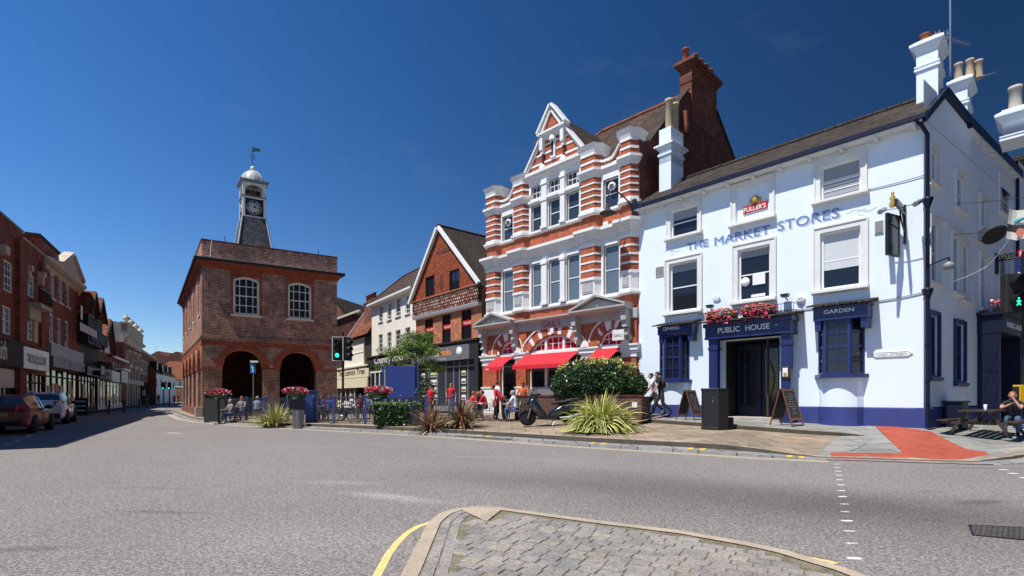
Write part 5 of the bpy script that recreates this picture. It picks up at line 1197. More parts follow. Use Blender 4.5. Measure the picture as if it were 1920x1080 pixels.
for h in fw1:
    w_ = window(th, T, *h, d=.1, cols=2, rows=1, fm='black_metal', gm='glass', fw=.06, bar=.07)
    q = MB(); zc = h[2]+(h[3]-h[2])*.47; q.box(T,h[0]+.05,h[1]-.05,.085,.095,zc,zc+.36); lb = q.build('letting_board', MATS['sign_red'], w_)
    text(lb, 'TO LET', T, h[0]+.12,h[1]-.12, zc+.1,.16,.083,'white_sign',.002,.01)
jd = -.28                                                         # jettied gable stands forward
q = MB(); 
def tpoly(q, hs_, z0, z1, d):                                     # gable wall cut to the slopes
    pts = []
# tile hung gable: grid of strips clipped to the slopes with window openings
gz = lambda u: gb+(gt-gb)*(u/ua if u < ua else (WT-u)/(WT-ua))
cuts = sorted({0.,WT,ua,*[x for h in gwn for x in h[:2]]}|{WT*i/16 for i in range(17)})
for a,b in zip(cuts,cuts[1:]):
    c_ = (a+b)/2; lo = jz1; top0, top1 = gz(a), gz(b); hh = [h for h in gwn if h[0] < c_ < h[1]]
    if hh: h = hh[0]; q.poly([T.p(a,jd,lo),T.p(b,jd,lo),T.p(b,jd,h[2]),T.p(a,jd,h[2])]); lo = h[3]
    q.poly([T.p(a,jd,lo),T.p(b,jd,lo),T.p(b,jd,max(top1,lo)),T.p(a,jd,max(top0,lo))])
for h in gwn:
    for (a,c_,b,e_) in ((h[0],h[2],h[0],h[3]),(h[1],h[2],h[1],h[3]),(h[0],h[2],h[1],h[2]),(h[0],h[3],h[1],h[3])): q.poly([T.p(a,jd,c_),T.p(b,jd,e_),T.p(b,jd+.15,e_),T.p(a,jd+.15,c_)])
q.build('tile_hanging', MATS['tile_hung'], th)
for h in gwn: window(th, T, *h, d=jd+.08, cols=2, rows=1, fm='black_metal', gm='glass', fw=.07, bar=.06, meet=False)
q = MB(); q.box(T,0,WT,jd-.03,.0,jz0,jz1-.08)
BR('tile_pattern', (.28,.065,.03), (.50,.44,.36), (.03,.015,.012), w=.24, h=.22, mort=.045, var=.4, bump=1, bias=-.15)
q.build('patterned_band', MATS['tile_pattern'], th)
q = MB(); q.mould(T,-.02,WT+.02,[(jd-.03,jz1-.08),(jd-.10,jz1-.05),(jd-.10,jz1),(jd,jz1+.05)]); q.build('drip_moulding', MATS['brick_orange'], th)
q = MB(); q.mould(T,-.02,WT+.02,[(.0,jz0-.22),(jd+.02,jz0-.2),(jd-.06,jz0-.02),(jd-.06,jz0-.002),(0,jz0-.002)]); q.build('jetty_board', MATS['white_paint'], th)
q = MB(); dm = T.u(834); dz = tz(834,532); q.prism(T,[(dm-.3,dz),(dm,dz-.75),(dm+.3,dz),(dm,dz+.75)],jd-.03,jd-.002)
for k in (0,): q.prism(T,[(.9+T.u(812),tz(812,484)),(T.u(851),tz(851,470)),(T.u(851),tz(851,470)+.2),(.9+T.u(812),tz(812,484)+.2)],jd-.02,jd-.001)
q.build('dark_tile_diamond', MATS['brick_dark'], th)
q = MB()
def sbar(q, fr, u0,z0,u1,z1,w_,d0,d1):
    dx, dz_ = u1-u0, z1-z0; l = math.hypot(dx,dz_); nx, nz = -dz_/l*w_, dx/l*w_
    q.hexa([fr.p(u0,d0,z0),fr.p(u1,d0,z1),fr.p(u1,d1,z1),fr.p(u0,d1,z0),fr.p(u0+nx,d0,z0+nz),fr.p(u1+nx,d0,z1+nz),fr.p(u1+nx,d1,z1+nz),fr.p(u0+nx,d1,z0+nz)])
sbar(q,T,-.25,gb-.3,ua,gt+.0,.22,jd-.25,jd-.05); sbar(q,T,ua,gt+.0,WT+.2,gb-.25,.22,jd-.251,jd-.05); q.build('bargeboard', MATS['white_paint'], th)
q = MB(); o_ = .24; q.poly([T.p(ua,jd-.25,gt+o_),T.p(ua,9.5,gt+o_),T.p(-.35,9.5,gb-.3+.1),T.p(-.35,jd-.25,gb-.3+.1)]); q.poly([T.p(ua,jd-.25,gt+o_),T.p(WT+.35,jd-.25,gb-.3),T.p(WT+.35,9.5,gb-.3),T.p(ua,9.5,gt+o_)])
r_ = q.build('roof', MATS['roof_dark'], th); q = MB(); q.tube([T.p(ua,jd-.2,gt+o_),T.p(ua,9.5,gt+o_)],.1,8); q.build('ridge_tile', MATS['roof_tile'], r_)
# shop front
q = MB(); q.box(T,-.05,WT-.35,-.35,.0,fz_b-.02,fz_t); q.box(T,WT-.35,WT+.1,-.34,0.,.4,fz_t-.02); q.box(T,-.05,WT+.1,-.45,.0,fz_t,fz_t+.12); fa_ = q.build('shop_fascia', MATS['black_matt'], th)
u0,u1 = T.u(768,-.36), T.u(880,-.36); z0,z1 = T.z(880,673,-.36), T.z(880,642,-.36); q = MB(); q.box(T,max(u0,.0),u1,-.38,-.351,z0+.02,z1-.08)
M('sign_slate', (.14,.15,.175), .5, .05); sg = q.build('sign_board', MATS['sign_slate'], fa_)
h_ = (z1-z0)
text(sg,"wave&",T,T.u(800,-.36),T.u(824,-.36),z0+h_*.38,h_*.42,-.385,'white_sign',.004,.008)
text(sg,"thanks",T,T.u(824,-.36),T.u(846,-.36),z0+h_*.38,h_*.44,-.385,'letter_orange',.004,.012)
text(sg,"sales and lettings",T,T.u(811,-.36),T.u(837,-.36),z0+h_*.12,h_*.13,-.385,'letter_pale',.003,0)
for x in (779,861): q = MB(); q.lathe(T.p(T.u(x,-.38),-.381,z0+h_*.5),[(0,0),(h_*.32,0),(h_*.32,.02),(0,.02)],18,axis=-T.D.to_3d()); q.build('round_logo', MATS['white_sign'], sg)
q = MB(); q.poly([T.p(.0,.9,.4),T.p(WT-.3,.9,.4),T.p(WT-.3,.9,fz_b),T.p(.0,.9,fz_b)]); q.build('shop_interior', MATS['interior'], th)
cols = [0,.9,1.9,2.5,3.9,5.1,5.35,6.1,WT-.4]
q = MB(); 
for u in (0.02,1.95,3.1,4.3,5.3,6.0,7.0,WT-.45): q.box(T,u,u+.08,-.05,.05,.4,fz_b)
q.box(T,0,WT-.4,-.04,.04,.4,.75); q.box(T,0,WT-.4,-.035,.035,fz_b-.45,fz_b-.35); sf = q.build('shop_frame', MATS['cloth_grey'], th)
q = MB(); q.poly([T.p(.02,0,.75),T.p(WT-.4,0,.75),T.p(WT-.4,0,fz_b),T.p(.02,0,fz_b)]); q.build('shop_glass', MATS['glass_grey'], sf)
q = MB()
for u in (.9,2.2,2.7,6.25): 
    for k in range(4): q.box(T,u,u+.5,-.012,-.006,1.2+k*.55,1.55+k*.55,k%2); q.box(T,u+.05,u+.45,-.018,-.013,1.25+k*.55,1.38+k*.55,2)
q.build('property_card', [MATS['white_sign'],MATS['cream_paint'],MATS['leaf_mid']], sf)
# ============================================================ CREAM SHOP (upper rows of sashes)
UWb = Vector((.6875,-1)).normalized(); WR = V3(fx(780,39.7),39.7); B = Fr(WR, UWb); WB = -B.u(697); B = Fr(WR-V3(*UWb)*WB, UWb)
M('cream_wall', (.80,.77,.68), .8, .05, 1.2, bump=.1)
wb = thing('cream_shop', 'cream rendered shop with two rows of sash windows and a black sign board', 'shop building', (*B.O,.4))
ups = [B.r(710,717.5,575,604), B.r(726,734,570,600), B.r(741.5,751,561,594), B.r(760,769,555,589)]
los = [B.r(710,717.5,628,661), B.r(726,734,624,658), B.r(741.5,751,620,655), B.r(760,769,615,652)]
be = B.z(780,538); sf0 = B.z(690,691); sf1 = B.z(698,672)
q = MB(); wall(q, B, 0, WB, sf1, be, ups+los, rev=.15); q.poly([B.p(0,0,.3),B.p(0,9,.3),B.p(0,9,be),B.p(0,0,be)]); q.poly([B.p(WB,0,.3),B.p(WB,9,.3),B.p(WB,9,be),B.p(WB,0,be)]); q.build('wall', MATS['cream_wall'], wb)
for h in ups+los: window(wb, B, *h, d=.1, cols=2, rows=2, fw=.05, bar=.03, gm='glass', sill=(.08,.1,.1))
q = MB(); rdep = 4.0; rz = B.z(800,497,rdep); hu = B.u(757,rdep)
q.poly([B.p(-.1,-.4,be),B.p(WB+.4,-.4,be),B.p(WB+.4,rdep,rz),B.p(hu,rdep,rz)]); q.poly([B.p(-.1,-.4,be),B.p(hu,rdep,rz),B.p(-.1,9,be)]); q.poly([B.p(hu,rdep,rz),B.p(WB+.4,rdep,rz),B.p(WB+.4,9,be),B.p(-.1,9,be)])
r_ = q.build('roof', MATS['roof_tile'], wb); q = MB(); q.tube([B.p(-.1,-.4,be+.02),B.p(hu,rdep,rz+.03),B.p(WB+.4,rdep,rz+.03)],.1,6); q.build('ridge_tile', MATS['roof_tile'], r_)
q = MB(); q.mould(B,-.1,WB,[(-.5,be-.12),(-.5,be+.03),(-.35,be+.03),(0,be-.05),(0,be-.2)]); q.build('gutter', MATS['white_paint'], wb)
q = MB(); q.box(B,-.4,WB,-.3,.0,sf0,sf1); q.box(B,-.45,WB,-.4,0,sf1,sf1+.12); fa_ = q.build('shop_fascia', MATS['black_matt'], wb)
text(fa_,"Country Houses",B,B.u(702,-.3),B.u(766,-.3),sf0+.28,.62,-.305,'white_sign',.004,.01)
q = MB(); q.box(B,-.2,WB,.6,.65,.3,sf0); q.build('shop_interior', MATS['interior'], wb)
q = MB()
for u in (-.15,1.1,2.2,3.6,5.2,6.8,8.2): q.box(B,u,u+.2,-.1,.1,.3,sf0-.002)
q.box(B,-.2,WB,-.12,.05,sf0-.5,sf0-.12); q.box(B,-.2,WB,-.05,.06,.3,.9); sf = q.build('shop_frame', MATS['white_paint'], wb)
q = MB(); q.poly([B.p(-.1,.0,.9),B.p(WB,.0,.9),B.p(WB,.0,sf0),B.p(-.1,.0,sf0)]); q.build('shop_glass', MATS['glass'], sf)
# ============================================================ LEMON TREE SHOP
KR = B.p(0,0,0); K = Fr(KR[:2], UWb); WK = -K.u(622); K = Fr((KR-V3(*UWb)*WK)[:2], UWb)
lt = thing('tiled_shop', 'low shop with a mossy red tiled roof and a cream sign over its window', 'shop building', (*K.O,.3))
ke = K.z(697,622); ks0, ks1 = K.z(686,707), K.z(686,687)
wl_ = [K.r(665,684,636,660), K.r(641,660,640,663)]
q = MB(); wall(q, K, 0, WK, ks1, ke, [], rev=.1); q.poly([K.p(WK,0,.3),K.p(WK,6,.3),K.p(WK,6,ke),K.p(WK,0,ke)]); q.build('wall', MATS['wood_dark'], lt)
q = MB(); a,b = K.u(648),K.u(684.5); q.box(K,a,b,-.12,.0,ks1+.1,ke-.35); q.build('bay_panel', MATS['cream_wall'], lt)
window(lt, K, a+.1, b-.1, K.z(665,664), K.z(665,640), d=-.14, cols=8, rows=3, fw=.05, bar=.04, meet=False)
q = MB(); kv = K.u(651,-.5); kr_d = 0.
while (K.p(kv,kr_d,0).x/K.p(kv,kr_d,0).y*960+960) < 706: kr_d += .05
kr_z = K.z(706,557,kr_d)
q.poly([K.p(kv,-.5,ke-.2),K.p(WK,-.5,ke-.2),K.p(WK,kr_d,kr_z),K.p(kv,kr_d,kr_z)]); q.poly([K.p(kv,kr_d,kr_z),K.p(WK,kr_d,kr_z),K.p(WK,kr_d*2,ke),K.p(kv,kr_d*2,ke)])
rr = q.build('roof', MATS['roof_tile_red'], lt)
q = MB(); a0, a1 = K.p(kv,-.55,ke-.25), K.p(kv,kr_d,kr_z); dv = V3(0,0,.28); sx = K.U.to_3d()*.12
q.hexa([a0,a0+sx,a1+sx,a1,a0+dv,a0+sx+dv,a1+sx+dv,a1+dv]); q.build('bargeboard', MATS['white_paint'], rr)
q = MB(); q.box(K,-.1,WK,-.3,.0,ks0,ks1); q.box(K,-.15,WK,-.4,0,ks1,ks1+.14); fa_ = q.build('shop_fascia', MATS['cream_paint'], lt)
text(fa_,"The Lemon Tree",K,K.u(634,-.3),K.u(684,-.3),ks0+.3,.62,-.31,'leaf_dark',.004,.012)
q = MB(); q.box(K,-.1,WK,-.35,-.31,ks0-1.0,ks0-.05); q.build('blind_box', MATS['cream_paint'], lt)
q = MB()
for u in (0,1.8,2.4,3.9,5.6,7.2,8.6,WK-.2): q.box(K,u,u+.14,-.1,.1,.25,ks0-1.0)
q.box(K,0,WK,-.1,.06,.25,.95); sf = q.build('shop_frame', MATS['cream_wall'], lt)
q = MB(); q.poly([K.p(0,0,.9),K.p(WK,0,.9),K.p(WK,0,ks0),K.p(0,0,ks0)]); q.build('shop_glass', MATS['glass'], sf)
# chimney and backs of houses between the hall and the cream shop
q = MB(); ch = Fr((fx(683,51),51),UWb); w1 = ch.u(698); z0_, z1_ = 8.0, ch.z(683,572); q.box(ch,0,w1,0,1.2,z0_,z1_); q.box(ch,-.1,w1+.1,-.1,1.3,z1_,z1_+.15); bkc = tag(q.build('brick_chimney', MATS['brick_brown']), 'brick chimney with a cluster of red pots behind the cream shop', 'chimney')
for k in range(5): q = MB(); q.lathe(ch.p(.1+k*(w1-.2)/4,.3,z1_+.12),[(.14,0),(.13,.7),(.16,.72),(.16,.8)],8); q.build('chimney_pot', MATS['pot_clay'], bkc)
def plainhouse(name,label,px0,px1,Y,zt_eave,zt_ridge,side,mat_w,mat_r,dep=9,vp=300,windows=()):
    f = Fr((fx(px0,Y),Y), Vector((vp-960,960)).normalized()*-1 if False else UWb); w_ = f.u(px1); o = thing(name,label,'house',(*f.O,0))
    q = MB(); wall(q,f,0,w_,0,zt_eave); q.poly([f.p(0,0,0),f.p(0,dep,0),f.p(0,dep,zt_eave),f.p(0,dep/2,zt_ridge),f.p(0,0,zt_eave)]); q.poly([f.p(w_,0,0),f.p(w_,dep,0),f.p(w_,dep,zt_eave),f.p(w_,dep/2,zt_ridge),f.p(w_,0,zt_eave)]); q.build('wall',MATS[mat_w],o)
    q = MB(); q.poly([f.p(-.1,-.3,zt_eave),f.p(w_+.1,-.3,zt_eave),f.p(w_+.1,dep/2,zt_ridge),f.p(-.1,dep/2,zt_ridge)]); q.poly([f.p(-.1,dep/2,zt_ridge),f.p(w_+.1,dep/2,zt_ridge),f.p(w_+.1,dep+.3,zt_eave),f.p(-.1,dep+.3,zt_eave)]); q.build('roof',MATS[mat_r],o); return o,f
BKf = Fr((fx(600,66),66),(1,-.25)); bw2 = BKf.u(700)
o = thing('gabled_house', 'dark gabled house end rising behind the low tiled shop', 'house', (*BKf.O,0))
zA = BKf.z(655,608); q = MB(); ap = BKf.u(628); q.prism(BKf,[(-6,0),(BKf.u(662),0),(BKf.u(662),BKf.z(662,606)),(ap,BKf.z(628,560)),(-6,BKf.z(628,560)-4)],0,8); q.build('wall', MATS['brick_brown'], o)
q = MB(); sbar(q,BKf,ap,BKf.z(628,560),BKf.u(668),BKf.z(668,608),.3,-.3,8.2); q.build('roof', MATS['roof_dark'], o)
o2 = thing('low_gabled_house', 'second dark brick gable end with a pale edge board beside the low tiled shop', 'house', (*BKf.O,0)); f2 = Fr((fx(600,60),60),(1,-.1))
q = MB(); q.prism(f2,[(-3,0),(f2.u(668),0),(f2.u(668),f2.z(668,588)),(f2.u(600),f2.z(600,612)),(-3,f2.z(600,616))],0,5); q.build('wall', MATS['brick_dark'], o2)
q = MB(); sbar(q,f2,f2.u(600),f2.z(600,612),f2.u(676),f2.z(676,584),.22,-.25,.4); q.build('bargeboard', MATS['cream_paint'], o2)
# ============================================================ OLD MARKET HALL
HC = V3(fx(378,32.8),32.8); UH = Vector((1.656,1)).normalized(); VH = Vector((-.72,1)).normalized()
HF = Fr(HC, UH, VH); HS_len = 19.5; HW = HF.u(632)
SD = Fr(HF.O+VH*HS_len, -VH, UH)                                  # side wall seen on the left: u runs towards the near corner
hall = thing('market_hall', 'red and blue brick old market hall with open arches and a clock tower', 'hall', (HC.x,HC.y,.1))
hz = lambda px,py: HF.z(px,py)
zPar, zCor, zStr, zImp = hz(381,450.5), hz(375,484), hz(380,633), hz(381,688.6)
wf = [HF.r(437,486.6,517,589), HF.r(539.7,584,528,596)]
wf[1] = (wf[1][0],wf[1][1],wf[0][2],wf[0][3])
ac = [HF.u(455.5), HF.u(559.5)]; ar_ = 1.20; az = zImp
archF = [(c_-ar_, c_+ar_, .1, az+ar_, ar_) for c_ in ac]
q = MB(); wall(q, HF, 0, HW, .05, zPar, [w_+(.25,) for w_ in wf]+archF, rev=.45)
def sdr(u_, w_): return u_
sw = []; sa = []
nA = 5; pitch = HS_len/nA
for i in range(nA):
    c_ = HS_len-(i+.5)*pitch+.25; sw.append((c_-.72,c_+.72,wf[0][2],wf[0][3],.25)); sa.append((c_-1.25,c_+1.25,.1,az+1.25,1.25))
wall(q, SD, 0, HS_len, .05, zPar, sw+sa, rev=.45)
q.poly([HF.p(HW-.46,.46,.05),HF.p(HW-.46,HS_len,.05),HF.p(HW-.46,HS_len,zStr),HF.p(HW-.46,.46,zStr)]); q.poly([HF.p(HW,0,.05),HF.p(HW,HS_len,.05),HF.p(HW,HS_len,zPar),HF.p(HW,0,zPar)]); q.poly([HF.p(0,HS_len,.05),HF.p(HW,HS_len,.05),HF.p(HW,HS_len,zPar),HF.p(0,HS_len,zPar)])
q.build('wall', MATS['brick_hall'], hall)
for i,h in enumerate(wf): window(hall, HF, *h, d=.08, cols=4, rows=2, rise=.25, fw=.14, bar=.05, fm='hall_frame', gm='glass', sill=(.14,.12,.12))
for h in sw: window(hall, SD, *h[:4], d=.08, cols=4, rows=2, rise=.25, fw=.14, bar=.05, fm='hall_frame', gm='glass', sill=(.08,.06,.10))
RB = MATS['brick_hall_red']
q = MB()
for fr_, ws, L_ in ((HF,wf,HW),(SD,sw,HS_len)):
    for h in ws:
        q.box(fr_,h[0]-.13,h[0],-.025,.0,h[2],h[3]); q.box(fr_,h[1],h[1]+.13,-.025,0,h[2],h[3]); q.prism(fr_,[(h[0]-.13,h[3]-.01),(h[1]+.13,h[3]-.01),(h[1]+.25,h[3]+.45),(h[0]-.25,h[3]+.45)],-.03,-.0); q.build('window_quoin', RB, hall); q = MB()
pass
def hband(prof, name, mat):
    q = MB()
    for d0,z0,z1 in prof:
        q.box(HF,-d0,HW+d0,-d0,.0,z0,z1); q.box(SD,0,HS_len+.0,-d0,.0,z0+.001,z1+.001)
    return q.build(name, mat, hall)
hband([(.05,zStr-.16,zStr-.02),(.10,zStr-.02,zStr+.1),(.06,zStr+.1,zStr+.16)], 'string_course', MATS['brick_hall'])
hband([(.03,zStr-.42,zStr-.16)], 'red_course', RB)
hband([(.05,zImp-.12,zImp+.02)], 'impost_course', MATS['brick_hall_red']) if False else None
q = MB()
for fr_, cs_, L_ in ((HF,archF,HW),(SD,sa,HS_len)):
    es = [0]+[x for h in sorted(cs_) for x in h[:2]]+[L_]
    for a,b in zip(es[::2],es[1::2]): q.box(fr_,a-(.03 if a else 0),b+.03,-.05,.3,zImp-.10,zImp+.04)
q.build('impost', RB, hall)
hband([(.06,zCor-.52,zCor-.40),(.14,zCor-.40,zCor-.26),(.30,zCor-.26,zCor-.12)], 'brick_cornice', RB)
hband([(.45,zCor-.12,zCor+.02)], 'gutter', MATS['black_matt']); hband([(.42,zCor+.021,zCor+.06)], 'lead_flashing', MATS['lead_pale'])
hband([(.04,zPar,zPar+.10)], 'coping', MATS['brick_dark'])
for fr_, cs_ in ((HF,archF),(SD,sa)):
    for h in cs_:
        q = MB(); c_ = (h[0]+h[1])/2; r_ = (h[1]-h[0])/2; ring(q, fr_, c_, zImp+.02, r_, r_+.40, -.04, .05, 0, 180, 40, (0,)); q.build('arch', RB, hall)
# arcade inside: back walls and piers, ceiling, floor; shade coloured into near-black brick
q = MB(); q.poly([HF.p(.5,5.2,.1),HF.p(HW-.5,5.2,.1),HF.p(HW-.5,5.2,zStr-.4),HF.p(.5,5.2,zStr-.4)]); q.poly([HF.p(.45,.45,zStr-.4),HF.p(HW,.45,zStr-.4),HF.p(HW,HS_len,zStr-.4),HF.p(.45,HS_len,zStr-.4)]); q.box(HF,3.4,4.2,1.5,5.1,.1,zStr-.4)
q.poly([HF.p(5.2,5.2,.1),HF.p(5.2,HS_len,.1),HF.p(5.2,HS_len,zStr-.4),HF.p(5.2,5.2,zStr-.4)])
BR('brick_inner_shade', (.07,.02,.014), (.05,.015,.012), (.05,.03,.02), mort=.008, var=.3); q.build('arcade_wall', MATS['brick_inner_shade'], hall)
q = MB(); q.box(HF,-.12,HW+.0,-.06,.0,.05,.35); q.box(SD,0,HS_len+.06,-.10,0,.0,.62); q.build('plinth', MATS['brick_brown'], hall)
q = MB(); 
for u in (HS_len-.05,): q.box(SD,u-.4,u+.15,-.35,.05,.02,.75)
q.build('corner_stone', MATS['grey_stone'], hall)
q = MB()
for h in sa: q.box(SD,h[0],h[1],.1,.3,.1,.85)
q.build('arcade_parapet', MATS['brick_brown'], hall)
q = MB(); q.poly([HF.p(.3,.3,zPar-.5),HF.p(HW-.3,.3,zPar-.5),HF.p(HW-.3,HS_len-.3,zPar-.5),HF.p(.3,HS_len-.3,zPar-.5)]); q.build('roof', MATS['lead'], hall)
q = MB(); [q.box(HF,u,u+.05,-.0,.04,zPar+.1,zPar+.45) for u in (HF.u(421),HF.u(596.5))]; q.build('lightning_rod', MATS['steel'], hall)
q = MB(); q.tube([HF.p(.55,-.05,zPar+.05),HF.p(.42,-.46,zCor+.1),HF.p(.5,-.46,zCor+.1)],.012,4); q.build('cord', MATS['cloth_white'], hall)
# clock tower
tc_u, tc_v = 4.32, 9.0; TC = HF.O+UH*tc_u+VH*tc_v; Tz = lambda y: EYE+(HZ-y)/FPX*(TC.y-.9)
TF = Fr(TC-UH*.84-VH*.84, UH, VH); tw = 1.68
TSd = Fr(TF.O+VH*tw, -VH, UH)
tower = empty('clock_tower', (TC.x,TC.y,zPar)); tower.parent = hall; tower.location = V3(TC.x,TC.y,zPar)-V3(HC.x,HC.y,.1); ROOT[tower.name] = V3(TC.x,TC.y,zPar)
zk0, zk1, zk2, zk3 = Tz(406), Tz(368), Tz(341), Tz(322.5)
q = MB()
def frust(q, u0,u1,v0,v1,z0,U0,U1,V0,V1,z1,m=0): q.hexa([HF.p(u0,v0,z0),HF.p(u1,v0,z0),HF.p(u1,v1,z0),HF.p(u0,v1,z0),HF.p(U0,V0,z1),HF.p(U1,V0,z1),HF.p(U1,V1,z1),HF.p(U0,V1,z1)],m)
bu, bz = 2.15, zPar-.6; zmid = zPar+(zk0-zPar)*.35
t0, t1 = tc_u-.84, tc_u+.84; v0_, v1_ = tc_v-.84, tc_v+.84
frust(q, tc_u-1.95,tc_u+1.95,tc_v-1.95,tc_v+1.95,bz, tc_u-1.25,tc_u+1.25,tc_v-1.25,tc_v+1.25,zmid+.3); frust(q, tc_u-1.25,tc_u+1.25,tc_v-1.25,tc_v+1.25,zmid+.301, t0-.02,t1+.02,v0_-.02,v1_+.02,zk0)
q.build('tower_skirt', MATS['slate'], tower)
q = MB()
for su,sv in ((-1,-1),(1,-1),(-1,1),(1,1)): q.tube([HF.p(tc_u+su*1.95,tc_v+sv*1.95,bz),HF.p(tc_u+su*1.25,tc_v+sv*1.25,zmid+.3),HF.p(tc_u+su*.86,tc_v+sv*.86,zk0)],.07,6)
q.build('lead_hip', MATS['lead_pale'], tower)
M('tower_paint', (.80,.80,.76), .6, .1, 4)
q = MB()
for su,sv in ((-1,-1),(1,-1),(-1,1),(1,1)): cu, cv = tc_u+su*.76, tc_v+sv*.76; q.box(HF,cu-.09,cu+.09,cv-.09,cv+.09,zk0,zk2)
q.box(HF,t0+.02,t1-.02,v0_+.02,v1_-.02,zk0+.0,zk0+.12); q.box(HF,t0+.02,t1-.02,v0_+.02,v1_-.02,zk1-.12,zk1)
for fr_ in (TF,TSd):                                              # arched heads of the bell opening
    for i in range(10):
        a, b = .16+1.36*i/10, .16+1.36*(i+1)/10; za, zb_ = arcz(a,.16,1.52,zk2-.14,.42), arcz(b,.16,1.52,zk2-.14,.42)
        q.hexa([fr_.p(a,.02,za),fr_.p(b,.02,zb_),fr_.p(b,.12,zb_),fr_.p(a,.12,za),fr_.p(a,.02,zk2),fr_.p(b,.02,zk2),fr_.p(b,.12,zk2),fr_.p(a,.12,zk2)])
q.build('tower_frame', MATS['tower_paint'], tower)
q = MB(); q.box(HF,t0-.08,t1+.08,v0_-.08,v1_+.08,zk1,zk1+.09); q.build('ledge', MATS['lead'], tower); q = MB(); q.box(HF,t0-.16,t1+.16,v0_-.16,v1_+.16,zk2,zk2+.10); q.box(HF,t0-.22,t1+.22,v0_-.22,v1_+.22,zk2+.10,zk2+.2); q.box(HF,t0-.04,t1+.04,v0_-.04,v1_+.04,zk0-.06,zk0+.02); q.build('tower_cornice', MATS['lead'], tower)
q = MB(); zd = zk2+.2; q.lathe(HF.p(tc_u,tc_v,zd),[(.92,0),(.90,.2),(.80,.5),(.62,.78),(.38,.98),(.12,1.08),(.1,1.14)],16); dome = q.build('dome', MATS['lead_pale'], tower)
q = MB()
for k in range(8): 
    an = math.atan2(UH.y,UH.x)+k*math.pi/4; q.tube([HF.p(tc_u,tc_v,zd)+V3(math.cos(an)*r_,math.sin(an)*r_,z_) for r_,z_ in ((.93,0),(.91,.2),(.81,.5),(.63,.78),(.39,.98),(.12,1.09))],.022,5)
q.build('dome_rib', MATS['tower_paint'], dome)
q = MB(); q.ell(HF.p(tc_u,tc_v,zd+1.28),(.17,.17,.19),12); q.build('ball_finial', MATS['tower_paint'], tower)
zv = zd+1.4; cv_ = HF.p(tc_u,tc_v,zv); q = MB(); q.tube([cv_,cv_+V3(0,0,1.75)],.025,6)
q.tube([cv_+V3(-.75,0,1.45),cv_+V3(.3,0,1.3)],.018,5); q.tube([cv_+V3(-.42,.1,.9),cv_+V3(.5,-.1,.9)],.015,5); q.tube([cv_+V3(.02,-.4,.9),cv_+V3(-.02,.4,.9)],.015,5)
for s_ in (-1,1): q.tube([cv_+V3(s_*.05,0,.6),cv_+V3(s_*.22,0,.7),cv_+V3(s_*.2,0,.9)],.012,5)
va = q.build('weathervane', MATS['black_matt'], tower)
q = MB(); q.hexa([cv_+V3(.03,-.01,1.25),cv_+V3(.68,-.01,1.32),cv_+V3(.68,.01,1.32),cv_+V3(.03,.01,1.25),cv_+V3(.03,-.01,1.62),cv_+V3(.6,-.01,1.5),cv_+V3(.6,.01,1.5),cv_+V3(.03,.01,1.62)]); q.build('vane', MATS['leaf_dark'], va)
M('dial_white', (.62,.62,.60), .4, .03)
for fr_ in (TF,TSd):
    q = MB(); q.box(fr_,.17,tw-.17,.03,.06,zk0+.12,zk1-.12); pn = q.build('clock_panel', MATS['black_matt'], tower)
    cz = (zk0+zk1)/2; c_ = fr_.p(tw/2,.02,cz); q = MB(); dx = -fr_.D.to_3d(); rr_ = .60
    ax = V3(fr_.U.y,-fr_.U.x); dn_ = ax*.035
    c_ = fr_.p(tw/2,.03,cz)
    q.lathe(c_,[(0,0),(rr_,0),(rr_,.02),(0,.021)],32,axis=ax); fc = q.build('clock_dial', MATS['dial_white'], pn)
    q = MB()
    for k in range(12):
        an = R(90-30*k); ca, sa_ = math.cos(an), math.sin(an)
        def pt(r_, w_): return fr_.p(tw/2+ca*r_-sa_*w_, .03, cz+sa_*r_+ca*w_)+dn_
        for w_ in ((-.045,.045) if k % 3 else (-.055,0,.055)): q.poly([pt(.35,w_-.019),pt(.54,w_-.022),pt(.54,w_+.022),pt(.35,w_+.019)])
    ring(q, fr_, tw/2, cz, .56, .59, -.012, .02, 0, 360, 32); q.build('numerals', MATS['black_metal'], fc)
    q = MB()
    for an, l, w_ in ((R(90-39),.34,.05),(R(90-108),.50,.04)):
        ca, sa_ = math.cos(an), math.sin(an); q.poly([p__+dn_*1.5 for p__ in (fr_.p(tw/2-ca*.08-sa_*w_,.03,cz-sa_*.08+ca*w_),fr_.p(tw/2-ca*.08+sa_*w_,.03,cz-sa_*.08-ca*w_),fr_.p(tw/2+ca*l,.03,cz+sa_*l))])
    q.build('hands', MATS['black_metal'], fc)
q = MB(); q.lathe(HF.p(tc_u,tc_v,zk1+.25),[(.42,0),(.38,.05),(.26,.3),(.22,.5),(.1,.6),(0,.62)],14); q.build('bell', MATS['wood'], tower)
q = MB(); q.box(HF,t0+.2,t1-.2,v0_+1.2,v1_-.15,zk1+.1,zk2-.2); q.build('bell_frame', MATS['wood_dark'], tower)
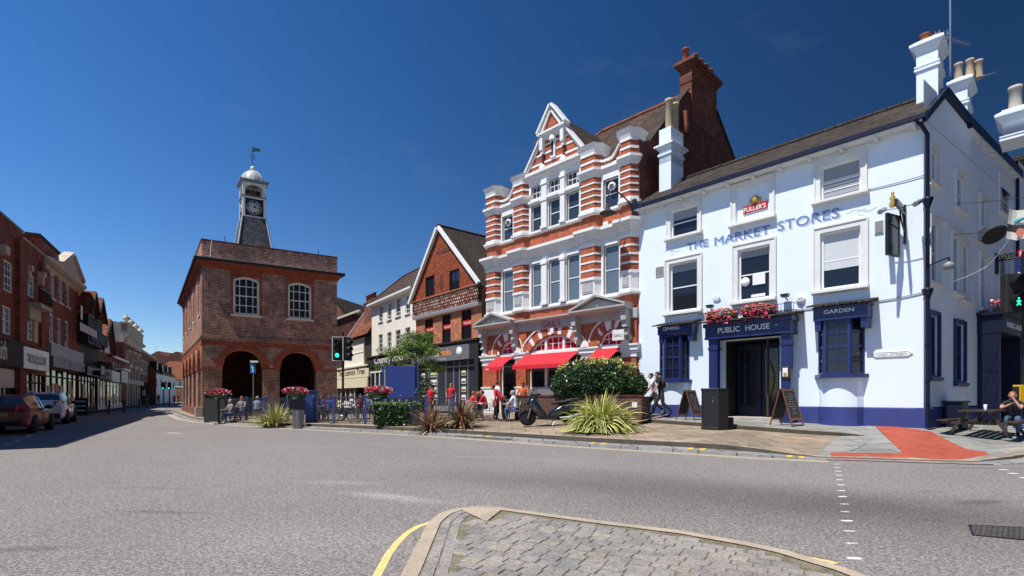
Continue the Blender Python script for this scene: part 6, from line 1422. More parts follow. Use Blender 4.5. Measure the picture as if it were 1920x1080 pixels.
# ============================================================ LEFT ROW OF SHOPS (in shade)
def lz(px,py,d=0): return LF.z(px,py,d)
class LRow:
    """frame whose u runs to the right in the picture, away from the camera"""
LR = Fr(LFT0, UL, Vector((-UL.y, UL.x)))                         # D points left, into the shops
lu = lambda px, d=0: LR.u(px,d)
RBk = MATS['brick_dark']
BR('brick_left', (.25,.064,.04), (.17,.045,.03), (.22,.12,.08), mort=.008, var=.3)
def shell(o, u0,u1,z1,holes,mat,dep=9,z0=.1,rev=.12,fr=LR):
    q = MB(); wall(q,fr,u0,u1,z0,z1,holes,rev=rev)
    q.poly([fr.p(u0,0,z0),fr.p(u0,dep,z0),fr.p(u0,dep,z1),fr.p(u0,0,z1)]); q.poly([fr.p(u1,0,z0),fr.p(u1,dep,z0),fr.p(u1,dep,z1),fr.p(u1,0,z1)]); q.poly([fr.p(u0,dep,z0),fr.p(u1,dep,z0),fr.p(u1,dep,z1),fr.p(u0,dep,z1)])
    q.poly([fr.p(u0,0,z1-.02),fr.p(u1,0,z1-.02),fr.p(u1,dep,z1-.02),fr.p(u0,dep,z1-.02)])
    return q.build('wall', MATS[mat], o)
def shopfront(o, u0,u1,z1, n, mat='black_matt', glass='glass', d=.0, riser=.5, fr=LR, lit=None):
    q = MB()
    for i in range(n+1): u = u0+(u1-u0)*i/n; q.box(fr,u-.05,u+.05,d-.06,d+.05,.15,z1)
    q.box(fr,u0,u1,d-.05,d+.04,.15,riser); q.box(fr,u0,u1,d-.045,d+.035,z1-.5,z1-.4); s_ = q.build('shop_frame', MATS[mat], o)
    q = MB(); q.poly([fr.p(u0,d,riser),fr.p(u1,d,riser),fr.p(u1,d,z1),fr.p(u0,d,z1)]); q.build('shop_glass', MATS[glass], s_); return s_
M('shop_lit', (.35,.36,.37), .3, .5, .8)
# --- 1: corner of the stationer and the hairdresser, tall brick block running out of the frame
b1 = thing('brick_shop_block', 'dark red brick three storey block over the stationer and the hairdresser at the left edge', 'shop building', LR.p(0,0,.1))
p41 = lu(41); p90 = lu(85)
z1a = lz(0,402); z1b = lz(60,462)
# windows
h1 = [LR.r(6.5,23,484,543), LR.r(4,20.5,571,624)]
h2 = [LR.r(51,64.5,510,553), LR.r(50,62,590,636)]
g_top = lz(60,640)
shell(b1, -16, p41, z1a, h1+[(a-3.2,a-1.9,c,e) for a,_,c,e in h1]+[(a-7,a-5.7,c,e) for a,_,c,e in h1]+[(-15.5,p41-.6,.1,lz(0,688))], 'brick_left')
b2 = thing('brick_bay_house', 'narrow dark brick house with an iron balcony above the hairdresser sign', 'shop building', LR.p(p41,0,.1))
shell(b2, p41+.01, p90, lz(45,450), h2+[(p41+.1,p90-.1,.1,lz(48,700))], 'brick_left')
for o,hs in ((b1,h1+[(a-3.2,a-1.9,c,e) for a,_,c,e in h1]+[(a-7,a-5.7,c,e) for a,_,c,e in h1]),(b2,h2)):
    for a,b,c,e in hs: window(o,LR,a,b,c,e,d=.06,cols=3,rows=2,fw=.08,bar=.035,gm='glass_sky' if False else 'glass_grey')
q = MB(); q.box(LR,-16,p41+.05,-.12,.3,z1a,z1a+.1); q.build('coping', MATS['lead'], b1)
q = MB(); q.box(LR,p41,p90,-.1,.3,lz(45,450),lz(45,450)+.1); q.build('coping', MATS['grey_stone'], b2)
a,b = LR.u(32,-.2), LR.u(40,-.2); q = MB(); q.box(LR,LR.u(28),p41,-.22,.0,.1,z1a-.6); q.build('pilaster', MATS['brick_left'], b1)
for px0,px1 in ((41,45),(72,79)):
    q = MB(); q.box(LR,lu(px0)+.1,lu(px1),-.15,.0,lz(70,649),lz(45,470)); q.build('pilaster', MATS['brick_left'], b2)
for px,py in ((47,500),(72,513)):
    u = lu(px); z = lz(px,py); q = MB(); q.box(LR,u-.25,u+.25,-.35,.0,z-.2,z+.1); q.box(LR,u-.2,u+.2,-.25,0,z-.7,z-.2); q.build('console', MATS['pale_stone'], b2)
q = MB(); q.box(LR,lu(2)-.5,lu(2)+.2,-.3,0,lz(3,478),lz(3,462)); q.build('console', MATS['pale_stone'], b1)
a,b = lu(47),lu(71); zb = lz(50,567); q = MB(); q.box(LR,a,b,-.7,0,zb-.25,zb); q.box(LR,a+.1,b-.2,-.2,0,zb-.9,zb-.25); bl = q.build('balcony', MATS['grey_stone'], b2)
q = MB()
for i in range(14): u = a+.05+(b-a-.3)*i/13; q.tube([LR.p(u,-.65,zb),LR.p(u,-.75,zb+.4),LR.p(u,-.62,zb+.85)],.02,4)
q.tube([LR.p(a,-.65,zb+.86),LR.p(b-.2,-.65,zb+.86)],.03,5); q.build('railing', MATS['black_metal'], bl)
q = MB(); a,b = lu(48), lu(72); q.box(LR,a-.4,a-.02,-.05,.0,lz(50,638),lz(50,590)); q.box(LR,lu(62.5),b-.3,-.05,0,lz(50,638),lz(50,590)); q.build('stone_surround', MATS['pale_stone'], b2)
# signs
fz0, fz1 = lz(0,686), lz(0,640)
q = MB(); q.box(LR,-16,lu(40),-.45,-.0,fz0,fz1); q.box(LR,-16,lu(41),-.5,0,fz1,fz1+.1); sg = q.build('shop_sign', MATS['black_matt'], b1)
text(sg,'Smith',LR,LR.u(-14,-.46),LR.u(13,-.46),lz(0,676),1.02,-.46,'white_sign',.005,.0)
shopfront(b1,-15.5,lu(35),fz0,9,'cloth_grey','glass_grey',.1); q = MB(); q.box(LR,-15.5,lu(35),.02,.06,fz0-1.1,fz0-.1); q.build('shop_panel', MATS['cream_trim'], b1)
q = MB(); q.box(LR,lu(16),lu(29),.03,.05,1.0,1.5); q.build('poster', MATS['leaf_gold'], b1)
q = MB(); u0,u1 = LR.u(45,-.5), LR.u(92,-.5); z0,z1 = LR.z(46,690,-.5), LR.z(46,649,-.5); q.box(LR,u0,u1,-.5,-.35,z0,z1)
M('sign_marble', (.62,.62,.67), .35, .35, .7); sg = q.build('shop_sign', MATS['sign_marble'], b2)
text(sg,'TONI&GUY',LR,LR.u(52.5,-.51),LR.u(86,-.51),z0+(z1-z0)*.34,(z1-z0)*.36,-.52,'white_sign',.01,.0)
for dz in (0,): text(sg,'TONI&GUY',LR,LR.u(52,-.51)-.05,LR.u(87,-.51)+.16,z0+(z1-z0)*.29,(z1-z0)*.42,-.508,'dark_navy',.004,.035)
shopfront(b2,p41+.1,p90-.1,lz(48,702),5,'black_matt','shop_glass_l' if False else 'glass',.1)
# --- 3: pedimented brick building
p3 = lu(148); P3c = lz(90,492)
b3 = thing('pediment_house', 'three storey brick house with a white stone cornice and small pediment', 'shop building', LR.p(p90,0,.1))
h3 = [LR.r(95,101.5,510,558),LR.r(110,116,520,566),LR.r(123.5,129.5,531,574),LR.r(93,99.5,587,641),LR.r(108,114,595,647),LR.r(122,128,601,652)]
zf3 = lz(94,655)
shell(b3,p90+.01,p3,P3c,h3+[(p90+.2,p3-.2,.1,lz(95,693))],'brick_left')
for a,b,c,e in h3: window(b3,LR,a,b,c,e,d=.05,cols=1,rows=2,fw=.1,gm='glass_grey',sill=(.1,.12,.1))
q = MB(); q.mould(LR,p90-.3,p3+.3,[(0,P3c-.5),(-.12,P3c-.4),(-.2,P3c-.15),(-.42,P3c-.05),(-.48,P3c+.15),(0,P3c+.3)])
for i in range(22): u = p90+(p3-p90)*i/21; q.box(LR,u-.08,u+.08,-.34,-.18,P3c-.3,P3c-.12)
cn = q.build('cornice', MATS['pale_stone'], b3)
um0, um1, ump = lu(104), lu(144), lu(124); za = lz(124,478); q = MB(); q.prism(LR,[(um0,P3c+.2),(um1,P3c+.2),(ump,za)],-.35,.1)
def sb2(q,u0,z0,u1,z1,w_,d0,d1): sbar(q,LR,u0,z0,u1,z1,w_,d0,d1)
sb2(q,um0-.2,P3c+.25,ump,za,.25,-.5,.1); sb2(q,ump,za,um1+.2,P3c+.25,.25,-.51,.1); q.build('pediment', MATS['pale_stone'], b3)
q = MB(); zA = LR.z(84,447,.6); ax0, ax1 = lu(73,.6), lu(112,.6); q.box(LR,ax0,ax1,.6,8,P3c-1,zA-.25); q.build('attic_wall', MATS['brick_left'], b3)
q = MB(); q.box(LR,ax1+.01,p3-.3,.9,8,P3c-1,zA-.9); q.box(LR,ax0-.1,ax1+.1,.5,8.1,zA-.25,zA-.05); q.box(LR,ax1+.11,p3-.2,.8,8.1,zA-.9,zA-.78); q.build('attic_roof', MATS['roof_dark'], b3)
q = MB(); q.box(LR,p90,p3,-.4,0,lz(95,689),zf3-.5); sg = q.build('shop_sign', MATS['grey_sign'], b3); q = MB(); q.box(LR,p90,p3,-.3,0,zf3-.49,zf3+.35); q.build('upper_fascia', MATS['lead'], b3)
text(sg,'carpetright',LR,LR.u(114,-.4),LR.u(136,-.4),lz(114,685),.75,-.41,'letter_pale',.005,.01)
shopfront(b3,p90+.2,p3-.2,lz(95,693),6,'black_matt','glass',.1)
# --- bright goods seen behind the shop windows
rr = random.Random(5)
def goods(o, u0,u1,n,zmax=2.8,fr=LR):
    q = MB()
    for i in range(n):
        u = rr.uniform(u0,u1-.8); w_ = rr.uniform(.35,.9); z0 = rr.uniform(.7,1.6); z1 = min(zmax,z0+rr.uniform(.5,1.5)); dd = .085-.004*i
        q.poly([fr.p(u,dd,z0),fr.p(u+w_,dd,z0),fr.p(u+w_,dd,z1),fr.p(u,dd,z1)],rr.choice((0,0,1,2)))
    q.build('window_display', [MATS['blind_pale'],MATS['cream_trim'],MATS['letter_orange']], o)
goods(b2,p41+.3,p90-.5,6); goods(b3,p90+.5,p3-1,9)
# --- 4: timbered house with two gables
b4 = thing('timbered_house', 'black timbered house with two jettied gables, red tile roofs and a white panelled band', 'shop building', LR.p(p3,0,.1))
p4 = lu(183); e4 = lz(146,582)
h4 = [(lu(150),lu(155),lz(150,640),lz(150,612)),(lu(160),lu(166),lz(160,648),lz(160,622))]
shell(b4,p3+.01,p4,e4-.2,[(p3+.2,p4-.2,.1,3.2)],'black_matt',dep=10)
for (x0,x1,xa,ya,yb) in ((165.5,178,171.5,549,583),(179,192,185,561,592)):
    pr = -.7; u0,u1,um = LR.u(x0,pr), LR.u(x1,pr), LR.u(xa,pr); z0 = LR.z(x0,yb,pr); z1 = LR.z(xa,ya,pr)
    q = MB(); q.prism(LR,[(u0,e4-2.6),(u1,e4-2.6),(u1,z0),(um,z1-.15),(u0,z0)],pr,8); q.build('gable', MATS['black_matt'], b4)
    q = MB(); q.prism(LR,[(u0+.3,z0-.3),(u1-.3,z0-.3),(um,z1-.7)],pr-.03,pr-.01); q.build('gable_panel', MATS['blind_grey'], b4)
    q = MB()
    for (a,za_,b,zb_) in ((u0-.4,z0-.3,um,z1),(um,z1,u1+.4,z0-.3)): sb2(q,a,za_,b,zb_,.2,pr-.3,8)
    rf = q.build('gable_roof', MATS['roof_tile_red'], b4)
    q = MB()
    for (a,za_,b,zb_) in ((u0-.4,z0-.4,um,z1-.1),(um,z1-.1,u1+.4,z0-.4)): sb2(q,a,za_,b,zb_,.26,pr-.36,pr-.29)
    q.build('bargeboard', MATS['black_matt'], rf)
pr = -.80; ua_, ub_ = LR.u(150,pr), LR.u(182,pr); zq0, zq1 = LR.z(150,619,pr), LR.z(150,604,pr)
q = MB(); q.box(LR,p3+.05,p4,pr+.02,0,zq0-.35,zq1+.1); q.build('jetty', MATS['black_matt'], b4)
q = MB(); n = 11
for i in range(n): a = ua_+(ub_-ua_)*i/n; q.box(LR,a,a+(ub_-ua_)/n*.62,pr-.02,pr+.0,zq0,zq1)
q.box(LR,ua_+.2,ua_+.8,pr-.02,pr,zq1+.25,zq1+1.3); q.build('white_panel', MATS['white_wall'], b4)
q = MB(); q.poly([LR.p(p3+.1,pr-.2,e4-.25),LR.p(p4-1,pr-.2,e4-.25),LR.p(p4-1,4,LR.z(150,549,4)),LR.p(p3+.1,4,LR.z(150,549,4))]); q.build('roof', MATS['roof_tile_red'], b4)
shopfront(b4,p3+.2,p4-.2,3.2,6,'black_matt','glass',.1); goods(b4,p3+.3,p4-1,6,2.6)
q = MB(); q.box(LR,p3+.2,p4,-.5,0,3.2,3.95); sg = q.build('shop_sign', MATS['dark_navy'], b4); q = MB(); q.box(LR,lu(152),lu(160),-1.3,-1.25,3.3,4.0); q.build('hanging_sign', MATS['grey_sign'], b4)
q = MB(); q.box(LR,lu(163),p4,-.9,-.5,3.3,3.7); o = q.build('window_box', MATS['black_matt'], b4); q = MB(); flowers(q,LR.p((lu(163)+p4)/2,-.8,4.0),LR.U.to_3d()*(p4-lu(163))/2,LR.D.to_3d()*.4,.6,400,[0,0,0,1],.08); q.build('ivy', [MATS['leaf_dark'],MATS['leaf_mid']], b4)
# --- 5: steep gabled small shop, then a low brick shop
p5 = lu(201); b5 = thing('steep_gabled_shop', 'small shop with a steep red tiled gable and white plaster behind the timbered house', 'shop building', LR.p(p4,0,.1))
ez5 = LR.z(184,650,-.3); shell(b5,p4+.01,p5,ez5,[(p4+.2,p5-.2,.1,3.2)],'brick_brown',dep=10)
pr = -.3; um = LR.u(199.5,pr); z5 = LR.z(199.5,601,pr); v0_5, v1_5 = LR.u(185,pr), LR.u(207,pr); q = MB(); q.prism(LR,[(v0_5,ez5-.2),(v1_5,ez5-.2),(um,z5-.4)],pr,9); q.build('gable', MATS['white_wall'], b5)
q = MB(); sb2(q,v0_5-.5,ez5-.3,um,z5,.22,pr-.4,9); sb2(q,um,z5,v1_5+.3,ez5-.3,.22,pr-.41,9); rf = q.build('roof', MATS['roof_tile_red'], b5)
q = MB(); sb2(q,v0_5-.4,ez5-.45,um,z5-.15,.3,pr-.48,pr-.38); sb2(q,um,z5-.15,v1_5+.3,ez5-.45,.3,pr-.49,pr-.38); q.build('bargeboard', MATS['black_matt'], rf)
shopfront(b5,p4+.2,p5-.2,3.2,3,'cream_trim','glass',.1); goods(b5,p4+.2,p5-.8,4,2.6); q = MB(); q.box(LR,p4+.1,p5-.1,-.4,0,3.2,4.2); q.build('shop_sign', MATS['cloth_grey'], b5)
q = MB(); q.box(LR,um-.3,um+.4,3,3.8,z5-1,z5+.3); q.build('chimney', MATS['brick_dark'], b5)
p6 = lu(231); b6 = thing('low_brick_shop', 'low two storey brick shop with a blue fascia beside the old bank', 'shop building', LR.p(p5,0,.1))
ez6 = lz(206,668); h6 = [LR.r(212,214.5,680,705),LR.r(217,219.5,682,706),LR.r(223,225.5,684,707)]
shell(b6,p5+.01,p6,ez6,h6+[(p5+.2,p6-.2,.1,3.0)],'brick_brown',dep=10)
for a,b,c,e in h6: window(b6,LR,a,b,c,e,d=.05,cols=1,rows=2,fw=.1)
q = MB(); q.poly([LR.p(p5,-.5,ez6-.05),LR.p(p6,-.5,ez6-.05),LR.p(p6,4,ez6+2.2),LR.p(p5,4,ez6+2.2)]); q.poly([LR.p(p5,4,ez6+2.2),LR.p(p6,4,ez6+2.2),LR.p(p6,9,ez6),LR.p(p5,9,ez6)]); q.build('roof', MATS['roof_tile'], b6)
q = MB(); q.box(LR,p5,p6,-.6,-.45,ez6-.2,ez6); q.build('gutter', MATS['white_paint'], b6)
shopfront(b6,p5+.2,p6-.2,3.0,5,'cream_trim','glass',.1); goods(b6,p5+.3,p6-1,5,2.4); q = MB(); q.box(LR,(p5+p6)/2,p6-.1,-.5,0,3.0,4.4); q.build('shop_sign', MATS['navy_paint'], b6); q = MB(); q.box(LR,(p5+p6)/2-.2,p6,-.75,0,4.4,4.65); q.box(LR,p5,(p5+p6)/2-.2,-.4,0,3.0,4.1); q.build('sign_hood', MATS['cream_trim'], b6)
# --- 7: stone and brick bank with parapet and urns
p7 = lu(262); b7 = thing('old_bank', 'red brick old bank with pale stone parapet, urns and bracketed windows', 'bank', LR.p(p6,0,.1))
zB = LR.z(232,628); h7 = [(lu(236),lu(239),LR.z(236,708),LR.z(236,668)),(lu(246),lu(250),LR.z(246,706),LR.z(246,670)),(lu(255.5),lu(258),LR.z(256,706),LR.z(256,674))]
shell(b7,p6+.01,p7,zB,h7,'brick_left',dep=12)
q = MB(); q.box(LR,p6-.0,p6+.35,-.0,12,zB-1.5,zB); q.build('party_wall', MATS['brick_left'], b7)
for a,b,c,e in h7:
    w_ = window(b7,LR,a,b,c,e,d=.05,cols=1,rows=2,fw=.12); q = MB(); q.box(LR,a-.5,a,-.15,0,c-.3,e+.5); q.box(LR,b,b+.5,-.15,0,c-.3,e+.5); q.box(LR,a-.6,b+.6,-.35,0,e+.5,e+.8); q.build('surround', MATS['pale_stone'], w_)
    w_ = window(b7,LR,a,b,1.2,4.6,d=-.02,cols=1,rows=2,fw=.12); q = MB(); q.box(LR,a-.7,a,-.2,0,.2,5.0); q.box(LR,b,b+.7,-.2,0,.2,5.0); q.box(LR,a-.8,b+.8,-.5,0,5.0,5.5); q.build('surround', MATS['pale_stone'], w_)
q = MB(); q.mould(LR,p6-.6,p7+.6,[(0,zB-.9),(-.2,zB-.8),(-.3,zB-.3),(-.7,zB-.1),(-.7,zB+.1),(0,zB+.2)]); q.box(LR,p6-.1,p7+.1,-.4,.2,zB+.2,zB+1.35); q.box(LR,p6-.2,p7+.2,-.5,.3,zB+1.35,zB+1.55); q.box(LR,p6+.1,p7,-.5,0,LR.z(236,712)-.5,LR.z(236,712)+.1)
q.box(LR,p6-.1,p6+.1,-.4,1.3,zB-.9,zB+1.5); q.build('stone_parapet', MATS['pale_stone'], b7)
for px in (233,242,251,260):
    q = MB(); q.lathe(LR.p(lu(px),-.2,zB+1.55),[(.2,0),(.1,.15),(.4,.45),(.42,.6),(.15,.8),(.1,1.0)],10); q.build('urn', MATS['pale_stone'], b7)
# --- 8: long brick shop row, then white inn and the houses at the end of the street
p8 = lu(290); b8 = thing('long_brick_shop', 'long brown brick shop with a row of narrow windows and a green shop front', 'shop building', LR.p(p7,0,.1))
e8 = LR.z(262,658); h8 = []
for i in range(8):
    a = p7+1.2+(p8-p7-2.4)*i/8; h8.append((a,a+1.3,4.9,7.0))
shell(b8,p7+.01,p8,e8,h8+[(p7+.5,p8-.5,.1,3.6)],'brick_brown',dep=12)
for a,b,c,e in h8: window(b8,LR,a,b,c,e,d=.05,cols=1,rows=2,fw=.16)
q = MB(); q.box(LR,p7,p8,-.35,.1,e8,e8+.25); q.build('coping', MATS['pale_stone'], b8)
shopfront(b8,p7+.5,p8-.5,3.6,7,'black_matt','glass',.1); goods(b8,p7+1,p8-2,10,3.2); M('shop_green', (.10,.33,.27), .5, .05)
q = MB(); q.box(LR,p7+(p8-p7)*.5,p8-.3,-.5,0,3.6,5.0); q.box(LR,p8-.8,p8-.3,-.4,0,.2,3.6); q.build('shop_sign', MATS['shop_green'], b8)
q = MB(); q.poly([LR.p(p7,2,e8),LR.p(p8,2,e8),LR.p(p8,6,e8+2.6),LR.p(p7,6,e8+2.6)]); q.poly([LR.p(p7,6,e8+2.6),LR.p(p8,6,e8+2.6),LR.p(p8,11,e8),LR.p(p7,11,e8)]); q.build('roof', MATS['roof_tile'], b8)
for px,w_ in ((283,1.2),(290,1.6)):
    q = MB(); u = lu(px); q.box(LR,u,u+w_*2,4,6,e8,LR.z(px,652,4)); st_ = q.build('chimney', MATS['brick_dark'], b8); q = MB()
    for k in range(4): q.lathe(LR.p(u+.3+k*w_*.5,5,LR.z(px,652,4)),[(.2,0),(.18,.7),(.12,.7)],6); q.build('chimney_pot', MATS['pot_clay'], st_)
# end of street
EF = Fr((fx(289,86),86), (fx(329,112)-fx(289,86),26)); EF = Fr(EF.O, EF.U, Vector((-EF.U.y,EF.U.x))); eL = EF.u(329)
b9 = thing('white_inn', 'white rendered inn with a dark mansard roof at the far end of the street', 'inn', (*EF.O,.1))
ee = EF.z(300,702); h9 = [(eL*(i+.25)/5,eL*(i+.6)/5,EF.z(300,728),EF.z(300,710)) for i in range(5)]
shell(b9,0,eL,ee,h9,'white_wall',dep=10,fr=EF)
for a,b,c,e in h9: window(b9,EF,a,b,c,e,d=.05,cols=1,rows=2,fw=.15,fm='cream_trim')
q = MB(); rz9 = EF.z(300,672); q.poly([EF.p(-.3,-.3,ee),EF.p(eL,-.3,ee),EF.p(eL,2.2,rz9),EF.p(0,2.2,rz9)]); q.poly([EF.p(0,2.2,rz9),EF.p(eL,2.2,rz9),EF.p(eL,8,rz9),EF.p(0,8,rz9)]); rf = q.build('roof', MATS['roof_dark'], b9)
q = MB(); q.prism(EF,[(-.4,.1),(0,.1),(0,ee),(-.4,ee)],-.3,10); q.poly([EF.p(-.35,-.3,ee),EF.p(-.35,2.2,rz9),EF.p(-.35,8,rz9),EF.p(-.35,8,ee)]); q.build('end_wall', MATS['brick_left'], b9)
for i in range(4):
    a = eL*(i+.3)/4.5; q = MB(); q.box(EF,a,a+1.2,-.1,2,ee+.5,ee+2.1); dm_ = q.build('dormer', MATS['roof_dark'], b9); q = MB(); q.box(EF,a+.15,a+1.05,-.16,-.11,ee+.65,ee+1.95); q.build('window', MATS['white_paint'], dm_)
b10 = thing('red_roofed_house', 'house with a bright red tiled roof closing the far end of the street', 'house', (fx(325,128),128,0))
e10 = Fr((fx(306,128),128),(1,.1)); w10 = e10.u(372); za, zb_ = e10.z(325,712), e10.z(325,674)
q = MB(); wall(q,e10,0,w10,0,za,[]); q.prism(e10,[(0,0),(w10,0),(w10,za),(0,za)],.01,12); q.build('wall', MATS['brick_brown'], b10)
for px in (318,331,341): window(b10,e10,e10.u(px),e10.u(px)+2.2,e10.z(px,726),e10.z(px,714),d=-.05,cols=2,rows=2,fw=.2)
q = MB(); q.poly([e10.p(-3,-.5,za),e10.p(w10,-.5,za),e10.p(w10,8,zb_),e10.p(-3,8,zb_)]); q.poly([e10.p(-3,8,zb_),e10.p(w10,8,zb_),e10.p(w10,16,za),e10.p(-3,16,za)]); q.build('roof', MATS['roof_tile_red'], b10)
b11 = thing('dark_gabled_house', 'dark twin gabled house showing above the red tiled house at the end of the street', 'house', (fx(325,150),150,0)); e11 = Fr((fx(268,150),150),(1,.1))
q = MB(); q.prism(e11,[(0,0),(e11.u(372),0),(e11.u(372),e11.z(372,672)),(e11.u(330),e11.z(330,659)),(e11.u(312),e11.z(312,668)),(e11.u(296),e11.z(296,658)),(0,e11.z(296,672))],0,14); q.build('wall', MATS['brick_dark'], b11)
for px,py,L_ in ((20,424,1.0),(38,438,1.2),(211,578,2.2)):
    c_ = LR.p(lu(px,1.5),1.5,lz(px,py,1.5)); lab = {20:'spiky television aerial on the roof of the brick block at the left edge',38:'television aerial between the brick block and the balcony house',211:'tall television aerial above the old bank'}[px]
    yagi('roof_aerial',lab,c_+V3(-L_/2,0,0),(1,.4,-.05),L_*1.6,8,.3,2.6 if px==211 else 1.6)
yagi('roof_aerial','television aerial on the tile hung shop roof ridge',T.p(ua,2.5,T.z(843,408,2.5)),(1,.1,-.05),1.4,8,.25,1.6)
yagi('roof_aerial','television aerial behind the right end of the market hall',wp(632,478,44),(1,.1,-.02),1.6,7,.25,2.5)
yagi('roof_aerial','thin aerial rod on the far brick shop roof',wp(291,650,92),(1,.1,0),1.5,4,.3,3)
for px in (330,): pass
# ============================================================ PLAZA: RAILING, SIGNALS, PLANTS
def foot(px, py): return hit(px, py)
def at(px, Y): x = fx(px,Y); return V3(x, Y, H(x,Y))
def zat(py, Y): return EYE+(HZ-py)/FPX*Y
# ---- railing along the kerb
RPath = [off(i,1.0,0) for i in range(3,12)]
def onrail(px):
    for a,b in zip(RPath,RPath[1:]):
        xa, xb = a.x/a.y*960+960, b.x/b.y*960+960
        if xa <= px <= xb:
            f = Fr(a, b-a); u = f.u(px); q_ = f.p(u,0,0); q_.z = H(q_.x,q_.y); return q_
    return None
posts = [onrail(x) for x in (396,414,431.7,462,498,539,586.7,626,685,752,800,849.5)]
rail = thing('railing', 'blue and black metal pedestrian railing along the kerb in front of the market hall plaza', 'railing', (posts[0].x,posts[0].y,posts[0].z))
M('post_blue', (.035,.06,.21), .35, .1, 3)
for p_ in posts:
    q = MB(); q.box(Fr(p_,(1,0)),-.045,.045,-.045,.045,p_.z-.05,p_.z+1.2); q.lathe(p_+V3(0,0,1.2),[(.06,0),(.06,.02),(.03,.06),(0,.07)],8); q.build('post', MATS['post_blue'], rail)
for a,b in zip(posts,posts[1:]):
    q = MB(); q.tube([a+V3(0,0,1.12),b+V3(0,0,1.12)],.022,5); q.tube([a+V3(0,0,.58),b+V3(0,0,.58)],.016,5); q.tube([a+V3(0,0,.12),b+V3(0,0,.12)],.022,5); q.build('rail', MATS['black_metal'], rail)
    q = MB(); L_ = (b-a).length; n = max(2,int(L_/.125))
    for i in range(1,n): p_ = a.lerp(b,i/n); q.tube([p_+V3(0,0,.12),p_+V3(0,0,1.22)],.015,4)
    q.build('bars', MATS['rail_grey'], rail)
# ---- three-aspect traffic signal
def signal_head(par, c, ang, lit=2, h=1.02, w_=.34, border=True):
    """c = centre of the head; ang = direction it faces; parts under par"""
    f = Fr(c, (math.cos(ang+math.pi/2), math.sin(ang+math.pi/2))); # D points away from the viewer of the head
    if f.D.dot(Vector((math.cos(ang),math.sin(ang)))) > 0: f = Fr(c, -f.U)
    z = c.z; q = MB(); q.box(f,-w_/2,w_/2,-.02,.2,z-h/2,z+h/2); hd = q.build('signal_head', MATS['black_matt'], par, bevel=.02)
    if border:
        q = MB(); q.box(f,-w_/2-.07,w_/2+.07,.05,.065,z-h/2-.07,z+h/2+.07); q.build('backing_board', MATS['black_matt'], hd); q = MB()
        for a,b,c0,c1 in ((-w_/2-.10,-w_/2-.07,-h/2-.1,h/2+.1),(w_/2+.07,w_/2+.10,-h/2-.1,h/2+.1),(-w_/2-.07,w_/2+.07,-h/2-.10,-h/2-.07),(-w_/2-.07,w_/2+.07,h/2+.07,h/2+.1)): q.box(f,a,b,.045,.07,z+c0,z+c1)
        q.build('border', MATS['white_sign'], hd)
    for k,mt in enumerate(('lamp_red_dark','lamp_amber_dark','lamp_green_dark')):
        zz = z+(1-k)*h*.32; m_ = 'lamp_green' if (lit == k and k == 2) else mt
        q = MB(); q.lathe(f.p(0,-.02,zz),[(0,0),(.10,0),(.105,.012),(.06,.03),(0,.035)],16,axis=-f.D.to_3d()); q.build('lens', MATS[m_], hd)
        q = MB(); n = 12; R0 = .125
        for i in range(n):
            a0_, a1_ = R(-20+220*i/n), R(-20+220*(i+1)/n)
            q.poly([f.p(R0*math.cos(a0_),-.02,zz+R0*math.sin(a0_)),f.p(R0*math.cos(a1_),-.02,zz+R0*math.sin(a1_)),f.p(R0*.92*math.cos(a1_),-.27,zz-.03+R0*math.sin(a1_)),f.p(R0*.92*math.cos(a0_),-.27,zz-.03+R0*math.sin(a0_))])
        q.build('visor', MATS['black_matt'], hd)
    return hd
tp = foot(643,787.5); tl = thing('traffic_light', 'traffic light on a black pole behind the railing with its near head lit green', 'traffic light', tp)
q = MB(); q.tube([tp-V3(0,0,.05),V3(tp.x,tp.y,zat(624,tp.y))],.057,10); q.lathe(tp,[(.1,0),(.1,.25),(.07,.3)],10); q.lathe(V3(tp.x,tp.y,zat(624,tp.y)),[(.06,0),(.07,.04),(0,.1)],8); q.build('pole', MATS['black_metal'], tl)
zc = zat(654,tp.y); signal_head(tl, V3(tp.x-.26,tp.y-.05,zc), R(-80)); signal_head(tl, V3(tp.x+.27,tp.y-.02,zc), R(-38), lit=-1)
# far signals at the end of the street
for px,lab in ((307,'left one of two far traffic lights at the end of the street'),(318,'right one of two far traffic lights at the end of the street')):
    fp = gp(px,762.5); fp.z = 0; o = thing('traffic_light', lab, 'traffic light', fp, group='far traffic lights'); q = MB(); q.tube([fp,fp+V3(0,0,3.2)],.08,6); q.build('pole', MATS['black_metal'], o); signal_head(o, fp+V3(0,-.1,2.9), R(-75), border=False, w_=.4)
# ---- right edge signal, yellow push button unit and blue post
rp = foot(1908,803); rs_ = thing('crossing_signal', 'pedestrian crossing signal with green walking figure and yellow button box at the right edge', 'crossing signal', rp)
q = MB(); q.lathe(rp,[(.115,-.05),(.115,.55),(.10,.6),(.10,1.05)],14); q.build('post', MATS['post_blue'], rs_)
Yr = rp.y; xr = fx(1923,Yr); q = MB(); q.tube([V3(xr,Yr+.05,rp.z+.3),V3(xr,Yr+.05,zat(470,Yr))],.057,10); q.build('pole', MATS['black_metal'], rs_)
f = Fr((fx(1906,Yr-.15),Yr-.15),(1,.12)); q = MB(); q.box(f,0,.36,-.1,.12,zat(757,Yr),zat(722,Yr)); bx_ = q.build('button_box', MATS['yellow_plastic'], rs_, bevel=.02); q = MB(); q.box(f,-.03,.0,-.08,.1,zat(757,Yr)+.05,zat(722,Yr)-.05); q.build('button_panel', MATS['black_matt'], bx_)
hf = Fr((fx(1884,Yr-.2),Yr-.2),(1,-.12)); hz0, hz1 = zat(588,Yr-.2), zat(513,Yr-.2); q = MB(); q.box(hf,0,.62,-.05,.2,hz0,hz1); hd = q.build('signal_head', MATS['black_matt'], rs_, bevel=.04)
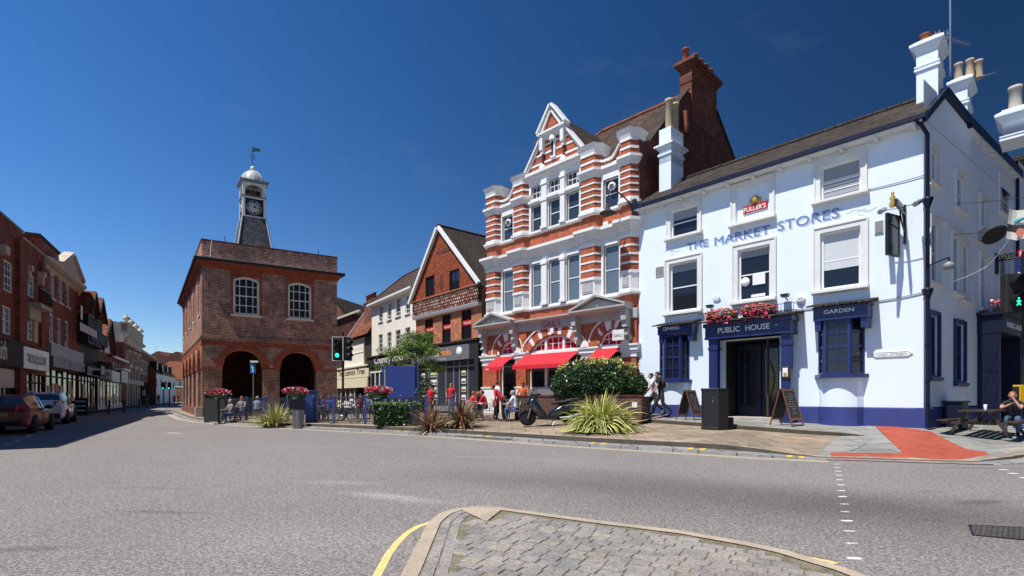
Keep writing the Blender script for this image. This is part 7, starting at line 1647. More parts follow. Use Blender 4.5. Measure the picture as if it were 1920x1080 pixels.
for k,zz in enumerate((hz1-.32,hz0+.36)):
    q = MB(); n = 14; c_ = .34
    for i in range(n):
        a0_, a1_ = R(0+180*i/n), R(180*(i+1)/n); r_ = .25; q.poly([hf.p(c_+r_*math.cos(a0_),-.05,zz+r_*math.sin(a0_)),hf.p(c_+r_*math.cos(a1_),-.05,zz+r_*math.sin(a1_)),hf.p(c_+r_*math.cos(a1_),-.3,zz+r_*.95*math.sin(a1_)),hf.p(c_+r_*math.cos(a0_),-.3,zz+r_*.95*math.sin(a0_))])
    q.build('visor', MATS['black_metal'], hd)
    q = MB(); q.lathe(hf.p(c_,-.052,zz),[(0,0),(.22,0),(.21,.01),(0,.01)],18,axis=-hf.D.to_3d()); ln = q.build('lens', MATS['interior'], hd)
zz = hz0+.36; g = lambda a,b: hf.p(.34+a,-.07,zz+b)
q = MB(); q.tube([g(0,.04),g(0,-.03)],.022,5); q.lathe(g(.0,.10),[(0,-.025),(.022,-.015),(.022,.015),(0,.025)],8); q.tube([g(0,-.03),g(-.05,-.12)],.014,5); q.tube([g(0,-.03),g(.05,-.11)],.014,5); q.tube([g(0,.04),g(-.06,-.0)],.011,5); q.tube([g(0,.04),g(.06,.0)],.011,5); q.build('walking_figure', MATS['lamp_green'], hd)
# ---- second hanging pub sign over the side street and the bunting flag
su = S.u(1866,0); hs2 = thing('side_pub_sign', 'navy hanging sign with a red name strip on the side street wall of the pub', 'sign', S.p(su,0,5))
z5_ = S.z(1866,490); Sg = Fr(S.p(su,0,0)[:2], -S.D)
q = MB(); q.box(S,su-.05,su+.05,-.1,-.0,z5_-.5,z5_+.3); q.tube([S.p(su,-.05,z5_),S.p(su,-1.7,z5_)],.04,6)
for k in range(4): cc = S.p(su,-.25-.1*k,z5_+.12); q.tube([cc+S.D.to_3d()*.1*math.cos(a)+V3(0,0,.1*math.sin(a)) for a in [i*.63 for i in range(11)]],.015,4)
q.build('bracket', MATS['black_metal'], hs2)
q = MB(); q.box(Sg,.55,1.75,-.03,.03,z5_-1.5,z5_-.02); bo = q.build('board', MATS['navy_paint'], hs2); text(bo,'THE',Sg,.85,1.45,z5_-.42,.2,-.035,'white_sign',.003,.0); text(bo,'MARKET',Sg,.65,1.65,z5_-.72,.18,-.035,'white_sign',.003,0); text(bo,'STORES',Sg,.65,1.65,z5_-1.0,.18,-.035,'white_sign',.003,0)
q = MB(); q.box(Sg,.65,1.65,-.04,.04,z5_+.02,z5_+.28); st_ = q.build('name_strip', MATS['sign_red'], hs2); text(st_,"FULLER'S",Sg,.7,1.6,z5_+.06,.17,-.045,'white_sign',.003,0)
Yb = 13.0; bx0, bx1 = fx(1892.5,Yb), fx(1980,Yb); n = 10; q = MB(); za, zb_ = zat(447,Yb), zat(391,Yb)
M('flag_cloth', (.68,.66,.58), .8, .05, 4); M('flag_teal', (.05,.42,.50), .8, .05, 4); M('flag_salmon', (.75,.28,.20), .8, .05, 4)
def fl(t, s_): return V3(bx0+(bx1-bx0)*t-.04*s_, Yb+.05*math.sin(t*9+s_), zb_+(za-zb_)*s_-.03*math.sin(t*6)+.02*math.sin(t*25)*s_)
for i in range(n):
    for j in range(8):
        t0_,t1_ = i/n,(i+1)/n; s0_,s1_ = j/8,(j+1)/8; m = 0
        if j == 4 or j == 5: m = 3
        q.poly([fl(t0_,s0_),fl(t1_,s0_),fl(t1_,s1_),fl(t0_,s1_)],m)
fo = tag(q.build('bunting_flag', [MATS['flag_cloth'],MATS['flag_teal'],MATS['flag_salmon'],MATS['cloth_charcoal']]), 'cream bunting flag with a teal sweep and salmon discs at the right edge', 'flag')
q = MB(); P_ = [fl(.12+.0*k, .42) for k in range(1)]+[fl(t,.42-.30*(t)**.5) for t in (.2,.35,.5,.7,.9)]+[fl(.9,.47),fl(.5,.47),fl(.12,.44)]; q.poly([p_-V3(0,.02,0) for p_ in P_]); q.build('teal_sweep', MATS['flag_teal'], fo)
q = MB()
for t,s_ in ((.25,.78),(.52,.74)): c_ = fl(t,s_)-V3(0,.03,0); q.poly([c_+V3(.12*math.cos(a),0,.12*math.sin(a)) for a in [k*.42 for k in range(15)]])
q.build('salmon_disc', MATS['flag_salmon'], fo)
# ---- one-way sign
op = foot(475,780.5); ow = thing('one_way_sign', 'blue ahead arrow sign on a grey pole in front of the market hall', 'sign', op)
q = MB(); q.tube([op,V3(op.x,op.y,zat(679,op.y))],.045,8); q.build('pole', MATS['steel'], ow)
q = MB(); w_ = .17; f = Fr((op.x,op.y-.06),(1,.05)); q.box(f,-w_,w_,-.01,.01,zat(700,op.y),zat(682,op.y)); bd = q.build('sign_plate', MATS['flag_teal'] if False else M('sign_blue',(.02,.16,.50),.4,.03), ow)
zm, zt_ = zat(698,op.y), zat(684.5,op.y); q = MB(); q.poly([f.p(-.03,-.014,zm),f.p(.03,-.014,zm),f.p(.03,-.014,zt_-.18),f.p(-.03,-.014,zt_-.18)]); q.poly([f.p(-.11,-.014,zt_-.18),f.p(.11,-.014,zt_-.18),f.p(0,-.014,zt_)]); q.build('arrow', MATS['white_sign'], bd)
q = MB(); q.box(f,-.12,.36,-.12,.02,zat(680,op.y),zat(676.5,op.y)); q.build('lamp_bar', MATS['cream_trim'], ow)
# ---- blue notice board
Yn = 25.5; n0, n1 = fx(718,Yn), fx(781,Yn); nb = thing('notice_board', 'blank royal blue notice board on two posts seen from behind', 'notice board', (n0,Yn,H(n0,Yn)))
f = Fr((n0,Yn),(n1-n0,.35)); Ln = ((n1-n0)**2+.35**2)**.5
for u in (0,Ln): q = MB(); q.box(f,u-.05,u+.05,-.05,.05,H(n0,Yn)-.05,zat(678 if u else 686,Yn)+.0); q.lathe(f.p(u,0,zat(678 if u else 686,Yn)),[(.06,0),(.04,.06),(0,.08)],8); q.build('post', MATS['post_blue'], nb)
M('board_blue', (.035,.07,.30), .45, .06, 2); q = MB(); q.box(f,.1,Ln-.14,-.04,.04,zat(749,Yn),zat(686,Yn)); q.build('board', MATS['board_blue'], nb, bevel=.01)
# ---- flower troughs on pedestals
def trough(px0, px1, pyt, pyb, Y, label, ped=None):
    x0, x1 = fx(px0,Y), fx(px1,Y); z0, z1 = zat(pyb,Y), zat(pyt,Y); L_ = x1-x0; c_ = V3((x0+x1)/2,Y,z1); g_ = H(c_.x,Y)
    o = thing('flower_trough', label, 'flower trough', (c_.x,Y,g_), group='flower troughs on the plaza'); q = MB(); n = 12
    A = [V3(c_.x+L_/2*math.cos(2*math.pi*k/n),Y+.28*math.sin(2*math.pi*k/n),z1) for k in range(n)]; Bq = [V3(c_.x+L_/2*.72*math.cos(2*math.pi*k/n),Y+.2*math.sin(2*math.pi*k/n),z0) for k in range(n)]
    q.faces(A+Bq,[(k,(k+1)%n,n+(k+1)%n,n+k) for k in range(n)]+[tuple(range(n)),tuple(range(2*n-1,n-1,-1))],0,True); q.build('trough', MATS['leaf_dark'], o)
    q = MB(); q.tube([V3(c_.x,Y,z0),V3(c_.x,Y,g_)],.06,8); q.lathe(V3(c_.x,Y,g_),[(.22,0),(.22,.04),(.08,.08)],10); q.build('stand', MATS['black_metal'], o)
    q = MB(); flowers(q,V3(c_.x,Y,z1-.03),V3(L_/2*1.1,0,0),V3(0,.28,0),.30,1000,[0,0,0,1,1,1,2,3,4],.04); q.build('blooms', [MATS['leaf_mid'],MATS['flower_pink'],MATS['flower_red'],MATS['flower_white'],MATS['flower_pink']], o); return o
trough(392,428,738.5,748,26.5,'flower trough of pink and orange blooms by the left corner of the market hall')
trough(536,573,736.5,748,23.5,'flower trough of pink blooms above the slatted silver drum bin')
trough(688,732,735.5,748,21.6,'flower trough of bright red and pink blooms in front of the blue notice board')
# slatted drum and blue cabinet
dp = at(559,22.9); q = MB(); q.lathe(dp,[(.20,0),(.20,.82),(.19,.84)],16); dr = tag(q.build('litter_bin', MATS['black_matt']), 'silver slatted drum litter bin under the middle flower trough', 'litter bin'); q = MB()
for k in range(18):
    an = 2*math.pi*k/18; c_ = dp+V3(.23*math.cos(an),.23*math.sin(an)); t_ = V3(-math.sin(an),math.cos(an))*.028; nn = V3(math.cos(an),math.sin(an))*.008; q.hexa([c_-t_-nn,c_+t_-nn,c_+t_+nn,c_-t_+nn,c_-t_-nn+V3(0,0,.83),c_+t_-nn+V3(0,0,.83),c_+t_+nn+V3(0,0,.83),c_-t_+nn+V3(0,0,.83)])
q.build('slats', MATS['steel'], dr)
cp = at(578,24.2); f = Fr(cp,(1,.2)); q = MB(); q.box(f,-.1,.42,-.2,.25,cp.z,zat(734,24.2)); q.box(f,-.14,.46,-.24,.29,zat(734,24.2),zat(732,24.2)); cb = tag(q.build('cabinet', MATS['post_blue'], bevel=.01), 'blue street cabinet standing right of the slatted drum bin', 'cabinet'); q = MB(); q.box(f,-.04,.36,-.215,-.2,cp.z+.2,zat(740,24.2)); q.build('door', MATS['board_blue'], cb)
sp_ = at(396,28); f = Fr(sp_,(1,0)); q = MB(); q.box(f,-.4,.75,0,.06,sp_.z,zat(738,28)); q.box(f,-.4,.75,-.06,0,zat(738,28)-.06,zat(738,28)); tag(q.build('wind_screen', MATS['cloth_charcoal']), 'charcoal cafe wind screen beside the corner of the market hall', 'screen')
# ---- foliage helpers
def leafblob(mb, c, r, n, size, ms, rnd=random, shell=.55, flat=0):
    c = Vector(c)
    for _ in range(n):
        while True:
            v = Vector((rnd.uniform(-1,1),rnd.uniform(-1,1),rnd.uniform(-1,1)))
            if .05 < v.length < 1: break
        l = v.length; v = v/l*(shell+(1-shell)*l**.7) if rnd.random() < .75 else v
        k = 1+.22*vnoise.noise(v*2.3+c*.7)
        if flat and v.z > .75: v.z = .75+(v.z-.75)*.3
        p_ = c+Vector((v.x*r[0]*k,v.y*r[1]*k,v.z*r[2]*k)); s_ = size*rnd.uniform(.6,1.4)
        nrm = (v.normalized()*.6+Vector((rnd.gauss(0,.6),rnd.gauss(0,.6),rnd.gauss(0,.6)+.3))).normalized(); x = nrm.orthogonal().normalized(); x = Matrix.Rotation(rnd.uniform(0,6.28),3,nrm)@x; y = nrm.cross(x)
        mb.poly([p_-x*s_,p_-y*s_*.45+nrm*s_*.12,p_+x*s_,p_+y*s_*.45+nrm*s_*.12], ms[int(rnd.random()*len(ms))])
def blades(mb, c, n, L_, w_, ms, rnd=random, droop=1., up=.5, spread=1., seg=6):
    c = Vector(c)
    for _ in range(n):
        an = rnd.uniform(0,2*math.pi); el = rnd.uniform(up,1.45); l = L_*rnd.uniform(.65,1.1); w0 = w_*rnd.uniform(.7,1.2)
        d = V3(math.cos(an)*math.cos(el)*spread,math.sin(an)*math.cos(el)*spread,math.sin(el)); side = V3(-math.sin(an),math.cos(an)); m = ms[int(rnd.random()*len(ms))]
        p_ = c+V3(math.cos(an),math.sin(an))*rnd.uniform(0,.14); prev = None; kk = droop*rnd.uniform(.5,1.3)
        side = (side+V3(0,0,rnd.uniform(-.5,.5))).normalized()
        for i in range(seg+1):
            t = i/seg; ww = w0*(1-t**2.2)*(.6+.9*t if t < .4 else 1.); a, b = p_-side*ww/2, p_+side*ww/2
            if prev: mb.poly([prev[0],prev[1],b,a],m)
            prev = (a,b); p_ = p_+d*(l/seg); d = (d+V3(0,0,-kk*l/seg*.9)).normalized()
            if p_.z < c.z+.02: p_.z = c.z+.02
rp_ = random.Random(11)
# ---- brick planter wall with the big bush
pA, pB = foot(968,787), foot(1203,795); fP = Fr(pA, pB-pA); LPn = (pB-pA).xy.length; gz_ = min(pA.z,pB.z)-.1
zP = zat(743.5,pA.y+.0); 
pw = thing('brick_planter', 'long dark brick planter wall behind the motor scooter', 'planter', pA)
q = MB(); zt_ = (zat(744,pA.y)+zat(742.5,pB.y))/2
q.box(fP,.0,LPn,-.0,.24,gz_,zt_); q.box(fP,0,.24,.241,1.2,gz_,zt_); q.box(fP,LPn-.24,LPn,.241,1.2,gz_,zt_); q.box(fP,0,LPn,1.201,1.4,gz_,zt_); q.build('wall', MATS['brick_planter'], pw)
q = MB(); q.box(fP,-.03,LPn+.03,-.03,.27,zt_,zt_+.06); q.box(fP,-.03,.27,.271,1.43,zt_,zt_+.06); q.build('coping', MATS['brick_dark'], pw)
q = MB(); q.box(fP,-.05,.9,-.06,-.0,gz_,zt_-.3); q.box(fP,-.06,.95,-.08,.0,zt_-.3,zt_-.24); q.build('buttress', MATS['brick_planter'], pw)
q = MB(); q.box(fP,.24,LPn-.24,.24,1.2,zt_-.2,zt_-.1); q.build('soil', MATS['soil'], pw)
q = MB(); u = fP.u(1190); q.box(fP,u-.1,u+.1,-.02,-.001,zt_-.42,zt_-.22); q.build('vent', MATS['cream_trim'], pw)
ub0, ub1 = fP.u(1040), fP.u(1198); cb_ = fP.p((ub0+ub1)/2-.1,.65,0); zb0, zb1 = zat(752,cb_.y), zat(676,cb_.y)
bs = thing('round_bush', 'large rounded dark green bush with yellow young tips growing in the brick planter', 'bush', fP.p((ub0+ub1)/2,.9,zt_))
q = MB(); 
for _ in range(10): a = rp_.uniform(0,6.28); b_ = fP.p((ub0+ub1)/2,.9,zt_-.2); q.tube([b_,b_+V3(math.cos(a)*.5,math.sin(a)*.3,.6),b_+V3(math.cos(a)*1.1,math.sin(a)*.5,1.1)],[.05,.03,.015],5)
q.build('stems', MATS['bark'], bs)
q = MB(); cc = V3(cb_.x,cb_.y,(zb0+zb1)/2-.05); W2_ = (ub1-ub0)/2; hh = (zb1-zb0)/2
for (dx,dz,sx,sz) in ((-.45,-.05,.62,.85),(.45,-.08,.60,.85),(0,.1,.7,.92),(-.75,-.3,.34,.55),(.78,-.3,.34,.55),(0,-.25,.95,.7)):
    leafblob(q, cc+V3(dx*W2_,rp_.uniform(-.15,.15),dz*hh+.07), (W2_*sx*1.04,.75,hh*sz*1.08), 3000, .062, [0]*6+[1]*3, rp_)
q.build('foliage', [MATS['leaf_dark'],MATS['leaf_mid']], bs)
q = MB()
for _ in range(70):
    a = rp_.uniform(-1,1); c_ = cc+V3(a*W2_*.95, rp_.uniform(-.7,.3), .05+hh*(1-a*a*.45)*rp_.uniform(.75,1.16)); leafblob(q,c_,(.09,.09,.12),14,.05,[0,0,1],rp_,shell=.2)
q.build('young_leaves', [MATS['leaf_gold'],MATS['leaf_lime']], bs)
# ---- golden strap leaved plant by the kerb
gpnt = foot(1128,809); gs = thing('strap_leaved_plant', 'yellow green strap leaved plant spilling over the kerb beside the scooter', 'plant', gpnt)
q = MB(); blades(q,gpnt+V3(0,.15,0),420,1.6,.06,[0,0,0,1,2],rp_,droop=1.9,up=.28); blades(q,gpnt+V3(-.45,.1,0),170,1.3,.055,[0,0,1,2],rp_,droop=2.2,up=.25); blades(q,gpnt+V3(.45,.1,0),170,1.3,.055,[0,0,1,2],rp_,droop=2.2,up=.25); blades(q,gpnt+V3(0,.1,0),40,1.3,.055,[0,0,1],rp_,droop=.5,up=1.0)
q.build('leaves', [MATS['leaf_gold'],MATS['leaf_lime'],MATS['leaf_straw']], gs)
q = MB(); 
for _ in range(90): a = rp_.uniform(0,6.28); r_ = rp_.uniform(.1,.7); c_ = gpnt+V3(math.cos(a)*r_,math.sin(a)*r_*.5,.02); q.poly([c_+V3(-.08,0,0),c_+V3(.0,-.02,.02),c_+V3(.09,.01,.0)])
q.build('dead_leaves', MATS['leaf_brown'], gs)
# ---- other plants
c_ = at(517,23.8); o = thing('pale_strap_plant', 'pale green strap leaved plant behind the railing by the slatted bin', 'plant', c_)
q = MB(); blades(q,c_,260,1.25,.05,[0,0,1,2],rp_,droop=1.1,up=.6,seg=5); blades(q,c_+V3(-.45,0,0),120,1.0,.045,[0,1,2],rp_,droop=1.4,up=.4,seg=5); q.build('leaves', [MATS['leaf_straw'],MATS['leaf_lime'],MATS['leaf_gold']], o)
for px,Y,n,lab in ((812,19.6,260,'left bronze strap leaved clump behind the end of the railing'),(866,19.4,240,'right bronze strap leaved clump at the end of the railing')):
    c_ = at(px,Y); o = thing('bronze_strap_plant', lab, 'plant', c_, group='bronze plants at the railing end'); q = MB(); blades(q,c_,n,1.35,.055,[0,0,1,2,3],rp_,droop=1.5,up=.55,seg=5); blades(q,c_,90,.9,.05,[0,1],rp_,droop=2.5,up=.2,seg=5); q.build('leaves', [MATS['leaf_brown'],MATS['leaf_straw'],MATS['cloth_maroon'],MATS['leaf_mid']], o)
q = MB(); c_ = at(745,21.2)
o = thing('clipped_hedge', 'dark clipped box hedge behind the railing with a sunlit top painted in brighter leaves', 'hedge', c_)
hw_ = 38/960*21.2
for _ in range(9000):
    a,b,h = rp_.uniform(-1,1), rp_.uniform(-1,1), rp_.random(); f_ = rp_.choice((0,1,2))
    if f_ == 0: b = -1
    elif f_ == 1: h = 1
    else: a = rp_.choice((-1,1))
    p_ = c_+V3(a*hw_,b*.45,.05+h*.86)+V3(rp_.gauss(0,.03),rp_.gauss(0,.03),rp_.gauss(0,.025)); s_ = rp_.uniform(.02,.045); x = Vector((rp_.gauss(0,1),rp_.gauss(0,1),rp_.gauss(0,1))).normalized(); y = x.orthogonal().normalized()
    q.poly([p_-x*s_,p_-y*s_*.6,p_+x*s_,p_+y*s_*.6], rp_.choice((0,0,1)) if h < .93 else rp_.choice((1,2)))  # top leaves coloured brighter as if sunlit, sides left dark
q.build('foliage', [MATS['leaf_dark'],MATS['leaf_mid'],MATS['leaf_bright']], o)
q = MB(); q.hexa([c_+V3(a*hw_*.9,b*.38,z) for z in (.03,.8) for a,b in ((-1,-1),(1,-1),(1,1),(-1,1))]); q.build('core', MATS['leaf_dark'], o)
for px,Y,r_,h_,lab in ((795,27,.55,1.1,'small round green shrub behind the blue notice board'),(700,30,.5,.9,'small dark shrub beyond the red flower trough')):
    c_ = at(px,Y); o = thing('small_shrub', lab, 'shrub', c_); q = MB(); leafblob(q,c_+V3(0,0,h_),(r_,r_,h_*.9),2200,.06,[0,0,1],rp_); q.build('foliage', [MATS['leaf_dark'],MATS['leaf_mid']], o); q = MB(); q.tube([c_,c_+V3(0,0,.6)],.04,5); q.build('stem', MATS['bark'], o)
# ---- young street tree
Yt = 27.2; tb = at(779,Yt); tr = thing('young_tree', 'young street tree with airy bright green foliage above the blue notice board', 'tree', tb)
zc0 = zat(686,Yt); q = MB(); top = V3(tb.x+.1,Yt,zat(622,Yt))
q.tube([tb,tb+V3(.03,0,1.5),V3(tb.x+.02,Yt,zc0),top],[.075,.06,.05,.015],8)
tips = []
for k in range(26):
    t = rp_.uniform(.0,.85); b_ = V3(tb.x+.05,Yt,zc0-.35+(top.z-zc0+.3)*t); a = rp_.uniform(0,6.28); l = (1.55 if math.cos(a) > -2 else 1)*(1-t*.45)*rp_.uniform(.45,1.); e = b_+V3(math.cos(a)*l*1.05,math.sin(a)*l*.8,l*rp_.uniform(.05,.4)); m_ = b_.lerp(e,.5)+V3(0,0,.1)
    q.tube([b_,m_,e],[.022,.014,.006],5); tips += [(m_,.5),(e,1),(b_.lerp(e,.75)+V3(0,0,.05),.8)]
q.build('trunk', MATS['bark'], tr)
q = MB()
for e,k in tips:
    if rp_.random() < .88: leafblob(q,e+V3(rp_.gauss(0,.1),rp_.gauss(0,.1),rp_.gauss(0,.06)),(.36,.36,.22),int(130*k)+50,.045,[0,0,0,1,1,2],rp_,shell=.2)
for _ in range(20): e = V3(tb.x+rp_.uniform(-1.8,1.3),Yt+rp_.uniform(-.7,.7),zc0+rp_.uniform(-.35,.95)); leafblob(q,e,(.36,.36,.24),120,.042,[0,0,1,2],rp_,shell=.2)
q.build('foliage', [MATS['leaf_bright'],MATS['leaf_mid'],MATS['leaf_lime']], tr)
# ---- bin and A-boards
bp = foot(1340,805.5); f = Fr(bp,(1,-.15)); q = MB(); hb_ = zat(728,bp.y)-bp.z; w_ = (1362-1316)/960*bp.y
pl = [(-w_/2,.12),(-w_/2+.02,-.05),(.06,-.28),(w_/2,-.16),(w_/2,.3),(-w_/2+.1,.38)]
q.prism  # outline drawn below
def plan(mb, f, pl, z0, z1, e=1., m=0):
    n = len(pl); a = [f.p(u,d,z0) for u,d in pl]; b = [f.p(u*e,d*e,z1) for u,d in pl]; mb.faces(a+b,[(i,(i+1)%n,n+(i+1)%n,n+i) for i in range(n)]+[tuple(range(n-1,-1,-1)),tuple(range(n,2*n))],m)
plan(q,f,pl,bp.z-.02,bp.z+.09,1.0); plan(q,f,[(u*.97,d*.97) for u,d in pl],bp.z+.091,bp.z+hb_-.08); plan(q,f,[(u*1.03,d*1.03) for u,d in pl],bp.z+hb_-.079,bp.z+hb_,.98)
bn = tag(q.build('litter_bin', MATS['black_metal'], bevel=.008), 'tall black faceted litter bin standing in front of the pub door', 'litter bin')
q = MB(); 
for dz in (.3,.42): q.lathe(f.p(-.12,-.26,bp.z+hb_-dz),[(0,0),(.014,0),(.014,.02),(0,.02)],8,axis=-f.D.to_3d())
q.build('rivet', MATS['steel'], bn); q = MB(); q.box(f,w_/2+.02,w_/2+.2,.05,.3,bp.z-.02,bp.z+.4); q.build('ash_box', MATS['black_matt'], bn)
BOARD_TXT = {}
def aboard(px0,px1,Yb,pyb,label,yaw,h=1.05,par=None,mat='wood'):
    c_ = at((px0+px1)/2,Yb); o = local('a_board', label, 'A-board', 'pub A-boards'); w_ = .31; d_ = .34
    for s_ in (-1,1):
        q = MB(); tl_ = Fr((0,0),(1,0))
        def bar(u0,u1,t0,t1,th=.025):
            P = []
            for dd in (0,th):
                for (u,t) in ((u0,t0),(u1,t0),(u1,t1),(u0,t1)): P.append(V3(u, s_*(d_*(1-t)+.02)+s_*dd, h*t))
            q.hexa(P)
        bar(-w_-.045,-w_,0,1); bar(w_,w_+.045,0,1); bar(-w_,w_,.94,1.0); bar(-w_,w_,.16,.22); q.build('frame', MATS[mat], o)
        q = MB(); P = []
        for dd in (.004,.016):
            for (u,t) in ((-w_,.22),(w_,.22),(w_,.94),(-w_,.94)): P.append(V3(u, s_*(d_*(1-t)+.02)+s_*dd, h*t))
        q.hexa(P); bd = q.build('chalkboard', MATS['cloth_charcoal'], o)
        q = MB(); rr_ = random.Random(int(px0)+s_)
        for k in range(9):
            t = .86-.066*k; L_ = rr_.uniform(.12,.24); n = int(L_/.05)
            for j in range(-n,n+1):
                if rr_.random() < .8: u = j*.05; P2 = [V3(u+a, s_*(d_*(1-(t+b))+.02)+s_*.019, h*(t+b)) for a,b in ((-.018,-.012),(.018,-.010),(.016,.014),(-.016,.012))]; q.poly(P2)
        q.build('chalk_writing', MATS['cloth_grey'], bd)
    place(o, c_.x, c_.y, c_.z, yaw); return o
ab1 = aboard(1268,1318,19.4,778,'wooden framed chalk A-board standing left of the black bin under the DINING bay',R(42),1.12)
ab2 = aboard(1441,1509,16.7,788,'wooden framed chalk A-board standing right of the pub door below the menu case',R(33),1.2)
q = MB(); q.hexa([V3(u,.025+.0*k+dd,z) for z in (0,) for k in (0,) for u in (0,) for dd in (0,)]*8) if False else None
# ---- picnic table by the side wall
pc = V3(14.6,18.2,H(14.6,18.2)); pt = local('picnic_table', 'dark wooden picnic table in the shade beside the pub side door', 'picnic table'); f = W0
q = MB(); [q.box(f,-1.1,1.1,-.38+k*.155,-.24+k*.155,.70,.74) for k in range(5)]; q.build('tabletop', MATS['wood_dark'], pt)
for s_ in (-1,1): q = MB(); q.box(f,-1.1,1.1,s_*.72-.13,s_*.72+.13,.42,.46); q.build('bench', MATS['wood_dark'], pt)
for x in (-.8,.8):
    q = MB(); q.box(f,x-.04,x+.04,-.8,.8,.34,.419)
    for s_ in (-1,1): q.hexa([V3(x-.035,s_*.62,0),V3(x+.035,s_*.62,0),V3(x+.035,s_*.70,0),V3(x-.035,s_*.70,0),V3(x-.035,s_*.2,.7),V3(x+.035,s_*.2,.7),V3(x+.035,s_*.28,.7),V3(x-.035,s_*.28,.7)])
    q.build('leg', MATS['wood_dark'], pt)
ang_p = math.atan2(VP.y,VP.x); pcp = S.p(S.u(1850,-1.3),-1.3,0); place(pt, pcp.x, pcp.y, H(pcp.x,pcp.y), ang_p)
gl_ = MB(); gl_.lathe(V3(pcp.x-.5,pcp.y-.5,H(pcp.x,pcp.y)+.745),[(.03,0),(.04,.16),(.036,.16),(.028,.01)],10); tag(gl_.build('glass', MATS['blind_pale']), 'empty clear pint glass standing on the picnic table', 'glass')
# ---- street bits on the left
fb = LR.p(lu(152,-1.8),-1.8,.15); q = MB(); f = Fr(fb,(1,.3)); q.box(f,-.35,.35,-.04,.04,.15,1.35); bo = tag(q.build('a_board', MATS['black_matt'], bevel=.01), 'black pavement board with white words in front of the timbered house', 'A-board')
for k in range(3): q = MB(); q.box(f,-.28,.28,-.05,-.041,.45+k*.3,.56+k*.3); q.build('lettering', MATS['blind_pale'], bo)
for px,py,lab in ((205,775,'nearest black bollard along the left pavement'),(233,772.5,'second black bollard in front of the blue fascia shop'),(262,767,'third black bollard in front of the old bank'),(276,765,'bollard beside the far wooden barrier')):
    b_ = gp(px,py,.12); q = MB(); q.lathe(b_,[(.11,0),(.11,.1),(.075,.15),(.07,.85),(.1,.88),(.1,.93),(.06,1.0),(0,1.02)],8); tag(q.build('bollard', MATS['black_metal']), lab, 'bollard', 'bollards on the left pavement')
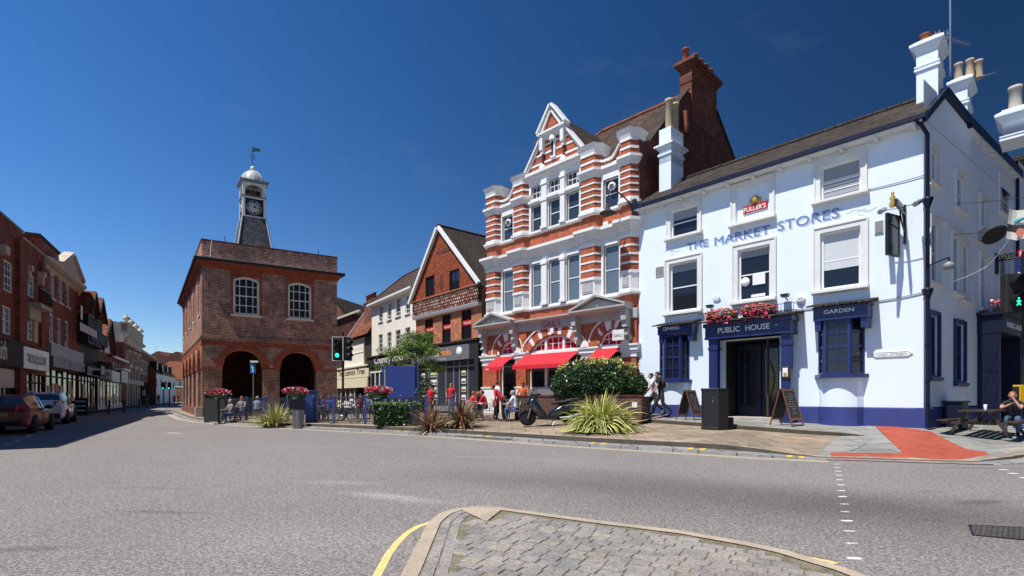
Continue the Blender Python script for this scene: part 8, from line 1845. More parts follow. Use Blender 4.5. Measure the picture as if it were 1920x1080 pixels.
# ============================================================ CARS
M('paint_red', (.17,.012,.010), .38, .1, 1.5, spec=.35, coat=.25)
M('paint_white', (.88,.90,.93), .25, .03, 1, coat=1)
M('car_glass', (.02,.03,.04), .03, 0, spec=1)
M('lamp_cluster', (.35,.01,.01), .15, .1)
M('plate_yellow', (.70,.50,.03), .5, .03)
def make_car(name, label, st, wb, track, wr, paint, plate, lampz, group='cars parked along the left kerb'):
    """st = stations (x, half width, sill z, belt z, roof half width, roof z, cabin?) from tail to nose; +x is forward"""
    o = local(name, label, 'car', group); q = MB(); g_ = MB(); rings = []
    for (x,w_,zs,zb,rw,zr,cab) in st:
        r_ = []
        for s_ in (-1,1):
            pr = [(w_*.90,zs),(w_*.98,zs+.12),(w_,zs+.32),(w_*.985,zb-.12),(w_*.93,zb),(rw,zr-.035 if cab else zr-.01),(rw*.6,zr)]
            r_.append([V3(x,s_*a,b) for a,b in pr])
        rings.append(r_[0]+[V3(x,0,zr+.008)]+r_[1][::-1])
    n = len(rings[0])
    for i in range(len(rings)-1):
        ca, cb = st[i][6], st[i+1][6]
        for k in range(n-1):
            glass = ((k in (4,9)) and (ca or cb) and max(st[i][5]-st[i][3],st[i+1][5]-st[i+1][3]) > .25) or (k in (5,6,7,8) and (ca != cb))
            (g_ if glass else q).poly([rings[i][k],rings[i+1][k],rings[i+1][k+1],rings[i][k+1]],0,True)
    q.poly(rings[0],0,False); q.poly(rings[-1][::-1],0,False)
    q.poly([V3(st[0][0],-st[0][1]*.8,st[0][2]),V3(st[-1][0],-st[-1][1]*.8,st[-1][2]),V3(st[-1][0],st[-1][1]*.8,st[-1][2]),V3(st[0][0],st[0][1]*.8,st[0][2])])
    q.build('body', MATS[paint], o)
    g_.v = [v+V3(0,(.004 if v.y > 0 else -.004),.0) for v in g_.v]; g_.build('window', MATS['car_glass'], o)
    q = MB(); W_ = max(s[1] for s in st)
    for x in (-wb/2,wb/2):                                        # dark wheel arches
        for s_ in (-1,1): q.lathe(V3(x,s_*(W_-.10),wr+.02),[(0,0),(wr+.07,0),(wr+.07,.118),(0,.118)],22,axis=(0,s_,0))
    q.build('wheel_arch', MATS['black_matt'], o)
    for x in (-wb/2,wb/2):
        for s_ in (-1,1):
            c_ = V3(x,s_*track/2,wr); q = MB(); q.lathe(c_-V3(0,s_*.10,0),[(wr*.6,0),(wr*.95,.0),(wr,.04),(wr,.17),(wr*.95,.21),(wr*.66,.215),(wr*.66,.15)],24,axis=(0,s_,0)); wh = q.build('wheel', MATS['rubber'], o)
            q = MB(); q.lathe(c_+V3(0,s_*.06,0),[(0,0),(wr*.66,0),(wr*.68,.055),(wr*.60,.045),(wr*.58,.012),(wr*.12,.015),(0,.04)],24,axis=(0,s_,0))
            for k in range(5):
                an = k*2*math.pi/5; d_ = V3(math.cos(an),0,math.sin(an)); e_ = V3(-math.sin(an),0,math.cos(an)); a = c_+V3(0,s_*.085,0)
                q.hexa([a+d_*wr*.1-e_*.03,a+d_*wr*.6-e_*.045,a+d_*wr*.6+e_*.045,a+d_*wr*.1+e_*.03]+[p+V3(0,s_*.02,0) for p in (a+d_*wr*.1-e_*.03,a+d_*wr*.6-e_*.045,a+d_*wr*.6+e_*.045,a+d_*wr*.1+e_*.03)])
            q.build('rim', MATS['steel'], wh)
    x0, w0 = st[0][0], st[0][1]
    for s_ in (-1,1):
        q = MB(); q.hexa([V3(x0-.03,s_*(w0*.62),lampz),V3(x0+.38,s_*(w0+.075),lampz+.05),V3(x0+.36,s_*(w0+.03),lampz+.05),V3(x0-.0,s_*w0*.58,lampz),V3(x0-.01,s_*w0*.64,lampz+.26),V3(x0+.34,s_*(w0+.045),lampz+.24),V3(x0+.32,s_*(w0+.0),lampz+.24),V3(x0+.03,s_*w0*.6,lampz+.26)])
        q.build('tail_lamp', MATS['lamp_cluster'], o)
        q = MB(); mx = [s for s in st if s[6]][-1][0]; mz = st[len(st)//2][3]; q.ell(V3(mx-.1,s_*(W_+.10),mz+.06),(.08,.13,.09),10); q.tube([V3(mx-.1,s_*(W_-.08),mz),V3(mx-.1,s_*(W_+.05),mz+.04)],.03,6); q.build('mirror', MATS['black_metal'], o)
    q = MB(); q.box(W0,x0-.035,x0-.015,-.26,.26,lampz-.16,lampz-.05); pl_ = q.build('number_plate', MATS['plate_yellow'], o)
    fpl = Fr((x0-.036,.26),(0,-1)); text(pl_,plate,fpl,.03,.49,lampz-.145,.085,0,'black_metal',.001,0,L=Vector())
    q = MB(); q.box(W0,x0-.05,x0+.25,-w0*.9,w0*.9,st[0][2]-.02,st[0][2]+.16); q.build('bumper', MATS['black_matt'], o)
    q = MB()
    for s_ in (-1,1):
        for x in (-.15, .78): q.box(W0,x-.006,x+.006,s_*W_-.006,s_*W_+.006,.38,st[5][3]-.05)
        for x in (-.32,.55): q.box(W0,x-.09,x+.09,s_*(W_*.99)-.015,s_*(W_*.99)+.02,st[5][3]-.16,st[5][3]-.13)
    q.build('door_handle', MATS['black_metal'], o)
    for s_ in (-1,1): q = MB(); q.hexa([V3(.0+a,s_*(W_*.93+.012)+b*s_,c_) for c_ in (st[5][3],) for a,b in ((-.05,0),(.05,0),(.05,-.02),(-.05,-.02))]+[V3(.0+a,s_*(st[5][4]+.012)+b*s_,st[5][5]-.04) for a,b in ((-.05,0),(.05,0),(.05,-.02),(-.05,-.02))]); q.build('door_pillar', MATS['black_metal'], o)
    return o
hatch = [(-2.2,.74,.34,.80,.60,.86,0),(-2.12,.80,.26,.92,.66,1.0,0),(-1.95,.84,.24,.98,.60,1.12,0),(-1.75,.86,.22,.99,.58,1.38,1),(-1.2,.88,.22,.97,.60,1.49,1),(-.4,.885,.21,.95,.61,1.52,1),(.35,.885,.21,.94,.60,1.47,1),(1.15,.87,.21,.95,.55,1.02,0),(1.6,.85,.22,.90,.50,.94,0),(2.05,.76,.25,.74,.44,.80,0),(2.25,.60,.30,.60,.36,.66,0)]
suv = [(-2.25,.80,.42,.95,.66,1.0,0),(-2.18,.84,.34,1.05,.68,1.12,0),(-2.05,.88,.30,1.08,.66,1.25,0),(-1.85,.90,.30,1.09,.64,1.55,1),(-1.3,.915,.29,1.07,.66,1.65,1),(-.4,.92,.28,1.05,.67,1.68,1),(.35,.92,.28,1.04,.66,1.62,1),(1.05,.91,.28,1.06,.60,1.14,0),(1.6,.89,.30,1.02,.55,1.06,0),(2.1,.82,.33,.88,.5,.93,0),(2.3,.68,.38,.72,.4,.78,0)]
def park(o, rpx, rpy, fpx, fpy, wb, track):
    a, b = gp(rpx,rpy), gp(fpx,fpy); d = (b-a).normalized(); n = V3(-d.y,d.x); c_ = a+d*wb/2+n*track/2; place(o, c_.x, c_.y, 0, math.atan2(d.y,d.x))
c1_ = make_car('parked_car','dark red hatchback parked nearest at the left edge in the shade',hatch,2.7,1.54,.32,'paint_red','RE52 CAR',.86); park(c1_,60,812,94,804.3,2.7,1.54)
c2_ = make_car('parked_car','white sports utility car parked in front of the dark red hatchback',suv,2.66,1.58,.36,'paint_white','RK61 VGO',.95); park(c2_,121.5,795,138,790.5,2.66,1.58)
for s_ in (-1,1): q = MB(); q.tube([V3(-1.7,s_*.60,1.68),V3(.1,s_*.60,1.72)],.02,6); q.build('roof_rail', MATS['steel'], c2_)
# ============================================================ MOTOR SCOOTER
sc = local('motor_scooter', 'black motor scooter parked on its stand beside the brick planter', 'scooter')
def wheel2(x, r):
    q = MB(); q.lathe(V3(x,-.06,r),[(r*.62,0),(r*.93,0),(r,.03),(r,.09),(r*.93,.12),(r*.62,.12)],26,axis=(0,1,0)); wh = q.build('wheel', MATS['rubber'], sc); q = MB(); q.lathe(V3(x,-.035,r),[(r*.64,0),(r*.55,.0),(r*.55,.07),(r*.64,.07)],20,axis=(0,1,0))
    for k in range(5): an = k*1.2566; q.tube([V3(x,0,r),V3(x+math.cos(an)*r*.6,0,r+math.sin(an)*r*.6)],.018,5)
    q.lathe(V3(x,-.05,r),[(0,0),(.05,0),(.05,.1),(0,.1)],10,axis=(0,1,0)); q.build('rim', MATS['black_metal'], wh)
wheel2(-.80,.28); wheel2(.62,.27)
def shapebody(sections, n=12, name='body', mat='black_metal', sm=True):
    """loft of ellipses: (x, y half, z centre, z half)"""
    q = MB(); vs_ = []
    for (x,hy,zc_,hz_) in sections:
        for k in range(n): an = 2*math.pi*k/n; vs_.append(V3(x+.0*math.sin(an),hy*math.copysign(abs(math.cos(an))**.8,math.cos(an)),zc_+hz_*math.copysign(abs(math.sin(an))**.8,math.sin(an))))
    q.faces(vs_,[(i*n+k,i*n+(k+1)%n,(i+1)*n+(k+1)%n,(i+1)*n+k) for i in range(len(sections)-1) for k in range(n)]+[tuple(range(n-1,-1,-1)),tuple(range((len(sections)-1)*n,len(sections)*n))],0,sm)
    return q.build(name, MATS[mat], sc)
M('scooter_black', (.012,.012,.014), .12, .1, 3, coat=1)
shapebody([(-.10,.15,.34,.12),(.1,.19,.42,.20),(.35,.20,.55,.22),(.6,.19,.66,.19),(.85,.12,.74,.11),(1.05,.05,.80,.05)],name='rear_body',mat='scooter_black')
q = MB(); q.hexa([V3(-.45,-.16,.22),V3(.15,-.18,.20),V3(.15,.18,.20),V3(-.45,.16,.22),V3(-.42,-.17,.34),V3(.15,-.18,.36),V3(.15,.18,.36),V3(-.42,.17,.34)]); q.build('footboard', MATS['black_matt'], sc)
q = MB(); P = [(-.62,.10,1.02),(-.72,.16,.86),(-.74,.20,.68),(-.62,.19,.48),(-.42,.17,.30)]
vs_ = []
for (x,y,z) in P: vs_ += [V3(x-.06,0,z+.02),V3(x,y*.7,z),V3(x+.09,y,z-.01),V3(x+.14,y*.9,z-.02),V3(x+.1,0,z-.02),V3(x+.14,-y*.9,z-.02),V3(x+.09,-y,z-.01),V3(x,-y*.7,z)]
q.faces(vs_,[(i*8+k,i*8+(k+1)%8,(i+1)*8+(k+1)%8,(i+1)*8+k) for i in range(4) for k in range(8)]+[tuple(range(7,-1,-1)),tuple(range(32,40))],0,True); q.build('front_shield', MATS['scooter_black'], sc)
q = MB(); n = 9; vs_ = []
for i in range(n):
    an = R(15+150*i/(n-1)); r_ = .29; 
    for y in (-.08,-.05,.05,.08): vs_.append(V3(-.80-math.cos(an)*r_*1.05, y, .25+math.sin(an)*r_*(1.05 if abs(y) < .06 else .92)))
q.faces(vs_,[(i*4+k,i*4+k+1,(i+1)*4+k+1,(i+1)*4+k) for i in range(n-1) for k in range(3)],0,True); q.build('front_mudguard', MATS['scooter_black'], sc)
q = MB(); q.tube([V3(-.80,.09,.25),V3(-.72,.09,.55),V3(-.62,.05,.8)],.024,8); q.tube([V3(-.80,-.09,.25),V3(-.72,-.09,.55),V3(-.62,-.05,.8)],.024,8); q.build('fork', MATS['steel'], sc)
shapebody([(-.82,.05,.74,.08),(-.74,.13,.76,.17),(-.60,.19,.70,.30),(-.44,.20,.56,.30),(-.28,.18,.38,.18),(-.15,.17,.30,.08)],name='front_fairing',mat='scooter_black')
q = MB(); q.tube([V3(-.60,0,.9),V3(-.52,0,1.06)],.035,8); q.tube([V3(-.42,-.34,1.08),V3(-.50,-.2,1.07),V3(-.54,0,1.05),V3(-.50,.2,1.07),V3(-.42,.34,1.08)],.018,8); q.tube([V3(-.42,-.36,1.08),V3(-.48,-.24,1.07)],.028,8); q.tube([V3(-.42,.36,1.08),V3(-.48,.24,1.07)],.028,8); hbz = q.build('handlebar', MATS['black_metal'], sc)
q = MB(); q.ell(V3(-.60,0,.98),(.17,.16,.13),10); q.build('instrument_cowl', MATS['scooter_black'], hbz)
for s_ in (-1,1): q = MB(); q.tube([V3(-.48,s_*.22,1.08),V3(-.53,s_*.30,1.24)],.009,5); q.ell(V3(-.53,s_*.32,1.28),(.02,.075,.05),10); q.build('mirror', MATS['black_metal'], hbz)
q = MB(); q.hexa([V3(-.70,-.15,1.0),V3(-.70,.15,1.0),V3(-.69,.15,1.0),V3(-.69,-.15,1.0),V3(-.60,-.10,1.28),V3(-.60,.10,1.28),V3(-.59,.10,1.28),V3(-.59,-.10,1.28)]); q.build('windscreen', MATS['car_glass'], sc)
q = MB(); q.ell(V3(-.77,0,.86),(.06,.12,.07),10); q.build('headlight', MATS['glass_grey'], sc)
shapebody([(.0,.10,.76,.05),(.15,.15,.79,.06),(.45,.16,.82,.06),(.55,.15,.86,.07),(.85,.13,.90,.06),(1.0,.06,.92,.04)],name='seat',mat='black_matt')
q = MB(); q.tube([V3(.25,-.16,.28),V3(.6,-.2,.30),V3(.98,-.2,.40)],[.03,.06,.065],10); q.build('exhaust', MATS['steel'], sc)
shapebody([(.2,.10,.28,.09),(.4,.12,.28,.12),(.62,.10,.26,.08)],name='engine',mat='black_matt')
q = MB(); q.tube([V3(.75,-.14,.80),V3(1.08,-.12,.86),V3(1.08,.12,.86),V3(.75,.14,.80)],.014,6); q.build('grab_rail', MATS['steel'], sc)
q = MB(); q.hexa([V3(1.02,-.08,.42),V3(1.08,-.08,.40),V3(1.08,.08,.40),V3(1.02,.08,.42),V3(1.0,-.08,.66),V3(1.03,-.08,.66),V3(1.03,.08,.66),V3(1.0,.08,.66)]); q.build('rear_guard', MATS['black_matt'], sc)
q = MB(); q.tube([V3(.1,-.14,.22),V3(.0,-.22,.02)],.014,6); q.tube([V3(.1,.14,.22),V3(.0,.22,.02)],.014,6); q.build('stand', MATS['steel'], sc)
q = MB(); q.poly([V3(-.66,-.19,.60),V3(-.52,-.185,.52),V3(-.48,-.18,.56),V3(-.58,-.185,.66)]); q.poly([V3(.1,-.178,.52),V3(.6,-.185,.74),V3(.6,-.182,.77),V3(.1,-.176,.56)]); q.build('silver_trim', MATS['steel'], sc)
sp2 = foot(1031,799); sY = sp2.y+.1; place(sc, fx(1034,sY), sY, H(fx(1034,sY),sY), R(4)); sc.scale = (1.1,1.15,1.07)
# ============================================================ BICYCLE
def bicycle(label, x, y, yaw, group=None):
    o = local('bicycle', label, 'bicycle', group)
    for wx in (-.52,.52):
        q = MB(); q.tube([V3(wx+.33*math.cos(a),0,.34+.33*math.sin(a)) for a in [2*math.pi*k/24 for k in range(25)]],.018,5,cap=False)
        wh = q.build('wheel', MATS['rubber'], o); q = MB()
        for k in range(14): a = math.pi*k/14; q.tube([V3(wx+.31*math.cos(a),0,.34+.31*math.sin(a)),V3(wx-.31*math.cos(a),0,.34-.31*math.sin(a))],.003,3,cap=False)
        q.build('spokes', MATS['steel'], wh)
    q = MB(); B_, S_, H_, T_ = V3(-.08,0,.30), V3(-.2,0,.82), V3(.36,0,.86), V3(-.52,0,.34)
    for a,b in ((B_,S_),(S_,H_),(B_,H_),(B_,T_),(T_,S_-V3(0,0,.06)),(H_,V3(.52,0,.34)),(H_,H_+V3(-.03,0,.12))): q.tube([a,b],.016,6)
    q.build('frame', MATS['black_metal'], o); q = MB(); q.ell(V3(-.22,0,.92),(.13,.07,.03),8); q.tube([S_,V3(-.22,0,.9)],.014,5); q.build('saddle', MATS['black_matt'], o)
    q = MB(); q.tube([V3(.3,-.27,1.0),V3(.34,-.1,.99),V3(.34,.1,.99),V3(.3,.27,1.0)],.014,6); q.build('handlebar', MATS['black_metal'], o)
    q = MB(); q.lathe(B_-V3(0,.02,0),[(0,0),(.09,0),(.09,.01),(0,.01)],12,axis=(0,1,0)); q.tube([B_,B_+V3(.1,-.06,-.12)],.01,4); q.tube([B_,B_+V3(-.1,.06,.12)],.01,4); q.build('crank', MATS['steel'], o)
    place(o,x,y,H(x,y),yaw); return o
b_ = at(642,22.6); bicycle('black bicycle leaning behind the railing by the traffic light', b_.x, b_.y+.15, R(-8))
# ============================================================ PEOPLE
def human(label, top, bottom, hair='hair_brown', shoe='cloth_black', skin='skin', pose='stand', h=1.72, sleeves='short', lean=0., arms=None, stride=0., hairlong=0, shorts=False, group=None, turn=0., cat='person', hat=None):
    o = local('person', label, cat, group); k = h/1.75; sit = pose == 'sit'
    J = {}; hz_ = .50 if sit else .93-.05*abs(stride)
    up = lambda z, x=0., y=0.: V3(x, y+math.sin(lean)*(z-hz_), hz_+(z-hz_)*math.cos(lean)) if True else None
    T_ = .43 if sit else 0.
    dz = hz_-.93
    sp = [V3(0,0,hz_),up(hz_+.20),up(hz_+.38),up(hz_+.52),up(hz_+.585)]
    hd = up(hz_+.66,turn*.02,.02); ht = up(hz_+.80,turn*.03,.01)
    V, E, Rr, Mb = [], [], [], []
    def add(p, r, par, m):
        V.append(Vector(p)*k); Rr.append((r[0]*k,r[1]*k) if isinstance(r,tuple) else (r*k,r*k)); i = len(V)-1
        if par is not None: E.append((par,i)); Mb.append((par,i,m))
        return i
    p0 = add(sp[0],(.16,.115),None,1); p1 = add(sp[1],(.15,.115),p0,0); p2 = add(sp[2],(.185,.13),p1,0); p3_ = add(sp[3],(.10,.08),p2,0); p4_ = add(sp[4],.055,p3_,3); 
    p5_ = add(up(hz_+.63,turn*.01,.03),.070,p4_,3); p6_ = add(hd+V3(0,0,.05),.088,p5_,3); add(ht,.066,p6_,3)
    for s_ in (-1,1):
        sw_ = stride*s_
        if sit: hip, kn, an, toe = V3(s_*.10,.02,.50), V3(s_*.13,.44,.52), V3(s_*.13,.42+.05*s_,.10), V3(s_*.14,.58+.05*s_,.05)
        elif stride and s_ > 0: hip, kn, an, toe = V3(.09,.0,hz_-.03), V3(.10,.24*stride/.5,.52), V3(.10,.36*stride/.5,.13), V3(.10,.53*stride/.5,.09)
        elif stride: hip, kn, an, toe = V3(-.09,0,hz_-.03), V3(-.10,-.04,.50), V3(-.10,-.42*stride/.5,.24), V3(-.10,-.36*stride/.5,.07)
        else: hip, kn, an, toe = V3(s_*.09,0,hz_-.03), V3(s_*.11,.02,.50), V3(s_*.12,-.03,.09), V3(s_*.14,.13,.045)
        a = add(hip,(.10,.105),p0,1); b = add(hip.lerp(kn,.5),.092,a,1); c_ = add(kn,.074,b,1); d_ = add(kn.lerp(an,.35),.070,c_,3 if shorts else 1); e_ = add(an,.047,d_,3 if shorts else 1); f_ = add(toe,(.040,.030),e_,2)
        sh = up(hz_+.48,s_*.185)
        if arms and arms[0 if s_ < 0 else 1]: el, wr_ = arms[0 if s_ < 0 else 1]; el, wr_ = V3(*el), V3(*wr_)
        elif sit: el, wr_ = sh+V3(s_*.06,.14,-.25), sh+V3(-s_*.02,.36,-.24)
        elif stride: el, wr_ = sh+V3(s_*.04,-.12*s_,-.27), sh+V3(s_*.03,-.16*s_+.12,-.48)
        else: el, wr_ = sh+V3(s_*.07,-.03,-.28), sh+V3(s_*.06,.06,-.52)
        g_ = add(sh,.060,p3_,0); i_ = add(sh.lerp(el,.5),.048,g_,0); j_ = add(el,.040,i_,0 if sleeves == 'long' else 3); l_ = add(el.lerp(wr_,.9),.027,j_,0 if sleeves == 'long' else 3)
        dv = (wr_-el).normalized(); pm = add(wr_+dv*.05,(.036,.020),l_,3); sd_ = dv.cross(V3(0,0,1)); sd_ = sd_.normalized() if sd_.length > .1 else V3(0,1,0)
        for q_ in range(4):
            b0 = wr_+dv*.085+sd_*(q_-1.5)*.019; b1 = b0+dv*(.040+.006*(q_ in (1,2)))-V3(0,0,.004); ii = add(b0,.0095,pm,3); jj = add(b1,.0085,ii,3); add(b1+dv*.026-V3(0,0,.012),.0075,jj,3)
        tt = add(wr_+dv*.035-sd_*.038,.010,pm,3); add(wr_+dv*.075-sd_*.052,.008,tt,3)
    me = bpy.data.meshes.new('body'); me.from_pydata(V,E,[]); ob = bpy.data.objects.new('tmp', me); COL.objects.link(ob)
    md = ob.modifiers.new('s','SKIN'); 
    if not me.skin_vertices: me.skin_vertices.new() if hasattr(me.skin_vertices,'new') else None
    for i,sv in enumerate(me.skin_vertices[0].data): sv.radius = Rr[i]; sv.use_root = (i == 0)
    sb_ = ob.modifiers.new('u','SUBSURF'); sb_.levels = 1; sb_.render_levels = 1
    bpy.context.view_layer.update(); dg = bpy.context.evaluated_depsgraph_get(); nm_ = bpy.data.meshes.new_from_object(ob.evaluated_get(dg)); bpy.data.objects.remove(ob)
    nm_.name = 'body'; nm_.materials.clear()
    for m_ in (top,bottom,shoe,skin): nm_.materials.append(MATS[m_])
    for p in nm_.polygons:
        c_ = p.center; best, bm_ = 9, 0
        for a,b,m_ in Mb:
            A, B_ = V[a], V[b]; ab = B_-A; t = max(0,min(1,(c_-A).dot(ab)/max(ab.length_squared,1e-9))); d_ = (c_-(A+ab*t)).length-.5*(Rr[a][0]*(1-t)+Rr[b][0]*t)
            if d_ < best: best, bm_ = d_, m_
        p.material_index = bm_; p.use_smooth = True
    bo = bpy.data.objects.new('body', nm_); COL.objects.link(bo); bo.parent = o
    H_ = hd*k; 
    q = MB(); q.ell(H_+V3(0,-.022*k,.075*k),(.086*k,.098*k,.092*k),12)
    if hairlong: q.ell(H_+V3(0,-.07*k,-.02*k),(.085*k,.05*k,.16*k),10)
    q.build('hair', MATS[hair], o)
    q = MB(); q.ell(H_+V3(0,.098*k,.03*k),(.014*k,.02*k,.022*k),6); 
    for s_ in (-1,1): q.ell(H_+V3(s_*.082*k,.0,.03*k),(.012*k,.022*k,.032*k),6)
    q.build('ears_and_nose', MATS[skin], o)
    q = MB()
    for s_ in (-1,1): q.ell(H_+V3(s_*.032*k,.082*k,.05*k),(.012*k,.008*k,.008*k),6)
    q.build('eyes', MATS['cloth_black'], o); q = MB(); q.ell(H_+V3(0,.085*k,-.015*k),(.024*k,.008*k,.006*k),6); q.build('mouth', MATS['cloth_maroon'], o)
    if hat: q = MB(); q.lathe(H_+V3(0,-.01,.10*k),[(.15*k,0),(.15*k,.012),(.10*k,.02),(.095*k,.09),(0,.1)],12); q.build('hat', MATS[hat], o)
    return o
def put(o, px, Y, yaw, seat=False, dz=0.): x = fx(px,Y); place(o, x, Y, H(x,Y)+dz, yaw); return o
# yaw: 0 faces away from the camera (+Y), 180 faces the camera, 90 faces left, -90 faces right
m1 = put(human('young man in black walking past the pub with a dark backpack','cloth_black','cloth_charcoal',stride=.42,lean=.22,h=1.84,sleeves='short'),1240,20.5,R(84))
m2 = put(human('young man in a white T-shirt walking beside the man with the backpack','cloth_white','cloth_charcoal',stride=.38,lean=.2,h=1.78,hair='hair_brown',shoe='cloth_white'),1227,21.0,R(84))
bpk = local('backpack','dark backpack with a pale panel on the back of the walking man','backpack'); q = MB(); q.ell(V3(0,0,0),(.17,.12,.25),12); q.build('bag', MATS['cloth_charcoal'], bpk); q = MB(); q.box(W0,-.1,.1,-.135,-.11,-.2,-.04); q.build('panel', MATS['blind_pale'], bpk)
q = MB(); 
for s_ in (-1,1): q.tube([V3(s_*.12,.05,.2),V3(s_*.13,.2,.24),V3(s_*.14,.28,.05)],.02,5)
q.build('strap', MATS['cloth_black'], bpk)
mp = m1.location; d_ = Vector((math.sin(-R(84)),math.cos(R(84)),0)); bpk.location = mp+V3(0,0,1.38)-d_*.06; bpk.rotation_euler = (-.2,0,R(84))
put(human('waitress in a white shirt and black trousers standing at the cafe tables','cloth_white','cloth_black',hair='hair_brown',lean=.12,h=1.70,sleeves='long',arms=[((-.22,.1,1.12),(-.1,.32,1.08)),((.22,.1,1.12),(.12,.34,1.05))]),930,21.8,R(-60))
put(human('person in a bright red top bending over by the standing waitress','cloth_red','cloth_black',hair='hair_brown',lean=.75,h=1.70,sleeves='long'),944,21.2,R(80))
put(human('elderly person in a white shirt seated on the right cafe chair','cloth_white','cloth_denim',pose='sit',hair='hair_grey',lean=.25),968,21.0,R(70))
put(human('person in an orange top seated close to the bakery window','cloth_orange','cloth_charcoal',pose='sit',hair='hair_brown',h=1.8,sleeves='short',skin='skin_dark'),981,22.4,R(170),dz=.25)
for px,Y,yw,tp_,hr,lb in ((881,23.2,-60,'cloth_red','hair_ginger','ginger haired person in red seated at the left cafe table'),(893,24.0,200,'cloth_maroon','hair_brown','dark haired person in maroon seated facing out at the cafe table'),(912,23.4,75,'cloth_red','hair_brown','person in a red cardigan leaning over the cafe table'),(905,25.0,160,'cloth_maroon','hair_ginger','ginger haired person seated behind the red cafe group')):
    put(human(lb,tp_,'cloth_charcoal',pose='sit',hair=hr,lean=.3,sleeves='long'),px,Y,R(yw))
put(human('woman in a red patterned top standing in front of the grey shop sign','cloth_red','cloth_grey',hair='hair_ginger',h=1.68),846,25.5,R(170))
put(human('person in a bright red coat standing beside the small green shrub','cloth_red','cloth_charcoal',hair='hair_brown',h=1.6,sleeves='long'),807,25.2,R(150))
for px,Y,yw,tp_,bt,hr,lb in ((434,27.5,150,'cloth_grey','cloth_denim','hair_grey','grey haired person in grey seated left of the arrow sign'),(455,27.2,175,'cloth_grey','cloth_denim','hair_ginger','ginger haired person seated beside the arrow sign pole'),(482,28.5,10,'cloth_pale_blue','cloth_charcoal','hair_grey','person in a pale blue shirt seated with back turned in the arch')):
    put(human(lb,tp_,bt,pose='sit',hair=hr,lean=.1,sleeves='long'),px,Y,R(yw))
for px,Y,yw,tp_,hr,lb in ((597,25.5,190,'cloth_blue','hair_ginger','person in a bright blue top seated right of the blue cabinet'),(608,26.3,120,'cloth_maroon','hair_brown','person in maroon seated behind the two people in blue'),(621,25.3,160,'cloth_blue','hair_brown','person in a blue jacket seated left of the traffic light pole'),(662,26.5,120,'cloth_white','hair_grey','grey haired person in white seated right of the traffic light pole'),(676,25.6,200,'cloth_maroon','hair_brown','person in maroon seated under the red flower trough'),(690,27.5,190,'cloth_pale_blue','hair_fair','fair haired person in pale blue seated beyond the flower trough')):
    put(human(lb,tp_,'cloth_charcoal',pose='sit',hair=hr,lean=.15,sleeves='long'),px,Y,R(yw))
wy = pcp.y+.1; wmn = human('woman with sunglasses leaning on her elbows at the shaded picnic table','cloth_black','cloth_denim',pose='sit',hair='hair_ginger',hairlong=1,lean=.3,arms=[((-.2,.42,.80),(-.05,.40,1.06)),((.22,.42,.80),(.06,.45,.90))]); wx = pcp+V3(0,0); c_ = S.p(S.u(1884,-1.6),-1.6,0); place(wmn,c_.x+.15,c_.y-.1,H(c_.x,c_.y),R(130))
q = MB(); Hh = up_ = V3(0,.19,1.16); 
# far pedestrians under the white inn
far = [(247,760,'cloth_black'),(254,760,'cloth_charcoal'),(270,759.5,'cloth_black'),(279,759,'cloth_blue'),(288,758.5,'cloth_black'),(297,758,'cloth_maroon'),(327,757.5,'cloth_red'),(334,757,'cloth_black')]
labs = ['leftmost far pedestrian in black outside the old bank','far pedestrian in charcoal beside the old bank','far pedestrian in black before the green shop front','far pedestrian in blue by the green shop front','far pedestrian in black outside the white inn','far pedestrian in maroon beside the far traffic lights','far pedestrian in red at the street corner','far pedestrian in black at the end of the street']
base = human('far pedestrian','cloth_black','cloth_charcoal',stride=.3)
for i,((px,py,cl),lb) in enumerate(zip(far,labs)):
    o = base if i == 0 else dup(base); o['label'] = lb; o['group'] = 'pedestrians far down the street'
    if i:
        for ch in o.children:
            if ch.name.startswith('body'): ch.data = ch.data.copy(); ch.data.materials[0] = MATS[cl]
    p_ = gp(px,py+2); place(o,p_.x,p_.y,.1,R(40*i))
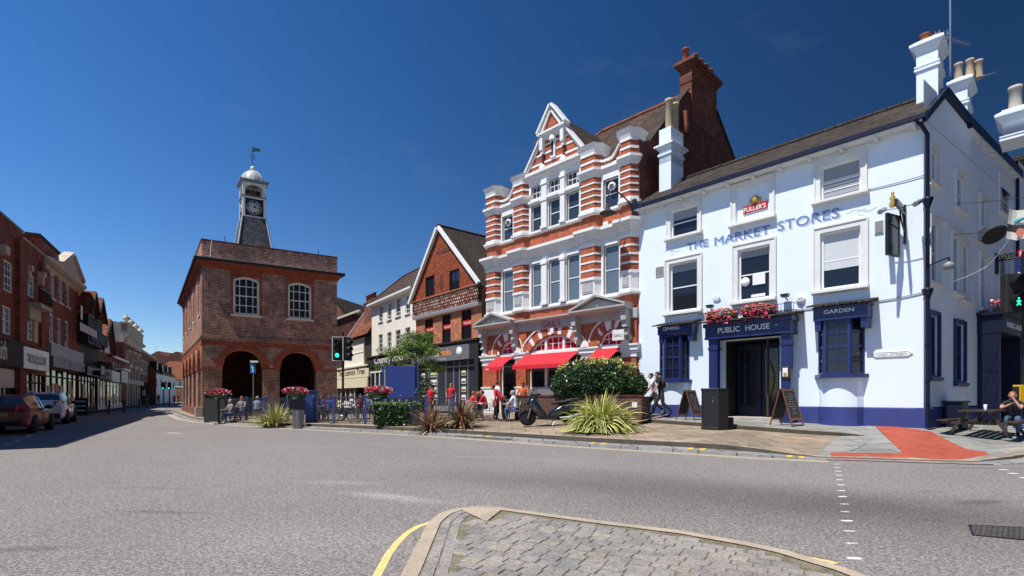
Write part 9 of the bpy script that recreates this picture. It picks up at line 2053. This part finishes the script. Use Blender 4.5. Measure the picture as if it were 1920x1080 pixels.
# ============================================================ CAFE TABLES AND CHAIRS
tbl = local('cafe_table','cafe table','table','metal cafe tables on the plaza'); q = MB(); q.lathe(V3(0,0,.72),[(.36,0),(.36,.02),(0,.022)],20); q.build('tabletop', MATS['steel'], tbl); q = MB(); q.tube([V3(0,0,.0),V3(0,0,.72)],.025,8); q.build('leg', MATS['steel'], tbl)
q = MB(); [q.tube([V3(0,0,.05),V3(.28*math.cos(a),.28*math.sin(a),.015)],.018,5) for a in (0,1.57,3.14,4.71)]; q.build('foot', MATS['steel'], tbl)
chr_ = local('cafe_chair','cafe chair','chair','metal cafe chairs on the plaza'); q = MB(); q.box(W0,-.2,.2,-.2,.2,.44,.455); q.build('seat', MATS['steel'], chr_)
q = MB(); q.tube([V3(-.2,-.2,.45),V3(-.2,-.25,.85),V3(.2,-.25,.85),V3(.2,-.2,.45)],.012,6); [q.tube([V3(-.2,-.2-.05*t,.45+.4*t),V3(.2,-.2-.05*t,.45+.4*t)],.012,4) for t in (.4,.6,.8)]; q.build('backrest', MATS['steel'], chr_)
for a,b in ((-1,-1),(1,-1),(1,1),(-1,1)): q = MB(); q.tube([V3(a*.19,b*.19,.44),V3(a*.21,b*.22,0)],.011,5); q.build('leg', MATS['steel'], chr_)
T_ = [(887,23.6,'left cafe table among the red seated group'),(905,22.4,'front cafe table before the standing waitress'),(955,21.6,'cafe table beside the brick planter'),(609,25.9,'cafe table between the people in blue'),(668,26.0,'cafe table right of the traffic light pole'),(445,27.8,'cafe table beside the arrow sign')]
for i,(px,Y,lb) in enumerate(T_): o = tbl if i == 0 else dup(tbl); o['label'] = lb; put(o,px,Y,0)
C_ = [(878,22.5,R(20),'empty cafe chair left of the red seated group'),(893,21.8,R(-30),'empty cafe chair nearest the railing end'),(915,21.6,R(60),'empty cafe chair in front of the waitress'),(881,23.2,R(-60),'cafe chair under the ginger haired person in red'),(912,23.4,R(75),'cafe chair under the person in the red cardigan'),(968,21.0,R(70),'cafe chair under the elderly person in white'),(597,25.5,R(190),'cafe chair under the person in bright blue'),(621,25.3,R(160),'cafe chair under the person in the blue jacket'),(434,27.5,R(150),'cafe chair left of the arrow sign'),(455,27.2,R(175),'cafe chair behind the arrow sign pole'),(676,25.6,R(200),'cafe chair under the red flower trough'),(651,25.8,R(-60),'empty cafe chair right behind the bicycle'),(720,25.0,R(100),'empty cafe chair below the blue notice board')]
for i,(px,Y,yw,lb) in enumerate(C_): o = chr_ if i == 0 else dup(chr_); o['label'] = lb; put(o,px,Y,yw)
